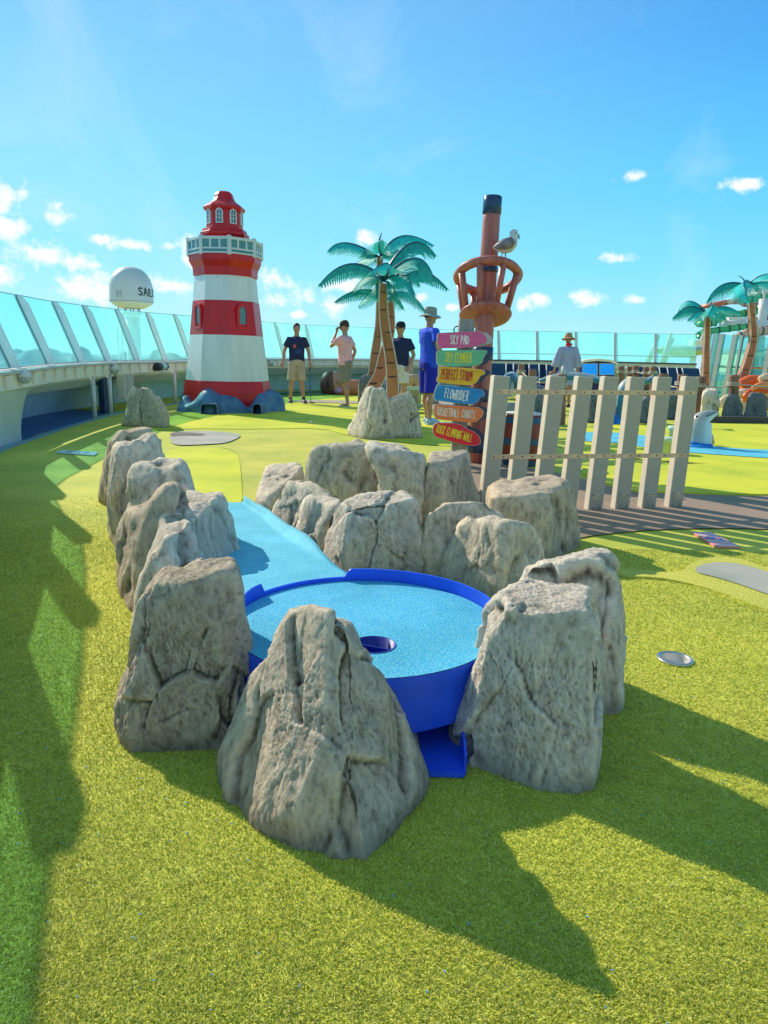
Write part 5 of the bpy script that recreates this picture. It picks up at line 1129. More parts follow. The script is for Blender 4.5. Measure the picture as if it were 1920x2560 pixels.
palm('straight palm trunk behind the last fence plank, left of the curved palm', T2([(560, 2120), (575, 1900), (585, 1500), (598, 1200), (605, 890)], 18.5), [118, 110, 92, 84, 72], [.1, .3, .45, .7, .85], M_trunk, 18.5,
     [((600, 860), (300, 740), (0, 952), -.3, -.6, .27, .22, 50), ((600, 840), (300, 640), (100, 830), .3, .6, .17, .75, 50), ((610, 860), (450, 830), (262, 985), -.5, -.9, .22, .9, 40), ((600, 850), (820, 850), (945, 965), -.4, -.8, .24, .75, 45),
      ((620, 850), (900, 735), (1205, 875), -.2, -.3, .17, .85, 55), ((600, 850), (720, 700), (600, 900), -.8, -1.3, .33, .95, 35), ((610, 850), (850, 800), (1050, 850), .4, .8, .2, .3, 50)], zf=z2c)
palm('curved palm at the right edge bending over the octopus', T2([(1180, 2010), (1250, 1850), (1310, 1659), (1380, 1400), (1400, 1180), (1375, 900), (1358, 670)], 18.), [150, 140, 128, 118, 106, 96, 90], [.2, .42, .55, .62, .85], M_trunk, 18.,
     [((1360, 400), (900, 350), (588, 682), -.3, -.7, .28, .25, 50), ((1350, 330), (1240, 340), (1340, 680), -.9, -1.3, .38, 1.05, 25), ((1360, 340), (1520, 210), (1800, 150), -.2, -.4, .28, .9, 40), ((1370, 350), (1560, 290), (1760, 400), -.3, -.6, .24, .7, 45),
      ((1350, 380), (1150, 460), (1050, 600), .3, .6, .24, .15, 50), ((1370, 360), (1460, 330), (1450, 480), .4, .8, .24, .15, 50)], zf=z2c, stem=[(1255, 292), (1215, 240), (1150, 205)])
# ------------------------------------------------------------------ people
def remeshed(b, name, m, parent, voxel=.011, smooth=2, fold=0., fs=9.):
    me = bpy.data.meshes.new('tmp'); me.from_pydata(b.v, [], b.f); bm = bmesh.new(); bm.from_mesh(me); bmesh.ops.remove_doubles(bm, verts=bm.verts, dist=1e-5); bmesh.ops.recalc_face_normals(bm, faces=bm.faces); bm.to_mesh(me); bm.free()
    o = bpy.data.objects.new('tmp', me); COL.objects.link(o)
    md = o.modifiers.new('r', 'REMESH'); md.mode = 'VOXEL'; md.voxel_size = voxel; md.use_smooth_shade = True
    if smooth: sm = o.modifiers.new('s', 'SMOOTH'); sm.iterations = smooth; sm.factor = .5
    dg = bpy.context.evaluated_depsgraph_get(); dg.update(); ev = o.evaluated_get(dg); nm = bpy.data.meshes.new_from_object(ev)
    bpy.data.objects.remove(o); bpy.data.meshes.remove(me)
    if fold:
        for v in nm.vertices:
            c = v.co; q = Vector((c.x*fs, c.y*fs, c.z*fs*.45)); v.co += v.normal*(noise.noise(q+Vector((3, 1, 2)))+.5*noise.noise(q*2.3))*fold
    nm.name = name; nm.polygons.foreach_set('use_smooth', [True]*len(nm.polygons)); return link(name, nm, m, parent)
def skin(tone): return mat('skin %.2f' % tone[0], tone, .5, .08, 12)
def person(label, foot, hgt, yaw, tone, shirt, shorts, shoe, arms, head_yaw=0, head_pitch=0, legs=None, hair=(.05, .03, .02), cap=None, sleeve=.62, short_len=.42, torso_lean=0., sock=None, printed=False, robe=False, build=1.):
    s = hgt/1.78; root = thing('person', label, 'person', (foot[0], foot[1], foot[2])); Mw = Matrix.Translation(Vector([float(c) for c in foot])) @ Matrix.Rotation(yaw, 4, 'Z') @ Matrix.Scale(s, 4)
    Lg = legs or {-1: ((.10, -.01, .50), (.11, .03, .09)), 1: ((.10, -.01, .50), (.11, .03, .09))}
    def W(b): b.v = [tuple(Mw @ Vector(v)) for v in b.v]; return b
    tl = torso_lean; up = (0, 1, 0)
    tors = [((0, 0, .84), .145), ((0, 0, .93), .165), ((0, .0, 1.03), .148), ((0, -.005+tl*.3, 1.14), .150), ((0, -.01+tl*.6, 1.26), .168), ((0, -.005+tl*.9, 1.36), .178), ((0, .0+tl, 1.43), .145), ((0, .0+tl, 1.475), .075), ((0, -.005+tl, 1.53), .055)]
    b = MB(); b.tube([p for p, _ in tors], [r*build for _, r in tors], 20, up=up, flat=.62)
    hc = Vector((0, -.015+tl, 1.655)); HM = Matrix.Rotation(head_yaw, 3, 'Z') @ Matrix.Rotation(head_pitch, 3, 'X')
    nb = Vector((0, -.005+tl, 1.50)); b.tube([nb, nb+(hc-nb)*.6, hc+HM @ Vector((0, .03, -.02))], [.057, .054, .055], 12)
    def hp(x, y, z): return hc+HM @ Vector((x, y, z))
    b.ell(hc, (.076, .095, .105), HM, 20, 14); b.ell(hp(0, -.025, -.065), (.052, .06, .052), HM, 14, 10)
    b.tube([hp(0, -.088, .018), hp(0, -.105, -.012), hp(0, -.115, -.026), hp(0, -.09, -.034)], [.008, .011, .014, .008], 8)
    b.ell(hp(0, -.083, -.055), (.026, .014, .008), HM, 10, 6); b.ell(hp(0, -.078, -.092), (.022, .018, .016), HM, 10, 8)
    for sd in (-1, 1): b.ell(hp(sd*.077, .012, -.005), (.010, .019, .031), HM, 8, 8); b.ell(hp(sd*.03, -.082, .028), (.022, .012, .008), HM, 8, 6)
    sh = {}
    for sd in (-1, 1):
        S0 = Vector((sd*.175*build, tl, 1.415)); el, wr = [Vector(q) for q in arms[sd]]; sh[sd] = (S0, el, wr)
        m1 = (S0+el)/2; f1 = el+(wr-el)*.3
        b.tube([S0*.55+Vector((0, tl*.45, 1.41*.45)), S0, m1, el, f1, wr], [.06, .056, .047, .039, .041, .026], 12)
        # hand
        fd = (wr-el).normalized(); sdv = fd.cross(Vector((0, 1, .2))).normalized(); nrm_ = sdv.cross(fd)
        pc = wr+fd*.045; b.tube([wr, wr+fd*.03, wr+fd*.085], [.026, .042, .038], 12, up=tuple(nrm_), flat=.42)
        for q in range(4):
            a = wr+fd*.08+sdv*(-.030+.020*q); ln = (.065, .078, .074, .058)[q]; cu = nrm_*(-.022 if sd > 0 else -.022)
            b.tube([a, a+fd*ln*.45+cu*.3, a+fd*ln*.8+cu*.9, a+fd*ln*.95+cu*1.5], [.0095, .009, .0085, .007], 7)
        b.tube([wr+fd*.02-sdv*.028, wr+fd*.055-sdv*.055, wr+fd*.085-sdv*.058+nrm_*-.012], [.012, .011, .009], 7)
        kn, an = Lg[sd]; Hp = Vector((sd*.088, 0, .90)); K = Vector((sd*kn[0], kn[1], kn[2])); A = Vector((sd*an[0], an[1], an[2]))
        b.tube([Hp, Hp*.5+K*.5+Vector((0, -.005, 0)), K+Vector((0, 0, .05)), K-Vector((0, 0, .06)), K*.68+A*.32+Vector((0, .02, 0)), K*.3+A*.7, A], [.088, .072, .055, .050, .056, .040, .034], 14)
        b.tube([A+Vector((0, .03, -.04)), A+Vector((sd*.005, -.05, -.045)), A+Vector((sd*.012, -.15, -.06)), A+Vector((sd*.012, -.185, -.068))], [.034, .040, .036, .018], 10, flat=.75, up=(0, 0, 1))
    remeshed(W(b), 'body', skin(tone), root, .0115*s, 2)
    # shirt
    if robe:
        b = MB(); b.tube([(0, 0, .56), (0, 0, .75), (0, 0, .95), (0, 0, 1.12), (0, 0, 1.3), (0, 0, 1.42), (0, 0, 1.475)], [.25, .22, .175, .155, .17, .15, .08], 22, up=up, flat=.72)
        for sd in (-1, 1):
            S0, el, wr = sh[sd]; b.tube([S0*.6+Vector((0, 0, 1.40*.4)), S0, el+Vector((0, 0, .03)), el*.4+wr*.6], [.07, .075, .09, .105], 14)
        remeshed(W(b), 'robe', shirt, root, .013*s, 1, .006, 14)
    else:
        b = MB(); pts = [((0, 0, .87), .178), ((0, 0, .96), .178), ((0, -.003+tl*.2, 1.08), .172), ((0, -.008+tl*.5, 1.2), .178), ((0, -.005+tl*.8, 1.34), .192), ((0, tl, 1.42), .168), ((0, tl, 1.465), .095), ((0, tl, 1.485), .072)]
        b.tube([p for p, _ in pts], [r*build for _, r in pts], 22, up=up, flat=.68)
        for sd in (-1, 1):
            S0, el, wr = sh[sd]; e = S0+(el-S0)*sleeve; b.tube([S0*.5+Vector((0, tl*.5, 1.41*.5)), S0, S0*.5+e*.5, e], [.068, .072, .070, .076], 14)
        so = remeshed(W(b), 'shirt', shirt, root, .0115*s, 1, .007, 8)
        if printed:
            pb = MB()
            for (x0, z0, r1, c_) in ((-.045, 1.27, .055, 0), (.02, 1.16, .075, 1)):
                vs = []; n_ = 24
                cz_ = (x0, -.128, z0); ring = [(x0+r1*math.cos(2*math.pi*q/n_), -.1295+.55*(x0+r1*math.cos(2*math.pi*q/n_))**2-(0.0 if not c_ else .0), z0+r1*.85*math.sin(2*math.pi*q/n_)) for q in range(n_)]
                pp = MB(); pp.add(ring+[(x0, -.1335, z0)], [(q, (q+1) % n_, n_) for q in range(n_)]); W(pp).build('shirt_print', mat('print red' if not c_ else 'print blue', (.75, .12, .12) if not c_ else (.02, .08, .35), .8, .3, 60, col2=(.4, .05, .1) if not c_ else (.01, .03, .12)), so)
    if shorts is not None:
        b = MB(); b.tube([(0, 0, .99), (0, 0, .93), (0, 0, .86)], [.165*build, .178*build, .172*build], 20, up=up, flat=.72)
        for sd in (-1, 1):
            kn, an = Lg[sd]; Hp = Vector((sd*.085, 0, .90)); K = Vector((sd*kn[0], kn[1], kn[2])); e = Hp+(K-Hp)*(short_len/.42)*.97
            b.tube([Hp, Hp*.5+e*.5, e], [.100, .104, .104], 16, up=up, flat=1.02)
        remeshed(W(b), 'shorts', shorts, root, .0115*s, 1, .006, 8)
    # shoes
    for sd in (-1, 1):
        kn, an = Lg[sd]; A = Vector((sd*an[0], an[1], an[2])); b = MB()
        if shoe != 'sandal':
            b.tube([A+Vector((0, .052, -.05)), A+Vector((0, .0, -.035)), A+Vector((sd*.006, -.07, -.042)), A+Vector((sd*.014, -.15, -.055)), A+Vector((sd*.014, -.205, -.062))], [.040, .053, .050, .046, .024], 14, up=(0, 0, 1), flat=.85); b.tube([A+Vector((0, .01, -.05)), A+Vector((0, .005, .005))], [.048, .042], 12)
            so = W(b).build('shoe', shoe, root); b = MB(); b.tube([A+Vector((0, .065, -.078)), A+Vector((0, 0, -.078)), A+Vector((sd*.012, -.12, -.078)), A+Vector((sd*.014, -.215, -.078))], [.036, .048, .052, .028], 14, up=(0, 0, 1), flat=.22); W(b).build('sole', M_white, so)
            if sock: b = MB(); b.tube([A+Vector((0, .005, -.01)), A+Vector((0, .005, .06))], [.043, .042], 12); W(b).build('sock', sock, root)
        else:
            b.tube([A+Vector((0, .065, -.078)), A+Vector((0, 0, -.078)), A+Vector((sd*.012, -.12, -.078)), A+Vector((sd*.014, -.215, -.078))], [.034, .045, .052, .03], 14, up=(0, 0, 1), flat=.25); b.tube([A+Vector((sd*.01-.05, -.09, -.065)), A+Vector((sd*.01, -.09, -.018)), A+Vector((sd*.01+.05, -.09, -.065))], .012, 8); W(b).build('sandal', M_white, root)
    # hair / headwear
    b = MB(); b.ell(hp(0, .018, .018 if cap else .022), (.080, .090, .082) if cap else (.082, .092, .100), HM, 20, 14)
    b.v = [v if (HM.transposed() @ (Vector(v)-hc)).y > -.055 or (HM.transposed() @ (Vector(v)-hc)).z > .055 else tuple(hc+HM @ Vector((HM.transposed() @ (Vector(v)-hc)) * .75)) for v in b.v]
    W(b).build('hair', mat('hair %.2f' % hair[0], hair, .6, .3, 60, .5, 200), root)
    for sd in (-1, 1): b = MB(); b.ell(hp(sd*.03, -.088, .016), (.010, .006, .006), HM, 10, 6); W(b).build('eye', mat('eye', (.03, .02, .02), .3), root)
    if cap:
        kind, m1, m2 = cap
        if kind == 'cap':
            b = MB(); vs = []
            prof = [(.098, .03), (.100, .05), (.094, .09), (.07, .122), (.03, .135), (.001, .137)]
            for (r, z) in prof: vs += [hp(r*.88*math.cos(q*math.pi/12), .008+r*1.04*math.sin(q*math.pi/12), z) for q in range(24)]
            fs = [(i*24+j, i*24+(j+1) % 24, (i+1)*24+(j+1) % 24, (i+1)*24+j) for i in range(5) for j in range(24)]; b.add(vs, fs, True); co = W(b).build('cap', m1, root)
            b = MB(); g = []
            for i in range(5):
                for q in range(9): a = R(-160+q*17.5); rr_ = .092+.085*(i/4)*(math.sin(math.pi*q/8)**.6); g.append(hp(rr_*.88*math.cos(a), .005+rr_*1.06*math.sin(a), .036-.02*(i/4)))
            g2 = [v+HM @ Vector((0, 0, .006)) for v in g]; n_ = 45; fs = [(i*9+j, i*9+j+1, (i+1)*9+j+1, (i+1)*9+j) for i in range(4) for j in range(8)]
            b.add(g+g2, fs+[tuple(x+n_ for x in f) for f in fs]); W(b).build('brim', m2, co)
        else:
            b = MB(); vs = []; prof = [(.098, .02), (.100, .05), (.094, .10), (.085, .125), (.05, .137), (.001, .14)]
            for (r, z) in prof: vs += [hp(r*.9*math.cos(q*math.pi/16), .006+r*1.02*math.sin(q*math.pi/16), z) for q in range(32)]
            b.add(vs, [(i*32+j, i*32+(j+1) % 32, (i+1)*32+(j+1) % 32, (i+1)*32+j) for i in range(5) for j in range(32)], True); co = W(b).build('hat', m1, root)
            b = MB(); vs = []
            for i in range(5):
                for q in range(32):
                    a = 2*math.pi*q/32; rr_ = .096+.078*i/4; vs.append(hp(rr_*.93*math.cos(a), .006+rr_*1.02*math.sin(a), .026-.042*(i/4)**1.3+.008*math.sin(a*3+1)*i/4))
            b.add(vs, [(i*32+j, i*32+(j+1) % 32, (i+1)*32+(j+1) % 32, (i+1)*32+j) for i in range(4) for j in range(32)], True); W(b).build('brim', m2, co)
    return root, Mw, sh
cloth = lambda n, c, c2=None: mat('cloth '+n, c, .85, .12, 14, .25, 400, col2=c2)
SK = (.50, .27, .18)
M_navysh = cloth('navy', (.012, .025, .10)); M_khaki = cloth('khaki', (.50, .42, .33)); M_pinksh = cloth('pink', (.92, .48, .54)); M_greysh = cloth('grey', (.26, .25, .22)); M_roy = cloth('royal blue', (.02, .10, .95)); M_roy2 = cloth('deep blue', (.008, .02, .5)); M_whsh = cloth('white', (.75, .74, .74))
M_capd = cloth('cap dark', (.05, .045, .035)); M_capk = cloth('hat sand', (.36, .38, .36)); M_capb = stripe_mat('hat brim stripes', (.55, .50, .42), (.16, .32, .42), 30, 'X')
# man with putter
g1 = G(742, 1008)
_, Mw1, sh1 = person('man in navy printed t-shirt and khaki shorts looking down, holding a putter', g1, 1.79, R(14), SK, M_navysh, M_khaki, mat('dark trainer', (.05, .05, .06), .6, .3, 40), {-1: ((-.275, .03, 1.16), (-.31, -.02, .92)), 1: ((.27, .03, 1.16), (.285, -.08, .93))}, R(4), R(22), {-1: ((.12, -.02, .50), (.14, .05, .09)), 1: ((.11, -.03, .50), (.15, -.06, .09))}, sock=M_black, printed=True)
wr = Mw1 @ Vector((.285, -.08, .90)); pf = V(G(777, 1012)); pf = V(Yp(777, 1008, g1[1]-.15)); pf.z = .03
pu = thing('putter', 'thin dark blue putter held down beside the man in the navy t-shirt', 'putter', pf)
b = MB(); b.tube([wr+Vector((0, 0, .1)), wr, wr+(pf-wr)*.2], [.016, .015, .013], 8); b.build('grip', M_black, pu); b = MB(); b.tube([wr+(pf-wr)*.2, pf], [.008, .007], 8); b.build('shaft', mat('shaft blue', (.02, .05, .35), .3), pu)
b = MB(); b.box(pf+Vector((.03, 0, .0)), (.12, .035, .03), None, .008); b.build('club_head', M_navy, pu)
# man in pink
g2 = G(862, 1017)
person('man in pink t-shirt and grey shorts with cap, hand on his forehead', g2, 1.82, R(-112), SK, M_pinksh, M_greysh, 'sandal', {1: ((.22, -.23, 1.25), (.06, -.19, 1.53)), -1: ((-.27, .10, 1.17), (-.24, .03, .94))}, R(4), R(20), {-1: ((.08, -.02, .50), (.07, .03, .09)), 1: ((.08, .03, .50), (.08, .10, .09))}, cap=('cap', M_capd, M_capd), hair=(.07, .04, .025), torso_lean=-.01, build=1.14, sock=cloth('grey sock', (.3, .3, .3)))
# man behind the palms
g3 = G(994, 1024); g3 = Yp(996, 1024, 13.6); g3[2] = 0
_, Mw3, _ = person('man in navy t-shirt, white shorts and black cap half hidden by the palm trunks', g3, 1.72, R(-10), SK, M_navysh, M_whsh, mat('dark trainer', (.05, .05, .06), .6), {-1: ((-.27, -.02, 1.15), (-.18, -.22, 1.12)), 1: ((.27, .02, 1.16), (.20, -.12, .95))}, R(-35), R(5), cap=('cap', mat('cap black', (.01, .012, .03), .8), mat('cap black', (.01, .012, .03), .8)), hair=(.02, .015, .01), short_len=.30)
pc_ = Mw3 @ Vector((-.13, -.26, 1.12)); b = MB(); b.lathe([(.028, -.05), (.038, .05), (.03, .05)], 16, pc_); tag(b.build('paper_cup', mat('cup pink', (.75, .42, .36), .5)), 'pinkish cup held by the man behind the palm trunks', 'cup')
# man in blue
g4 = G(1066, 1061)
person('man in royal blue t-shirt, blue shorts and bucket hat seen from behind, looking away', g4, 1.86, R(118), SK, M_roy, M_roy2, mat('pale blue trainer', (.38, .60, .82), .5, .15, 40), {-1: ((-.30, .02, 1.17), (-.34, -.14, .96)), 1: ((.25, -.06, 1.17), (.12, -.20, 1.05))}, R(-10), R(4), {-1: ((.10, .0, .50), (.11, .02, .09)), 1: ((.10, -.03, .50), (.12, -.08, .09))}, cap=('hat', M_capk, M_capb), hair=(.03, .02, .015), torso_lean=.01, build=1.05, short_len=.44)
# woman in striped robe
g5 = Yp(1410, 1000, 17.5); g5[2] = -.02; hy = Yp(1412, 832, 17.5)[2]
M_str = stripe_mat('blue white stripes', (.13, .18, .50), (.56, .58, .72), 13, 'X'); M_straw = mat('straw', (.50, .30, .17), .8, .2, 40, .5, 200)
rw, Mw5, _ = person('woman in striped blue and white robe and straw hat with red band, seen from behind', g5, hy-.02+.03, R(182), (.45, .24, .16), M_str, None, mat('dark trainer', (.05, .05, .06), .6), {-1: ((-.25, .02, 1.14), (-.29, -.05, .90)), 1: ((.25, .02, 1.14), (.28, -.05, .90))}, 0, R(8), cap=('hat', M_straw, M_straw), hair=(.05, .025, .015), robe=True)
b = MB(); b.lathe([(.092, .0), (.095, .015), (.092, .03)], 24, Mw5 @ Vector((0, -.015, 1.685)), caps=False); b.build('hat_band', mat('red band', (.75, .02, .03), .7), rw)
b = MB(); b.tube([Mw5 @ Vector(p) for p in ((-.07, .05, 1.52), (0, .075, 1.515), (.07, .05, 1.52))], .03, 10); b.build('scarf', mat('red band', (.75, .02, .03), .7), rw)

# ------------------------------------------------------------------ things behind
# timber posts and ropes
posts = []
def tpost(px, pt_, y, wpx, label, pb=None):
    t = Yp(px, pt_, y); zb_ = 0.
    if pb: zb_ = max(0, float(Yp(px, pb, y)[2])); zb_ = zb_ if zb_ > .1 else 0
    r = wpx/2/F*y; b = MB(); n = 9; rn = random.Random(px)
    ks = [1+rn.uniform(-.06, .06) for _ in range(n)]; sect = [(math.cos(2*math.pi*j/n)*ks[j], math.sin(2*math.pi*j/n)*ks[j]) for j in range(n)]
    bx_ = Yp(px-4, 1030, y)[0]; P = [(bx_+(t[0]-bx_)*k/6+rn.uniform(-.01, .01), y, t[2]*k/6) for k in range(6)]+[(t[0], y, t[2]-.03), (t[0], y, t[2])]
    P[0] = (bx_, y, 0); b.tube(P, [r*1.06]*3+[r]*4+[r*.86], n, sect=sect, smooth=False)
    root = thing('timber_post', label, 'post', (bx_, y, 0), 'rope posts behind the fence'); b.build('post', M_post, root)
    rz = t[2]-.16 if y < 17 else t[2]-.14
    b = MB()
    for k in range(3): b.lathe([(r*1.12+.013*math.cos(R(a)), rz-.028*k+.013*math.sin(R(a))) for a in range(0, 361, 60)], 18, (t[0], y, 0), caps=False)
    b.build('rope_wrap', M_rope, root); posts.append(Vector((t[0], y-r, rz-.03))); return root
spec = [(1304, 911, 17., 17, 'post with a knotted rope between first and second fence planks'), (1332, 923, 15.5, 21, 'short thick post behind the second fence plank'), (1384, 928, 14.8, 21, 'post with ragged rope beside the striped robe'), (1406, 935, 12.4, 24, 'dark post reaching the turf right of the third fence plank'),
        (1553, 915, 21., 15, 'leftmost of the five small posts right of the blue screens'), (1574, 916, 21.5, 14, 'second of the five small posts right of the blue screens'), (1590, 914, 21.2, 15, 'middle one of the five small posts right of the blue screens'), (1616, 917, 20.5, 16, 'fourth of the five small posts right of the blue screens'), (1634, 916, 20., 16, 'rightmost of the five small posts right of the blue screens'),
        (1659, 934, 17., 24, 'post peeping over the seventh fence plank'), (1706, 936, 15.5, 26, 'pale sunlit post left of the last fence plank'), (1752, 941, 15.6, 25, 'tall dark post just right of the last fence plank'), (1836, 937, 15.2, 24, 'tall split post before the octopus, with rope coiled at its top'), (1990, 945, 15., 25, 'post beyond the right picture edge')]
for s_ in spec[:13]: tpost(*s_)
def rope(a, c, sag, label, r=.014):
    b = MB(); P = [a+(c-a)*k/14-Vector((0, 0, sag*4*(k/14)*(1-k/14))) for k in range(15)]; b.tube(P, r, 8); o = b.build('rope', M_rope); o = tag(o, label, 'rope', 'ropes slung between the posts')
P_ = posts
rope(P_[0], P_[2], .12, 'rope from the knotted post to the post beside the robe'); rope(P_[2], P_[3], .02, 'short rope between the two posts left of the third plank')
rope(P_[4], P_[6], .05, 'slack rope over the three left small posts'); rope(P_[6], P_[7], .03, 'rope between the middle and fourth small posts'); rope(P_[7], P_[8], .02, 'rope between the two right small posts')
rope(P_[9], P_[10], .1, 'white rope looping before the last fence plank'); rope(P_[10], P_[11], .04, 'rope hidden partly by the last fence plank'); rope(P_[11], P_[12], .05, 'thick rope running left from the split post'); rope(P_[12], Vector((9.6, 14.6, .62)), .02, 'thick rope running right from the split post over the octopus')
# kerb behind
a = G(1770, 1057); c = G(2150, 1062); b = MB(); d = V(c-a); L = d.length; ang = math.atan2(d.y, d.x); b.box(V((a+c)/2)+Vector((0, .06, .06)), (L, .12, .12), Matrix.Rotation(ang, 3, 'Z'), .01); tag(b.build('kerb', mat('dark grey kerb', (.07, .065, .06), .6, .1)), 'dark grey kerb across the turf behind the dolphin', 'kerb')

# kiosk with two blue screens
KY = 19.5; kz = zc(1440, 860, 5.184)
kc = Yp(*kz(290, 450), KY); ki = thing('arcade_kiosk', 'dark blue kiosk with curved cream roof and two bright blue screens', 'kiosk', (kc[0], KY, 0))
b = MB(); P = [Yp(*kz(x, y), KY) for x, y in ((72, 235), (150, 215), (290, 205), (430, 215), (508, 235), (508, 430), (72, 430))]; P[5][2] = P[6][2] = 0; b.prism(P, (0, .5, 0)); b.build('case', mat('kiosk navy', (.012, .02, .10), .35), ki)
b = MB(); U = [Yp(*kz(x, y), KY-.05) for x, y in ((30, 240), (120, 205), (290, 190), (460, 205), (545, 240))]; b.prism(U+[p-np.array([0, 0, .06]) for p in U[::-1]], (0, .6, 0)); b.build('roof', M_offw, ki)
M_scr = mat('screen blue', (.005, .30, .85), .25, .2, 1.5, 0, 30, 0, .5, (.0, .20, .75)); M_scr.node_tree.nodes['Principled BSDF'].inputs['Emission Color'].default_value = (.0, .25, .85, 1); M_scr.node_tree.nodes['Principled BSDF'].inputs['Emission Strength'].default_value = .6
for xa, xb in ((80, 280), (303, 498)):
    fr = [Yp(*kz(x, y), KY-.012) for x, y in ((xa, 252), (xb, 252), (xb, 400), (xa, 400))]; b = MB(); b.prism(fr, (0, .011, 0)); fo = b.build('screen_frame', mat('screen frame', (.62, .72, .80), .4), ki)
    c_ = np.mean(fr, 0); b = MB(); b.prism([c_+(p-c_)*np.array([.93, 1, .91])+np.array([0, -.004, 0]) for p in fr], (0, .003, 0)); b.build('screen', M_scr, fo)
# deck loungers
M_lng = mat('lounger fabric', (.012, .06, .15), .7, .15, 20, .2, 200)
def lounger(px, py, y, label, yaw=0.):
    g = Yp(px, py, y); t = thing('sun_lounger', label, 'lounger', (g[0], y, 0), 'navy loungers along the back rail')
    M_ = Matrix.Rotation(yaw, 3, 'Z')
    def q(x, yy, z): v = M_ @ Vector((x, yy, z)); return (v.x+g[0], v.y+y, z)
    b = MB(); b.prism([q(-.32, 0, .36), q(.32, 0, .36), q(.40, .62, .98), q(-.24, .62, .98)], M_ @ Vector((0, .03, .02))); b.build('backrest', M_lng, t)
    b = MB(); b.prism([q(-.32, 0, .36), q(.32, 0, .36), q(.32, -1.2, .34), q(-.32, -1.2, .34)], (0, 0, .03)); b.build('seat', M_lng, t)
    b = MB()
    for s_ in (-.35, .35): b.tube([q(s_, -1.2, .33), q(s_, 0, .35), q(s_+.08, .64, 1.0)], .018, 6)
    b.build('frame', M_white, t)
    for s_ in (-.3, .3):
        for yy in (-1.1, 0.1): b = MB(); b.tube([q(s_, yy, .34), q(s_, yy, 0)], .018, 6); b.build('leg', M_white, t)
for k, (px, lb) in enumerate([(1252, 'leftmost navy lounger behind the mast'), (1292, 'navy lounger behind the knotted rope post'), (1336, 'navy lounger left of the woman in the robe'), (1376, 'navy lounger half behind the woman in the robe'), (1600, 'navy lounger behind the small posts'), (1645, 'navy lounger behind the dolphin tail'), (1683, 'navy lounger above the seventh fence plank'), (1728, 'navy lounger right of the last fence plank'), (1905, 'grey blue lounger at the right picture edge')]):
    lounger(px, 990, 21.5, lb, 0)
# dolphins
def dolphin(label, spine, rads, y, back, belly, bdir, fins, eye=None, splash=None, dys=None, ratio=.85):
    P = [V(Yp(px, py, y+(dys[i] if dys else 0))) for i, (px, py) in enumerate(spine)]; rr_ = [r/F*y for r in rads]; Q = resample3(P, rr_, 30)
    root = thing('dolphin', label, 'dolphin statue', (P[0].x, y, 0)); n = 18; vs = []; cs = []; bd = Vector(bdir).normalized(); prev = None
    for i, (p, r) in enumerate(Q):
        t = (Q[min(i+1, 30)][0]-Q[max(i-1, 0)][0]).normalized(); a = bd-t*bd.dot(t)
        if a.length < .2 and prev: a = prev-t*prev.dot(t)
        a.normalize(); prev = a; b2 = t.cross(a)
        for j in range(n):
            q = 2*math.pi*j/n; d = a*math.cos(q)+b2*math.sin(q)*ratio; vs.append(p+d*r); w = min(1, max(0, (math.cos(q)-.05)*2.2)); cs.append(tuple(np.array(back)*(1-w)+np.array(belly)*w))
    b = MB(); b.add(vs, [(i*n+j, i*n+(j+1) % n, (i+1)*n+(j+1) % n, (i+1)*n+j) for i in range(30) for j in range(n)]+[tuple(range(n-1, -1, -1)), tuple(range(30*n, 31*n))], True, cs); body = b.build('body', attr_mat('dolphin paint', .3, .5, .08, 6) if 'dolphin paint' not in bpy.data.materials else bpy.data.materials['dolphin paint'], root)
    for nm, pts, th in fins:
        b = MB(); F_ = [V(Yp(px, py, y+dy)) for px, py, dy in pts]; nn = Vector((0, th, 0)); c_ = sum(F_, Vector())/len(F_)
        b.add([p for p in F_]+[c_+nn, c_-nn], [(j, (j+1) % len(F_), len(F_)) for j in range(len(F_))]+[((j+1) % len(F_), j, len(F_)+1) for j in range(len(F_))], True, [tuple(back)]*(len(F_)+2)); b.build(nm, bpy.data.materials['dolphin paint'], root)
    if eye: b = MB(); b.ell(Yp(eye[0], eye[1], y-eye[2]), (.022, .012, .013), None, 10, 8); b.build('eye', M_black, body)
    if splash:
        sx, sy, sr_ = splash; g = Yp(sx, sy, y); b = MB()
        for k in range(4): b.lathe([(sr_*(1-.2*k)+.03*math.sin(k*2), .05*k), (sr_*(.93-.2*k), .05*k+.045), (sr_*(.75-.2*k), .05*k+.05)], 22, (g[0]+.05*math.sin(k*3), y+.04*k, 0))
        b.build('splash_base', mat('splash blue', (.0, .10, .55), .35, .3, 8, .4, 12, col2=(.02, .35, .8)), root)
    return root
DG = (.22, .30, .36); DB = (.02, .20, .32); DW = (.62, .74, .76)
d1 = dolphin('grey and white dolphin head rising from the blue stream right of the fence', [(1748, 1126), (1750, 1105), (1750, 1085), (1752, 1065), (1756, 1050), (1765, 1042), (1775, 1038), (1786, 1034), (1795, 1032)], [26, 27, 27, 26, 23, 17, 12, 7, 3.5], 9.3, (.42, .42, .42), DW, (1, -.3, -.5),
        [('flipper', [(1762, 1082, .1), (1775, 1078, .15), (1784, 1090, .2), (1787, 1108, .25), (1780, 1112, .25), (1772, 1100, .2), (1760, 1094, .1)], .03)], eye=(1742, 1041, .12), splash=(1745, 1128, .19))
b = MB(); b.tube([V(Yp(*p, 9.3-.075)) for p in ((1750, 1046), (1765, 1041), (1780, 1035), (1790, 1030))], [.004, .006, .006, .003], 6); b.build('mouth_line', M_black, d1)
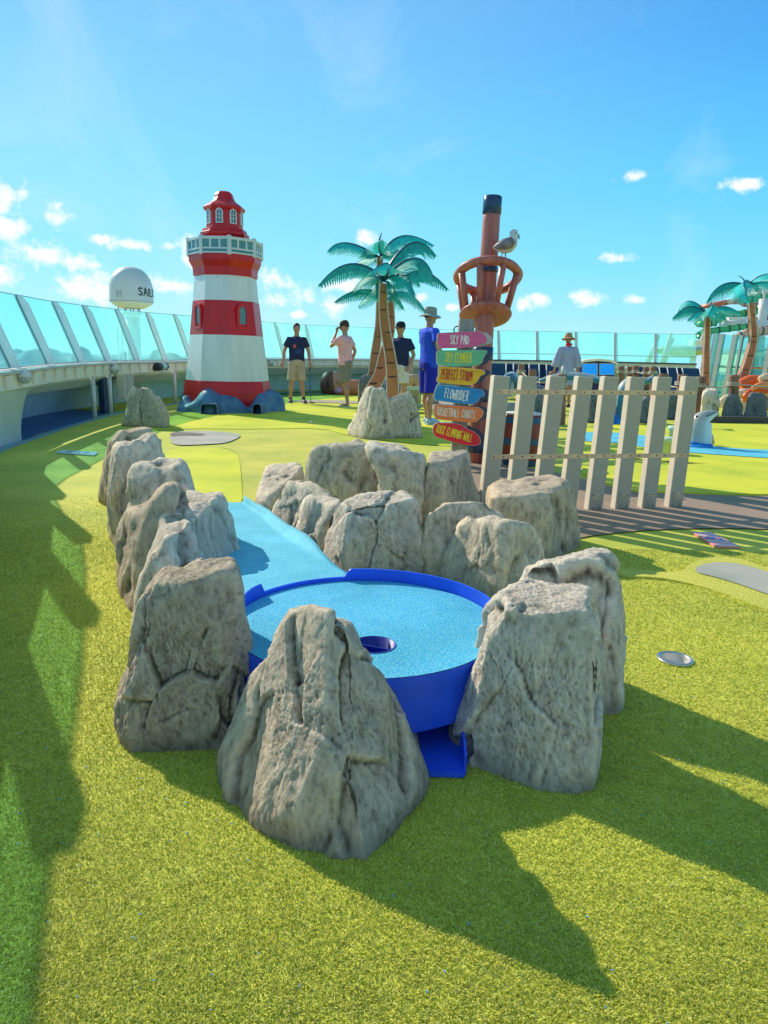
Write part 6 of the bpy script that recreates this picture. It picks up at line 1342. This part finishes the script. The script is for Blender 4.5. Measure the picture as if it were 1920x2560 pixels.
dolphin('teal dolphin arching above the stream behind the fence, tail raised at the right', [(1548, 1072), (1551, 1030), (1556, 985), (1570, 962), (1595, 955), (1618, 952), (1632, 944), (1640, 932)], [15, 16, 17, 17, 13, 9, 6, 4], 13., (.42, .50, .52), DB, (.1, -.6, -.8),
        [('tail_fluke', [(1630, 945, 0), (1634, 930, -.15), (1641, 925, -.2), (1644, 932, 0), (1640, 926, .25), (1646, 934, .2), (1640, 948, 0)], .02)], splash=(1535, 1078, .32))
dolphin('teal dolphin lying behind the middle fence planks with upright dorsal fin', [(1348, 952), (1380, 944), (1420, 941), (1460, 943), (1500, 950), (1530, 958)], [4, 7, 11, 11, 9, 6], 13.6, (.50, .55, .56), DB, (.0, -.6, -.8),  # pale back paints in the highlight along the top
        [('dorsal_fin', [(1400, 940, 0), (1403, 918, 0), (1408, 913, 0), (1418, 926, 0), (1428, 940, 0)], .03)], splash=(1480, 1066, .3))
dolphin('blue dolphin head left of the knotted post behind the first fence plank', [(1262, 990), (1266, 965), (1272, 948), (1283, 944), (1296, 958), (1300, 975)], [20, 22, 18, 15, 13, 8], 12.2, (.45, .55, .58), (.05, .16, .30), (-.6, -.6, -.4), [], splash=None)
pb_ = Yp(1280, 1020, 12.2); b = MB(); b.lathe([(.32, 0), (.30, .34), (.24, .36)], 24, (pb_[0], 12.25, 0)); tag(b.build('stone_plinth', mat('plinth grey', (.33, .34, .31), .6)), 'grey round plinth under the blue dolphin head', 'plinth')

# octopus sculpture
OY = 17.2; oz = zc(1680, 880, 6.9125)
og = Yp(*oz(1400, 1050), OY); oc = thing('octopus', 'orange and cream moulded octopus with ribbed arms at the right edge', 'sculpture', (og[0], OY, 0))
M_or = mat('octopus orange', (.82, .13, .03), .35, .12, 5, .1, 20); M_cr = mat('octopus cream', (.82, .60, .42), .4, .1, 5); M_orl = mat('octopus light orange', (.85, .33, .14), .35, .15, 5)
def otube(pts, w, m, name, dy=0, ribs=True):
    P = [V(Yp(*oz(x, y), OY+dy)) for x, y in pts]; Q = resample3(P, [k/6.9125/2/F*OY for k in w], 36); b = MB(); b.tube([p for p, _ in Q], [r*(1+(.05*math.sin(i*2.1) if ribs else 0)) for i, (_, r) in enumerate(Q)], 16); b.build(name, m, oc)
otube([(1170, 560), (1300, 520), (1450, 510), (1600, 560)], [150, 210, 220, 160], M_or, 'arm', .1)
otube([(1500, 480), (1600, 440), (1750, 440)], [80, 130, 170], M_cr, 'arm', -.2)
otube([(1380, 640), (1500, 580), (1700, 560), (1800, 580)], [60, 100, 130, 130], M_orl, 'arm', -.3)
otube([(1100, 720), (1200, 720), (1330, 690), (1500, 680), (1700, 720)], [110, 170, 160, 110, 150], M_cr, 'arm', 0, False)
otube([(1290, 840), (1270, 770), (1340, 690), (1450, 660), (1640, 690)], [90, 110, 80, 50, 70], M_or, 'arm', -.15)
otube([(830, 960), (850, 870), (930, 800), (1060, 760)], [100, 120, 110, 120], M_cr, 'arm', .2, False)
otube([(1260, 1080), (1230, 960), (1290, 850), (1380, 820)], [80, 120, 160, 120], M_cr, 'arm', .05, False)
b = MB(); c_ = Yp(*oz(1750, 700), OY+.3); b.ell(c_, (.5, .4, .45), None, 24, 16); b.build('head', M_orl, oc)

# glass screen with white posts at the right
scr = thing('glass_screen', 'tall glass screen of close white posts with black gaskets at the right', 'glass screen', (8.6, 20, 0))
b = MB()
scpts = [(1772, 22.5), (1790, 21.2), (1805, 20.2), (1838, 19.8), (1856, 19.6), (1888, 19.3), (1930, 19)]
prev = None
for k, (px, yy) in enumerate(scpts):
    t = Yp(px, 832+k*1.5, yy); x0 = t[0]; th = .05 if k in (4,) else .11
    b = MB(); b.tube([(x0-.12, yy, 0), (x0, yy, t[2])], th/2*1.3, 4, up=(0, 1, 0), smooth=False); po = b.build('post', M_white, scr)
    g = MB(); g.tube([(x0-.12+th*.7, yy-.03, 0), (x0+th*.7, yy-.03, t[2])], .014, 5); g.build('gasket', M_gasket, po)
    if prev: g = MB(); g.add([(prev[0]-.12, prev[1], .1), (x0-.12, yy, .1), (x0, yy, t[2]-.02), (prev[0], prev[1], prev[2]-.02)], [(0, 1, 2, 3)]); g.build('glass_panel', M_glass, scr)
    prev = (x0, yy, t[2])
b = MB(); hp_ = [V(Yp(px, 914+i*1.2, yy-.12)) for i, (px, yy) in enumerate(scpts)]; b.tube(hp_, .03, 8); b.build('hand_rail', mat('rail salmon', (.70, .28, .16), .35), scr)
b = MB()
for k, px in enumerate(range(1800, 1835, 7)): t = Yp(px, 930, 20.6); b.tube([(t[0]-.05, 20.6, 0), (t[0], 20.6, t[2])], .022, 6)
b.build('baluster', mat('baluster beige', (.62, .56, .40), .5), scr)

# far superstructure: white raking masts, canopy, slide tower
def far_bar(pts, r, m, y): b = MB(); b.tube([V(Yp(px, py, y)) for px, py in pts], r, 8); return b
mstt = thing('raking_struts', 'pair of white raking struts rising behind the back glass', 'mast', V(Yp(1650, 910, 34)))
for pts in (((1616, 908), (1647, 838)), ((1622, 908), (1640, 860)), ((1652, 912), (1678, 834)), ((1660, 912), (1682, 845))): far_bar(pts, .09, M_white, 34).build('strut', M_white, mstt)
can = thing('shade_canopy', 'pale oval shade canopy on a white column behind the back glass', 'canopy', V(Yp(1735, 900, 40)))
c_ = Yp(1705, 877, 40); b = MB(); b.lathe([(.2, -.35), (1.4, -.12), (1.7, .05), (1.3, .22), (.3, .3)], 32, c_); b.build('shade', mat('canopy', (.50, .62, .58), .6), can)
b = MB(); b.tube([Vector((c_[0]+.65, 40, c_[2]-6)), Vector((c_[0]+.65, 40, c_[2]))], .16, 12); b.build('column', M_white, can)
can2 = thing('sun_canopy', 'long flat white sun canopy behind the straight palm trunk', 'canopy', V(Yp(1790, 868, 45)))
b = MB(); q = [Yp(px, py, 45) for px, py in ((1715, 866), (1765, 868), (1800, 870), (1800, 876), (1765, 874), (1735, 871))]; b.prism(q, (0, 3, 0)); b.build('roof', mat('canopy edge', (.45, .70, .72), .5), can2)
b = MB(); c_ = Yp(1742, 866, 45.5); b.box(V(c_)+Vector((0, 0, .15)), (.8, .8, .45), None, .05); b.build('vent_box', M_offw, can2)
rf = thing('deck_house', 'white deck house with turquoise roof edge at the far right', 'deck house', V(Yp(1900, 920, 44)))
b = MB(); q = [Yp(px, py, 44) for px, py in ((1870, 880), (1990, 884), (1990, 940), (1870, 940))]; b.prism(q, (0, 4, 0)); b.build('wall', M_offw, rf)
b = MB(); q = [Yp(px, py, 43.8) for px, py in ((1865, 870), (1990, 872), (1990, 876), (1865, 875))]; b.prism(q, (0, 5, 0)); b.build('roof', mat('canopy edge', (.45, .70, .72), .5), rf)
b = MB()
for k in range(5): q = [Yp(px, py, 43.97) for px, py in ((1885+k*18, 890), (1897+k*18, 890), (1897+k*18, 915), (1885+k*18, 915))]; b.prism(q, (0, .02, 0))
b.build('window', mat('deck house glass', (.16, .42, .46), .2), rf)
# water slides
M_sg = mat('slide green', (.03, .42, .14), .25, .15, .8, 0, 30, 0, .6, (.10, .55, .22)); M_so = mat('slide orange', (.80, .20, .10), .3, .12, .8); M_sr = mat('slide red', (.62, .05, .03), .3); M_sp = mat('slide pale pink', (.78, .45, .36), .35, .1, .6); M_flg = mat('slide flange', (.02, .16, .06), .4)
SLY = 70.
def slide(pts, w, m, label, y=SLY, dys=None, fl=None):
    P = [V(Yp(*z2c(x, yy), y+(dys[i] if dys else 0))) for i, (x, yy) in enumerate(pts)]; r = w/6.9125/2/F*y; root = thing('slide_tube', label, 'water slide', P[0], 'water slide tubes')
    Q = resample3(P, [r]*len(P), 40); b = MB(); b.tube([p for p, _ in Q], r, 18); b.build('tube', m, root)
    for i in range(3, 40, 7):
        b = MB(); t = (Q[i+1][0]-Q[i-1][0]).normalized(); b.tube([Q[i][0]-t*.07, Q[i][0]+t*.07], r*1.12, 18); b.build('flange', fl or M_flg, root)
slide([(1130, 620), (1250, 620), (1420, 600), (1700, 575), (2000, 560)], 120, M_sg, 'top green slide tube running off to the right')
slide([(420, 770), (560, 735), (800, 690), (1000, 655), (1150, 650), (1320, 705), (1700, 700)], 85, M_so, 'orange slide tube sweeping behind the palm crowns', dys=[3, 1, 0, 0, 0, 1, 3], fl=mat('flange brown', (.25, .07, .05), .4))
slide([(470, 960), (440, 1000), (500, 1035), (640, 1030), (760, 1010)], 110, M_sg, 'green slide bend at the left of the slide tower', dys=[5, 2, 0, 0, 0])
slide([(640, 990), (800, 960), (1000, 890), (1250, 850), (1500, 800), (1800, 770)], 120, M_sg, 'middle green slide tube rising to the right', dys=[2]*6)
slide([(500, 1190), (440, 1235), (520, 1270), (650, 1265)], 80, M_sg, 'lowest green slide bend left of the straight palm', dys=[3, 1, 0, 0])
slide([(520, 1180), (800, 1140), (1050, 1110), (1260, 1085), (1330, 1110)], 105, M_sg, 'lower green slide tube between the two palm trunks')
slide([(1150, 1260), (1300, 1190), (1450, 1160), (1700, 1160), (1900, 1180)], 140, M_sp, 'pale pink slide tube low behind the curved palm', y=66)
slide([(1450, 970), (1600, 930), (1800, 910)], 95, M_sr, 'red slide tube beside the white tower leg', y=74, fl=mat('flange brown', (.25, .07, .05), .4))
slide([(1560, 1110), (1650, 1095), (1800, 1090)], 75, M_sr, 'small red slide tube low at the right edge', y=74, fl=mat('flange brown', (.25, .07, .05), .4))
tw = thing('slide_tower', 'white steel tower leg with braces holding the water slides', 'tower', V(Yp(1905, 900, 68)))
b = MB(); b.tube([V(Yp(*z2c(1590, 600), 68)), V(Yp(*z2c(1570, 850), 68)), V(Yp(*z2c(1530, 1150), 68)), V(Yp(*z2c(1500, 1700), 68))], [.42, .42, .42, .42], 14); b.build('leg', M_white, tw)
for pts in (((1590, 690), (1480, 740)), ((1590, 690), (1690, 760)), ((1540, 1000), (1400, 1120)), ((1540, 1100), (1480, 1300)), ((960, 1000), (1350, 1000)), ((1500, 1030), (1700, 1010)), ((860, 1060), (960, 980)), ((560, 1200), (450, 1420)), ((1200, 990), (1350, 900)), ((1500, 420), (1600, 430)), ((1590, 400), (1590, 600))): b = MB(); b.tube([V(Yp(*z2c(*p), 68.5)) for p in pts], .13, 8); b.build('brace', M_white, tw)
b = MB(); q = Yp(*z2c(1020, 1000), 71); b.box(V(q), (1.4, 2, .8), None, .1); b.build('platform', M_offw, tw)
q = Yp(*z2c(1590, 440), 71); b = MB(); b.box(V(q), (2.2, 2, 1.0), None, .1); b.build('platform', M_offw, tw)

# sand castle, bench, mermaid
CY_ = 15.6; cz = zc(780, 780, 5.184)
M_sand = mat('moulded sand', (.62, .42, .30), .8, .15, 6, .5, 60)
ca = thing('sand_castle', 'beige moulded sand castle tower with stepped cone roof behind the palms', 'sand castle', (Yp(1022, 960, CY_)[0], CY_, 0))
cx_ = Yp(*cz(1235, 760), CY_)[0]; zt_, zm_ = float(Yp(*cz(1235, 535), CY_)[2]), float(Yp(*cz(1235, 690), CY_)[2]); wb = 62/5.184/F*CY_
b = MB(); pr = [(wb*1.25, 0), (wb*1.2, zm_)]; n_ = 7
for k in range(n_): z = zm_+(zt_-zm_)*k/n_; r = wb*1.35*(1-k/n_*.9); pr += [(r, z), (r*.97, z+(zt_-zm_)/n_*.85), (r*.86, z+(zt_-zm_)/n_*.9)]
pr += [(.01, zt_)]; b.lathe(pr, 24, (cx_, CY_, 0), smooth=False); b.build('tower', M_sand, ca)
c2x = Yp(*cz(1320, 800), CY_-.2)[0]; b = MB(); b.lathe([(.13, 0), (.12, .62), (.15, .64), (.15, .72), (.11, .74)], 18, (c2x, CY_-.3, 0)); b.build('turret', M_sand, ca)
b = MB()
for zz in (.25, .5): b.box((c2x, CY_-.425, zz), (.05, .01, .09))
for zz in (.55, .3): b.box((cx_-.02, CY_-wb*1.24, zz), (.05, .01, .12))
b.build('window_slot', mat('slot dark', (.22, .12, .08), .8), ca)
by_ = 14.6; bl = Yp(1012, 968, by_); br_ = Yp(1042, 968, by_); bn = thing('garden_bench', 'small pale green slatted bench behind the low rock by the palms', 'bench', (bl[0], by_, 0)); M_gb = mat('bench green', (.20, .40, .26), .5, .1)
b = MB(); b.box(((bl[0]+br_[0])/2+.1, by_, bl[2]-.02), (br_[0]-bl[0]+.3, .05, .08), None, .01); b.build('top_rail', M_pale, bn)
b = MB()
for k in range(6): b.box((bl[0]+.05+k*.09, by_+.01, bl[2]-.24), (.035, .03, .36))
b.build('backrest', M_gb, bn); b = MB(); b.box(((bl[0]+br_[0])/2+.1, by_-.2, .14), (.5, .35, .05), None, .01); b.build('seat', M_gb, bn)
for s_ in (0, .42): b = MB(); b.box((bl[0]+.05+s_, by_-.05, (bl[2]-.06)/2), (.05, .05, bl[2]-.06), None, .005); b.build('leg', M_gb, bn)
MYy = 21.; mg = Yp(850, 975, MYy); zz0 = 0
ml = thing('sleeping_figure', 'moulded head of a sleeping figure with brown curls lying by the bulwark', 'sculpture', (mg[0], MYy, 0))
def mp(x, y, dy=0): return V(Yp(*cz(x, y), MYy+dy))
b = MB(); b.ell(mp(295, 930), (.36, .30, .36), None, 24, 16); b.tube([mp(350, 950, -.15), mp(345, 905, -.32), mp(335, 900, -.3)], [.05, .06, .04], 8); b.build('head', mat('figure skin', (.50, .26, .17), .5, .1, 4), ml)
hr_ = MB(); hr_.ell(mp(235, 940, .0), (.30, .33, .40), None, 20, 14); ho = hr_.build('hair', mat('figure hair', (.16, .06, .04), .5, .3, 6), ml)
b = MB()
for k in range(5): b.tube([mp(215+30*math.cos(q*.45)*(.3+.22*k), 945+62*math.sin(q*.45)*(.3+.2*k)-6*k, -.34+.02*k) for q in range(12)], .022, 6)
b.build('curl', mat('curl dark', (.05, .02, .03), .5), ho)
b = MB(); b.ell(mp(355, 1005, -.05), (.28, .25, .14), None, 16, 10); b.build('collar', stripe_mat('purple scales', (.45, .16, .50), (.65, .45, .70), 14, 'Z'), ml)
b = MB(); b.ell(mp(480, 985), (.62, .3, .26), None, 20, 12); b.build('torso', mat('figure orange', (.62, .20, .09), .5, .15, 4), ml)

# ------------------------------------------------------------------ sky, sun, camera
w = bpy.data.worlds.new('World'); SC.world = w; w.use_nodes = True; nt = w.node_tree; N = nt.nodes; L = nt.links; N.clear()
out = N.new('ShaderNodeOutputWorld'); bg = N.new('ShaderNodeBackground'); bg.inputs['Strength'].default_value = .142
sky = N.new('ShaderNodeTexSky'); sky.sky_type = 'NISHITA'; sky.sun_disc = False; sky.sun_elevation = SUN_EL; sky.sun_rotation = math.pi/2-SUN_AZ
sky.air_density = 1.; sky.dust_density = .6; sky.ozone_density = 1.5
tc = N.new('ShaderNodeTexCoord'); sep = N.new('ShaderNodeSeparateXYZ'); L.new(tc.outputs['Generated'], sep.inputs[0])
def M2(op, a, b=None, c=None):
    n = N.new('ShaderNodeMath'); n.operation = op
    for i, v in enumerate((a, b, c)):
        if v is None: continue
        if isinstance(v, (int, float)): n.inputs[i].default_value = v
        else: L.new(v, n.inputs[i])
    return n.outputs[0]
az = M2('ARCTAN2', sep.outputs['X'], sep.outputs['Y']); el = M2('ARCSINE', sep.outputs['Z'])
# colour of the sky: physical sky pushed to the clear turquoise blue of the day, by elevation
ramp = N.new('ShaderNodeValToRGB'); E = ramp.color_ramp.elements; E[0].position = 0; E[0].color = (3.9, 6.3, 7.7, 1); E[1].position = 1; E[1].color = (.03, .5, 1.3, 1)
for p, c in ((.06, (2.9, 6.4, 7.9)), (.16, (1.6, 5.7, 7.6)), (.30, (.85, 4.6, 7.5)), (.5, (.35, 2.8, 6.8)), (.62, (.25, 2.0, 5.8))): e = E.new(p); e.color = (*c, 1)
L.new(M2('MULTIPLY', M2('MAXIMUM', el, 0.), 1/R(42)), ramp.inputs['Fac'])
# towards the sun the sky is paler
cosd = N.new('ShaderNodeVectorMath'); cosd.operation = 'DOT_PRODUCT'; L.new(tc.outputs['Generated'], cosd.inputs[0]); cosd.inputs[1].default_value = SUNV
halo = N.new('ShaderNodeMapRange'); halo.inputs['From Min'].default_value = .25; halo.inputs['From Max'].default_value = 1.; halo.inputs['To Max'].default_value = .45; halo.interpolation_type = 'SMOOTHSTEP'; L.new(cosd.outputs['Value'], halo.inputs['Value'])
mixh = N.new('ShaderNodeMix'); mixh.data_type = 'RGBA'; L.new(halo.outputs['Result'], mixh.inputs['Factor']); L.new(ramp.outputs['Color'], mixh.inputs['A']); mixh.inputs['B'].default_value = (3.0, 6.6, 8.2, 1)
opp = N.new('ShaderNodeMapRange'); opp.interpolation_type = 'SMOOTHSTEP'; opp.inputs['From Min'].default_value = .15; opp.inputs['From Max'].default_value = -.6; opp.inputs['To Max'].default_value = .8; L.new(sep.outputs['Y'], opp.inputs['Value'])  # unseen sky behind the camera, toned as added fill for shaded faces
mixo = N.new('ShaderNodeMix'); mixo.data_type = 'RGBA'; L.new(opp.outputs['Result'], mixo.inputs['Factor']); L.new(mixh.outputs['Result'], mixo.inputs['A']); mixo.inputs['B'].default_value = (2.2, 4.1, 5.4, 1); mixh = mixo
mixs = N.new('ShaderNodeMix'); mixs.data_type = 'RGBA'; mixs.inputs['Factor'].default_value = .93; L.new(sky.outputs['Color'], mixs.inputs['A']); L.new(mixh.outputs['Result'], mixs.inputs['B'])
# cumulus puffs low over the horizon
cmb = N.new('ShaderNodeCombineXYZ'); L.new(az, cmb.inputs[0]); L.new(el, cmb.inputs[1])
def noise_n(scale, det, rough, vec, dist=0):
    n = N.new('ShaderNodeTexNoise'); n.inputs['Scale'].default_value = scale; n.inputs['Detail'].default_value = det; n.inputs['Roughness'].default_value = rough; n.inputs['Distortion'].default_value = dist; L.new(vec, n.inputs['Vector']); return n.outputs['Fac']
n1 = noise_n(34, 7, .62, cmb.outputs[0], .3); n2 = noise_n(110, 4, .6, cmb.outputs[0])
PUFF = [(8, 482, 46, 36), (15, 562, 50, 30), (5, 520, 20, 20), (139, 536, 46, 32), (98, 634, 78, 32), (190, 655, 46, 26), (10, 698, 38, 28), (247, 598, 30, 12), (332, 611, 54, 19), (420, 618, 28, 14), (466, 612, 36, 26), (478, 648, 36, 28),
        (232, 720, 90, 40), (150, 700, 22, 20), (430, 718, 70, 24), (676, 700, 42, 34), (690, 752, 46, 24), (765, 738, 34, 26), (838, 762, 44, 28), (912, 596, 34, 22), (850, 715, 70, 20), (745, 788, 36, 12), (1310, 756, 24, 18), (1348, 748, 26, 17), (1476, 750, 62, 20), (1589, 752, 28, 14), (1130, 768, 22, 10), (1540, 646, 46, 14), (1585, 440, 32, 15), (1868, 463, 54, 17), (1050, 745, 20, 10), (-150, 600, 80, 40), (-260, 700, 100, 40), (2100, 600, 80, 26), (2250, 740, 90, 30)]
acc = None
for px, py, a, b_ in PUFF:
    d = ray(px, py); d = d/np.linalg.norm(d); A_ = math.atan2(d[0], d[1]); E_ = math.asin(d[2]); a_ = a/F*.94; bb = b_/F*.94
    s = N.new('ShaderNodeVectorMath'); s.operation = 'MULTIPLY_ADD'; L.new(cmb.outputs[0], s.inputs[0]); s.inputs[1].default_value = (1/a_, 1/bb, 0); s.inputs[2].default_value = (-A_/a_, -E_/bb, 0)
    l = N.new('ShaderNodeVectorMath'); l.operation = 'LENGTH'; L.new(s.outputs[0], l.inputs[0]); acc = l.outputs['Value'] if acc is None else M2('MINIMUM', acc, l.outputs['Value'])
dens = M2('SUBTRACT', M2('ADD', M2('MULTIPLY', M2('SUBTRACT', n1, .5), 3.4), M2('MULTIPLY', M2('SUBTRACT', n2, .5), .9)), M2('SUBTRACT', acc, .92))
cl = N.new('ShaderNodeMapRange'); cl.interpolation_type = 'SMOOTHSTEP'; cl.inputs['From Min'].default_value = -.25; cl.inputs['From Max'].default_value = .75; cl.inputs['To Max'].default_value = .93; L.new(dens, cl.inputs['Value'])
wisp = noise_n(3.2, 6, .6, cmb.outputs[0], 1.2); wm = N.new('ShaderNodeMapRange'); wm.inputs['From Min'].default_value = .5; wm.inputs['From Max'].default_value = .78; wm.inputs['To Max'].default_value = .30; L.new(wisp, wm.inputs['Value'])
cf = M2('MAXIMUM', cl.outputs['Result'], wm.outputs['Result'])
shade = N.new('ShaderNodeMix'); shade.data_type = 'RGBA'; sm_ = N.new('ShaderNodeMapRange'); sm_.inputs['From Min'].default_value = .2; sm_.inputs['From Max'].default_value = 1.3; L.new(dens, sm_.inputs['Value']); L.new(sm_.outputs['Result'], shade.inputs['Factor'])
shade.inputs['A'].default_value = (6.6, 7.4, 7.9, 1); shade.inputs['B'].default_value = (8.2, 8.0, 8.0, 1)
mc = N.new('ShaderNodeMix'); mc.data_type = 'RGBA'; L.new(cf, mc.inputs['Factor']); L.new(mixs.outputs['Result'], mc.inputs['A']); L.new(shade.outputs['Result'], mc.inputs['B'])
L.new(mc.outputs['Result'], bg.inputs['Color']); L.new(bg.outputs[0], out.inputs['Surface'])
sl = bpy.data.lights.new('sun', 'SUN'); sl.energy = 5.0; sl.angle = R(.5); sl.color = (1, .89, .70); so = bpy.data.objects.new('sun', sl); COL.objects.link(so)
so.rotation_euler = SUNV.to_track_quat('Z', 'Y').to_euler()
cam = bpy.data.cameras.new('camera'); co = bpy.data.objects.new('camera', cam); COL.objects.link(co); SC.camera = co
cam.sensor_fit = 'VERTICAL'; cam.sensor_height = 36; cam.lens = 36*F/2560; cam.clip_start = .05; cam.clip_end = 30000
Mc = Matrix((tuple(r_), tuple(u_), tuple(-f_))).transposed().to_4x4(); Mc.translation = Vector((0, 0, H)); co.matrix_world = Mc
SC.view_settings.view_transform = 'Standard'; SC.view_settings.look = 'None'; SC.view_settings.exposure = 0
SC.render.engine = 'CYCLES'; SC.cycles.max_bounces = 6; SC.cycles.transparent_max_bounces = 16; SC.cycles.use_denoising = True
try: SC.cycles.denoiser = 'OPENIMAGEDENOISE'
except Exception: pass
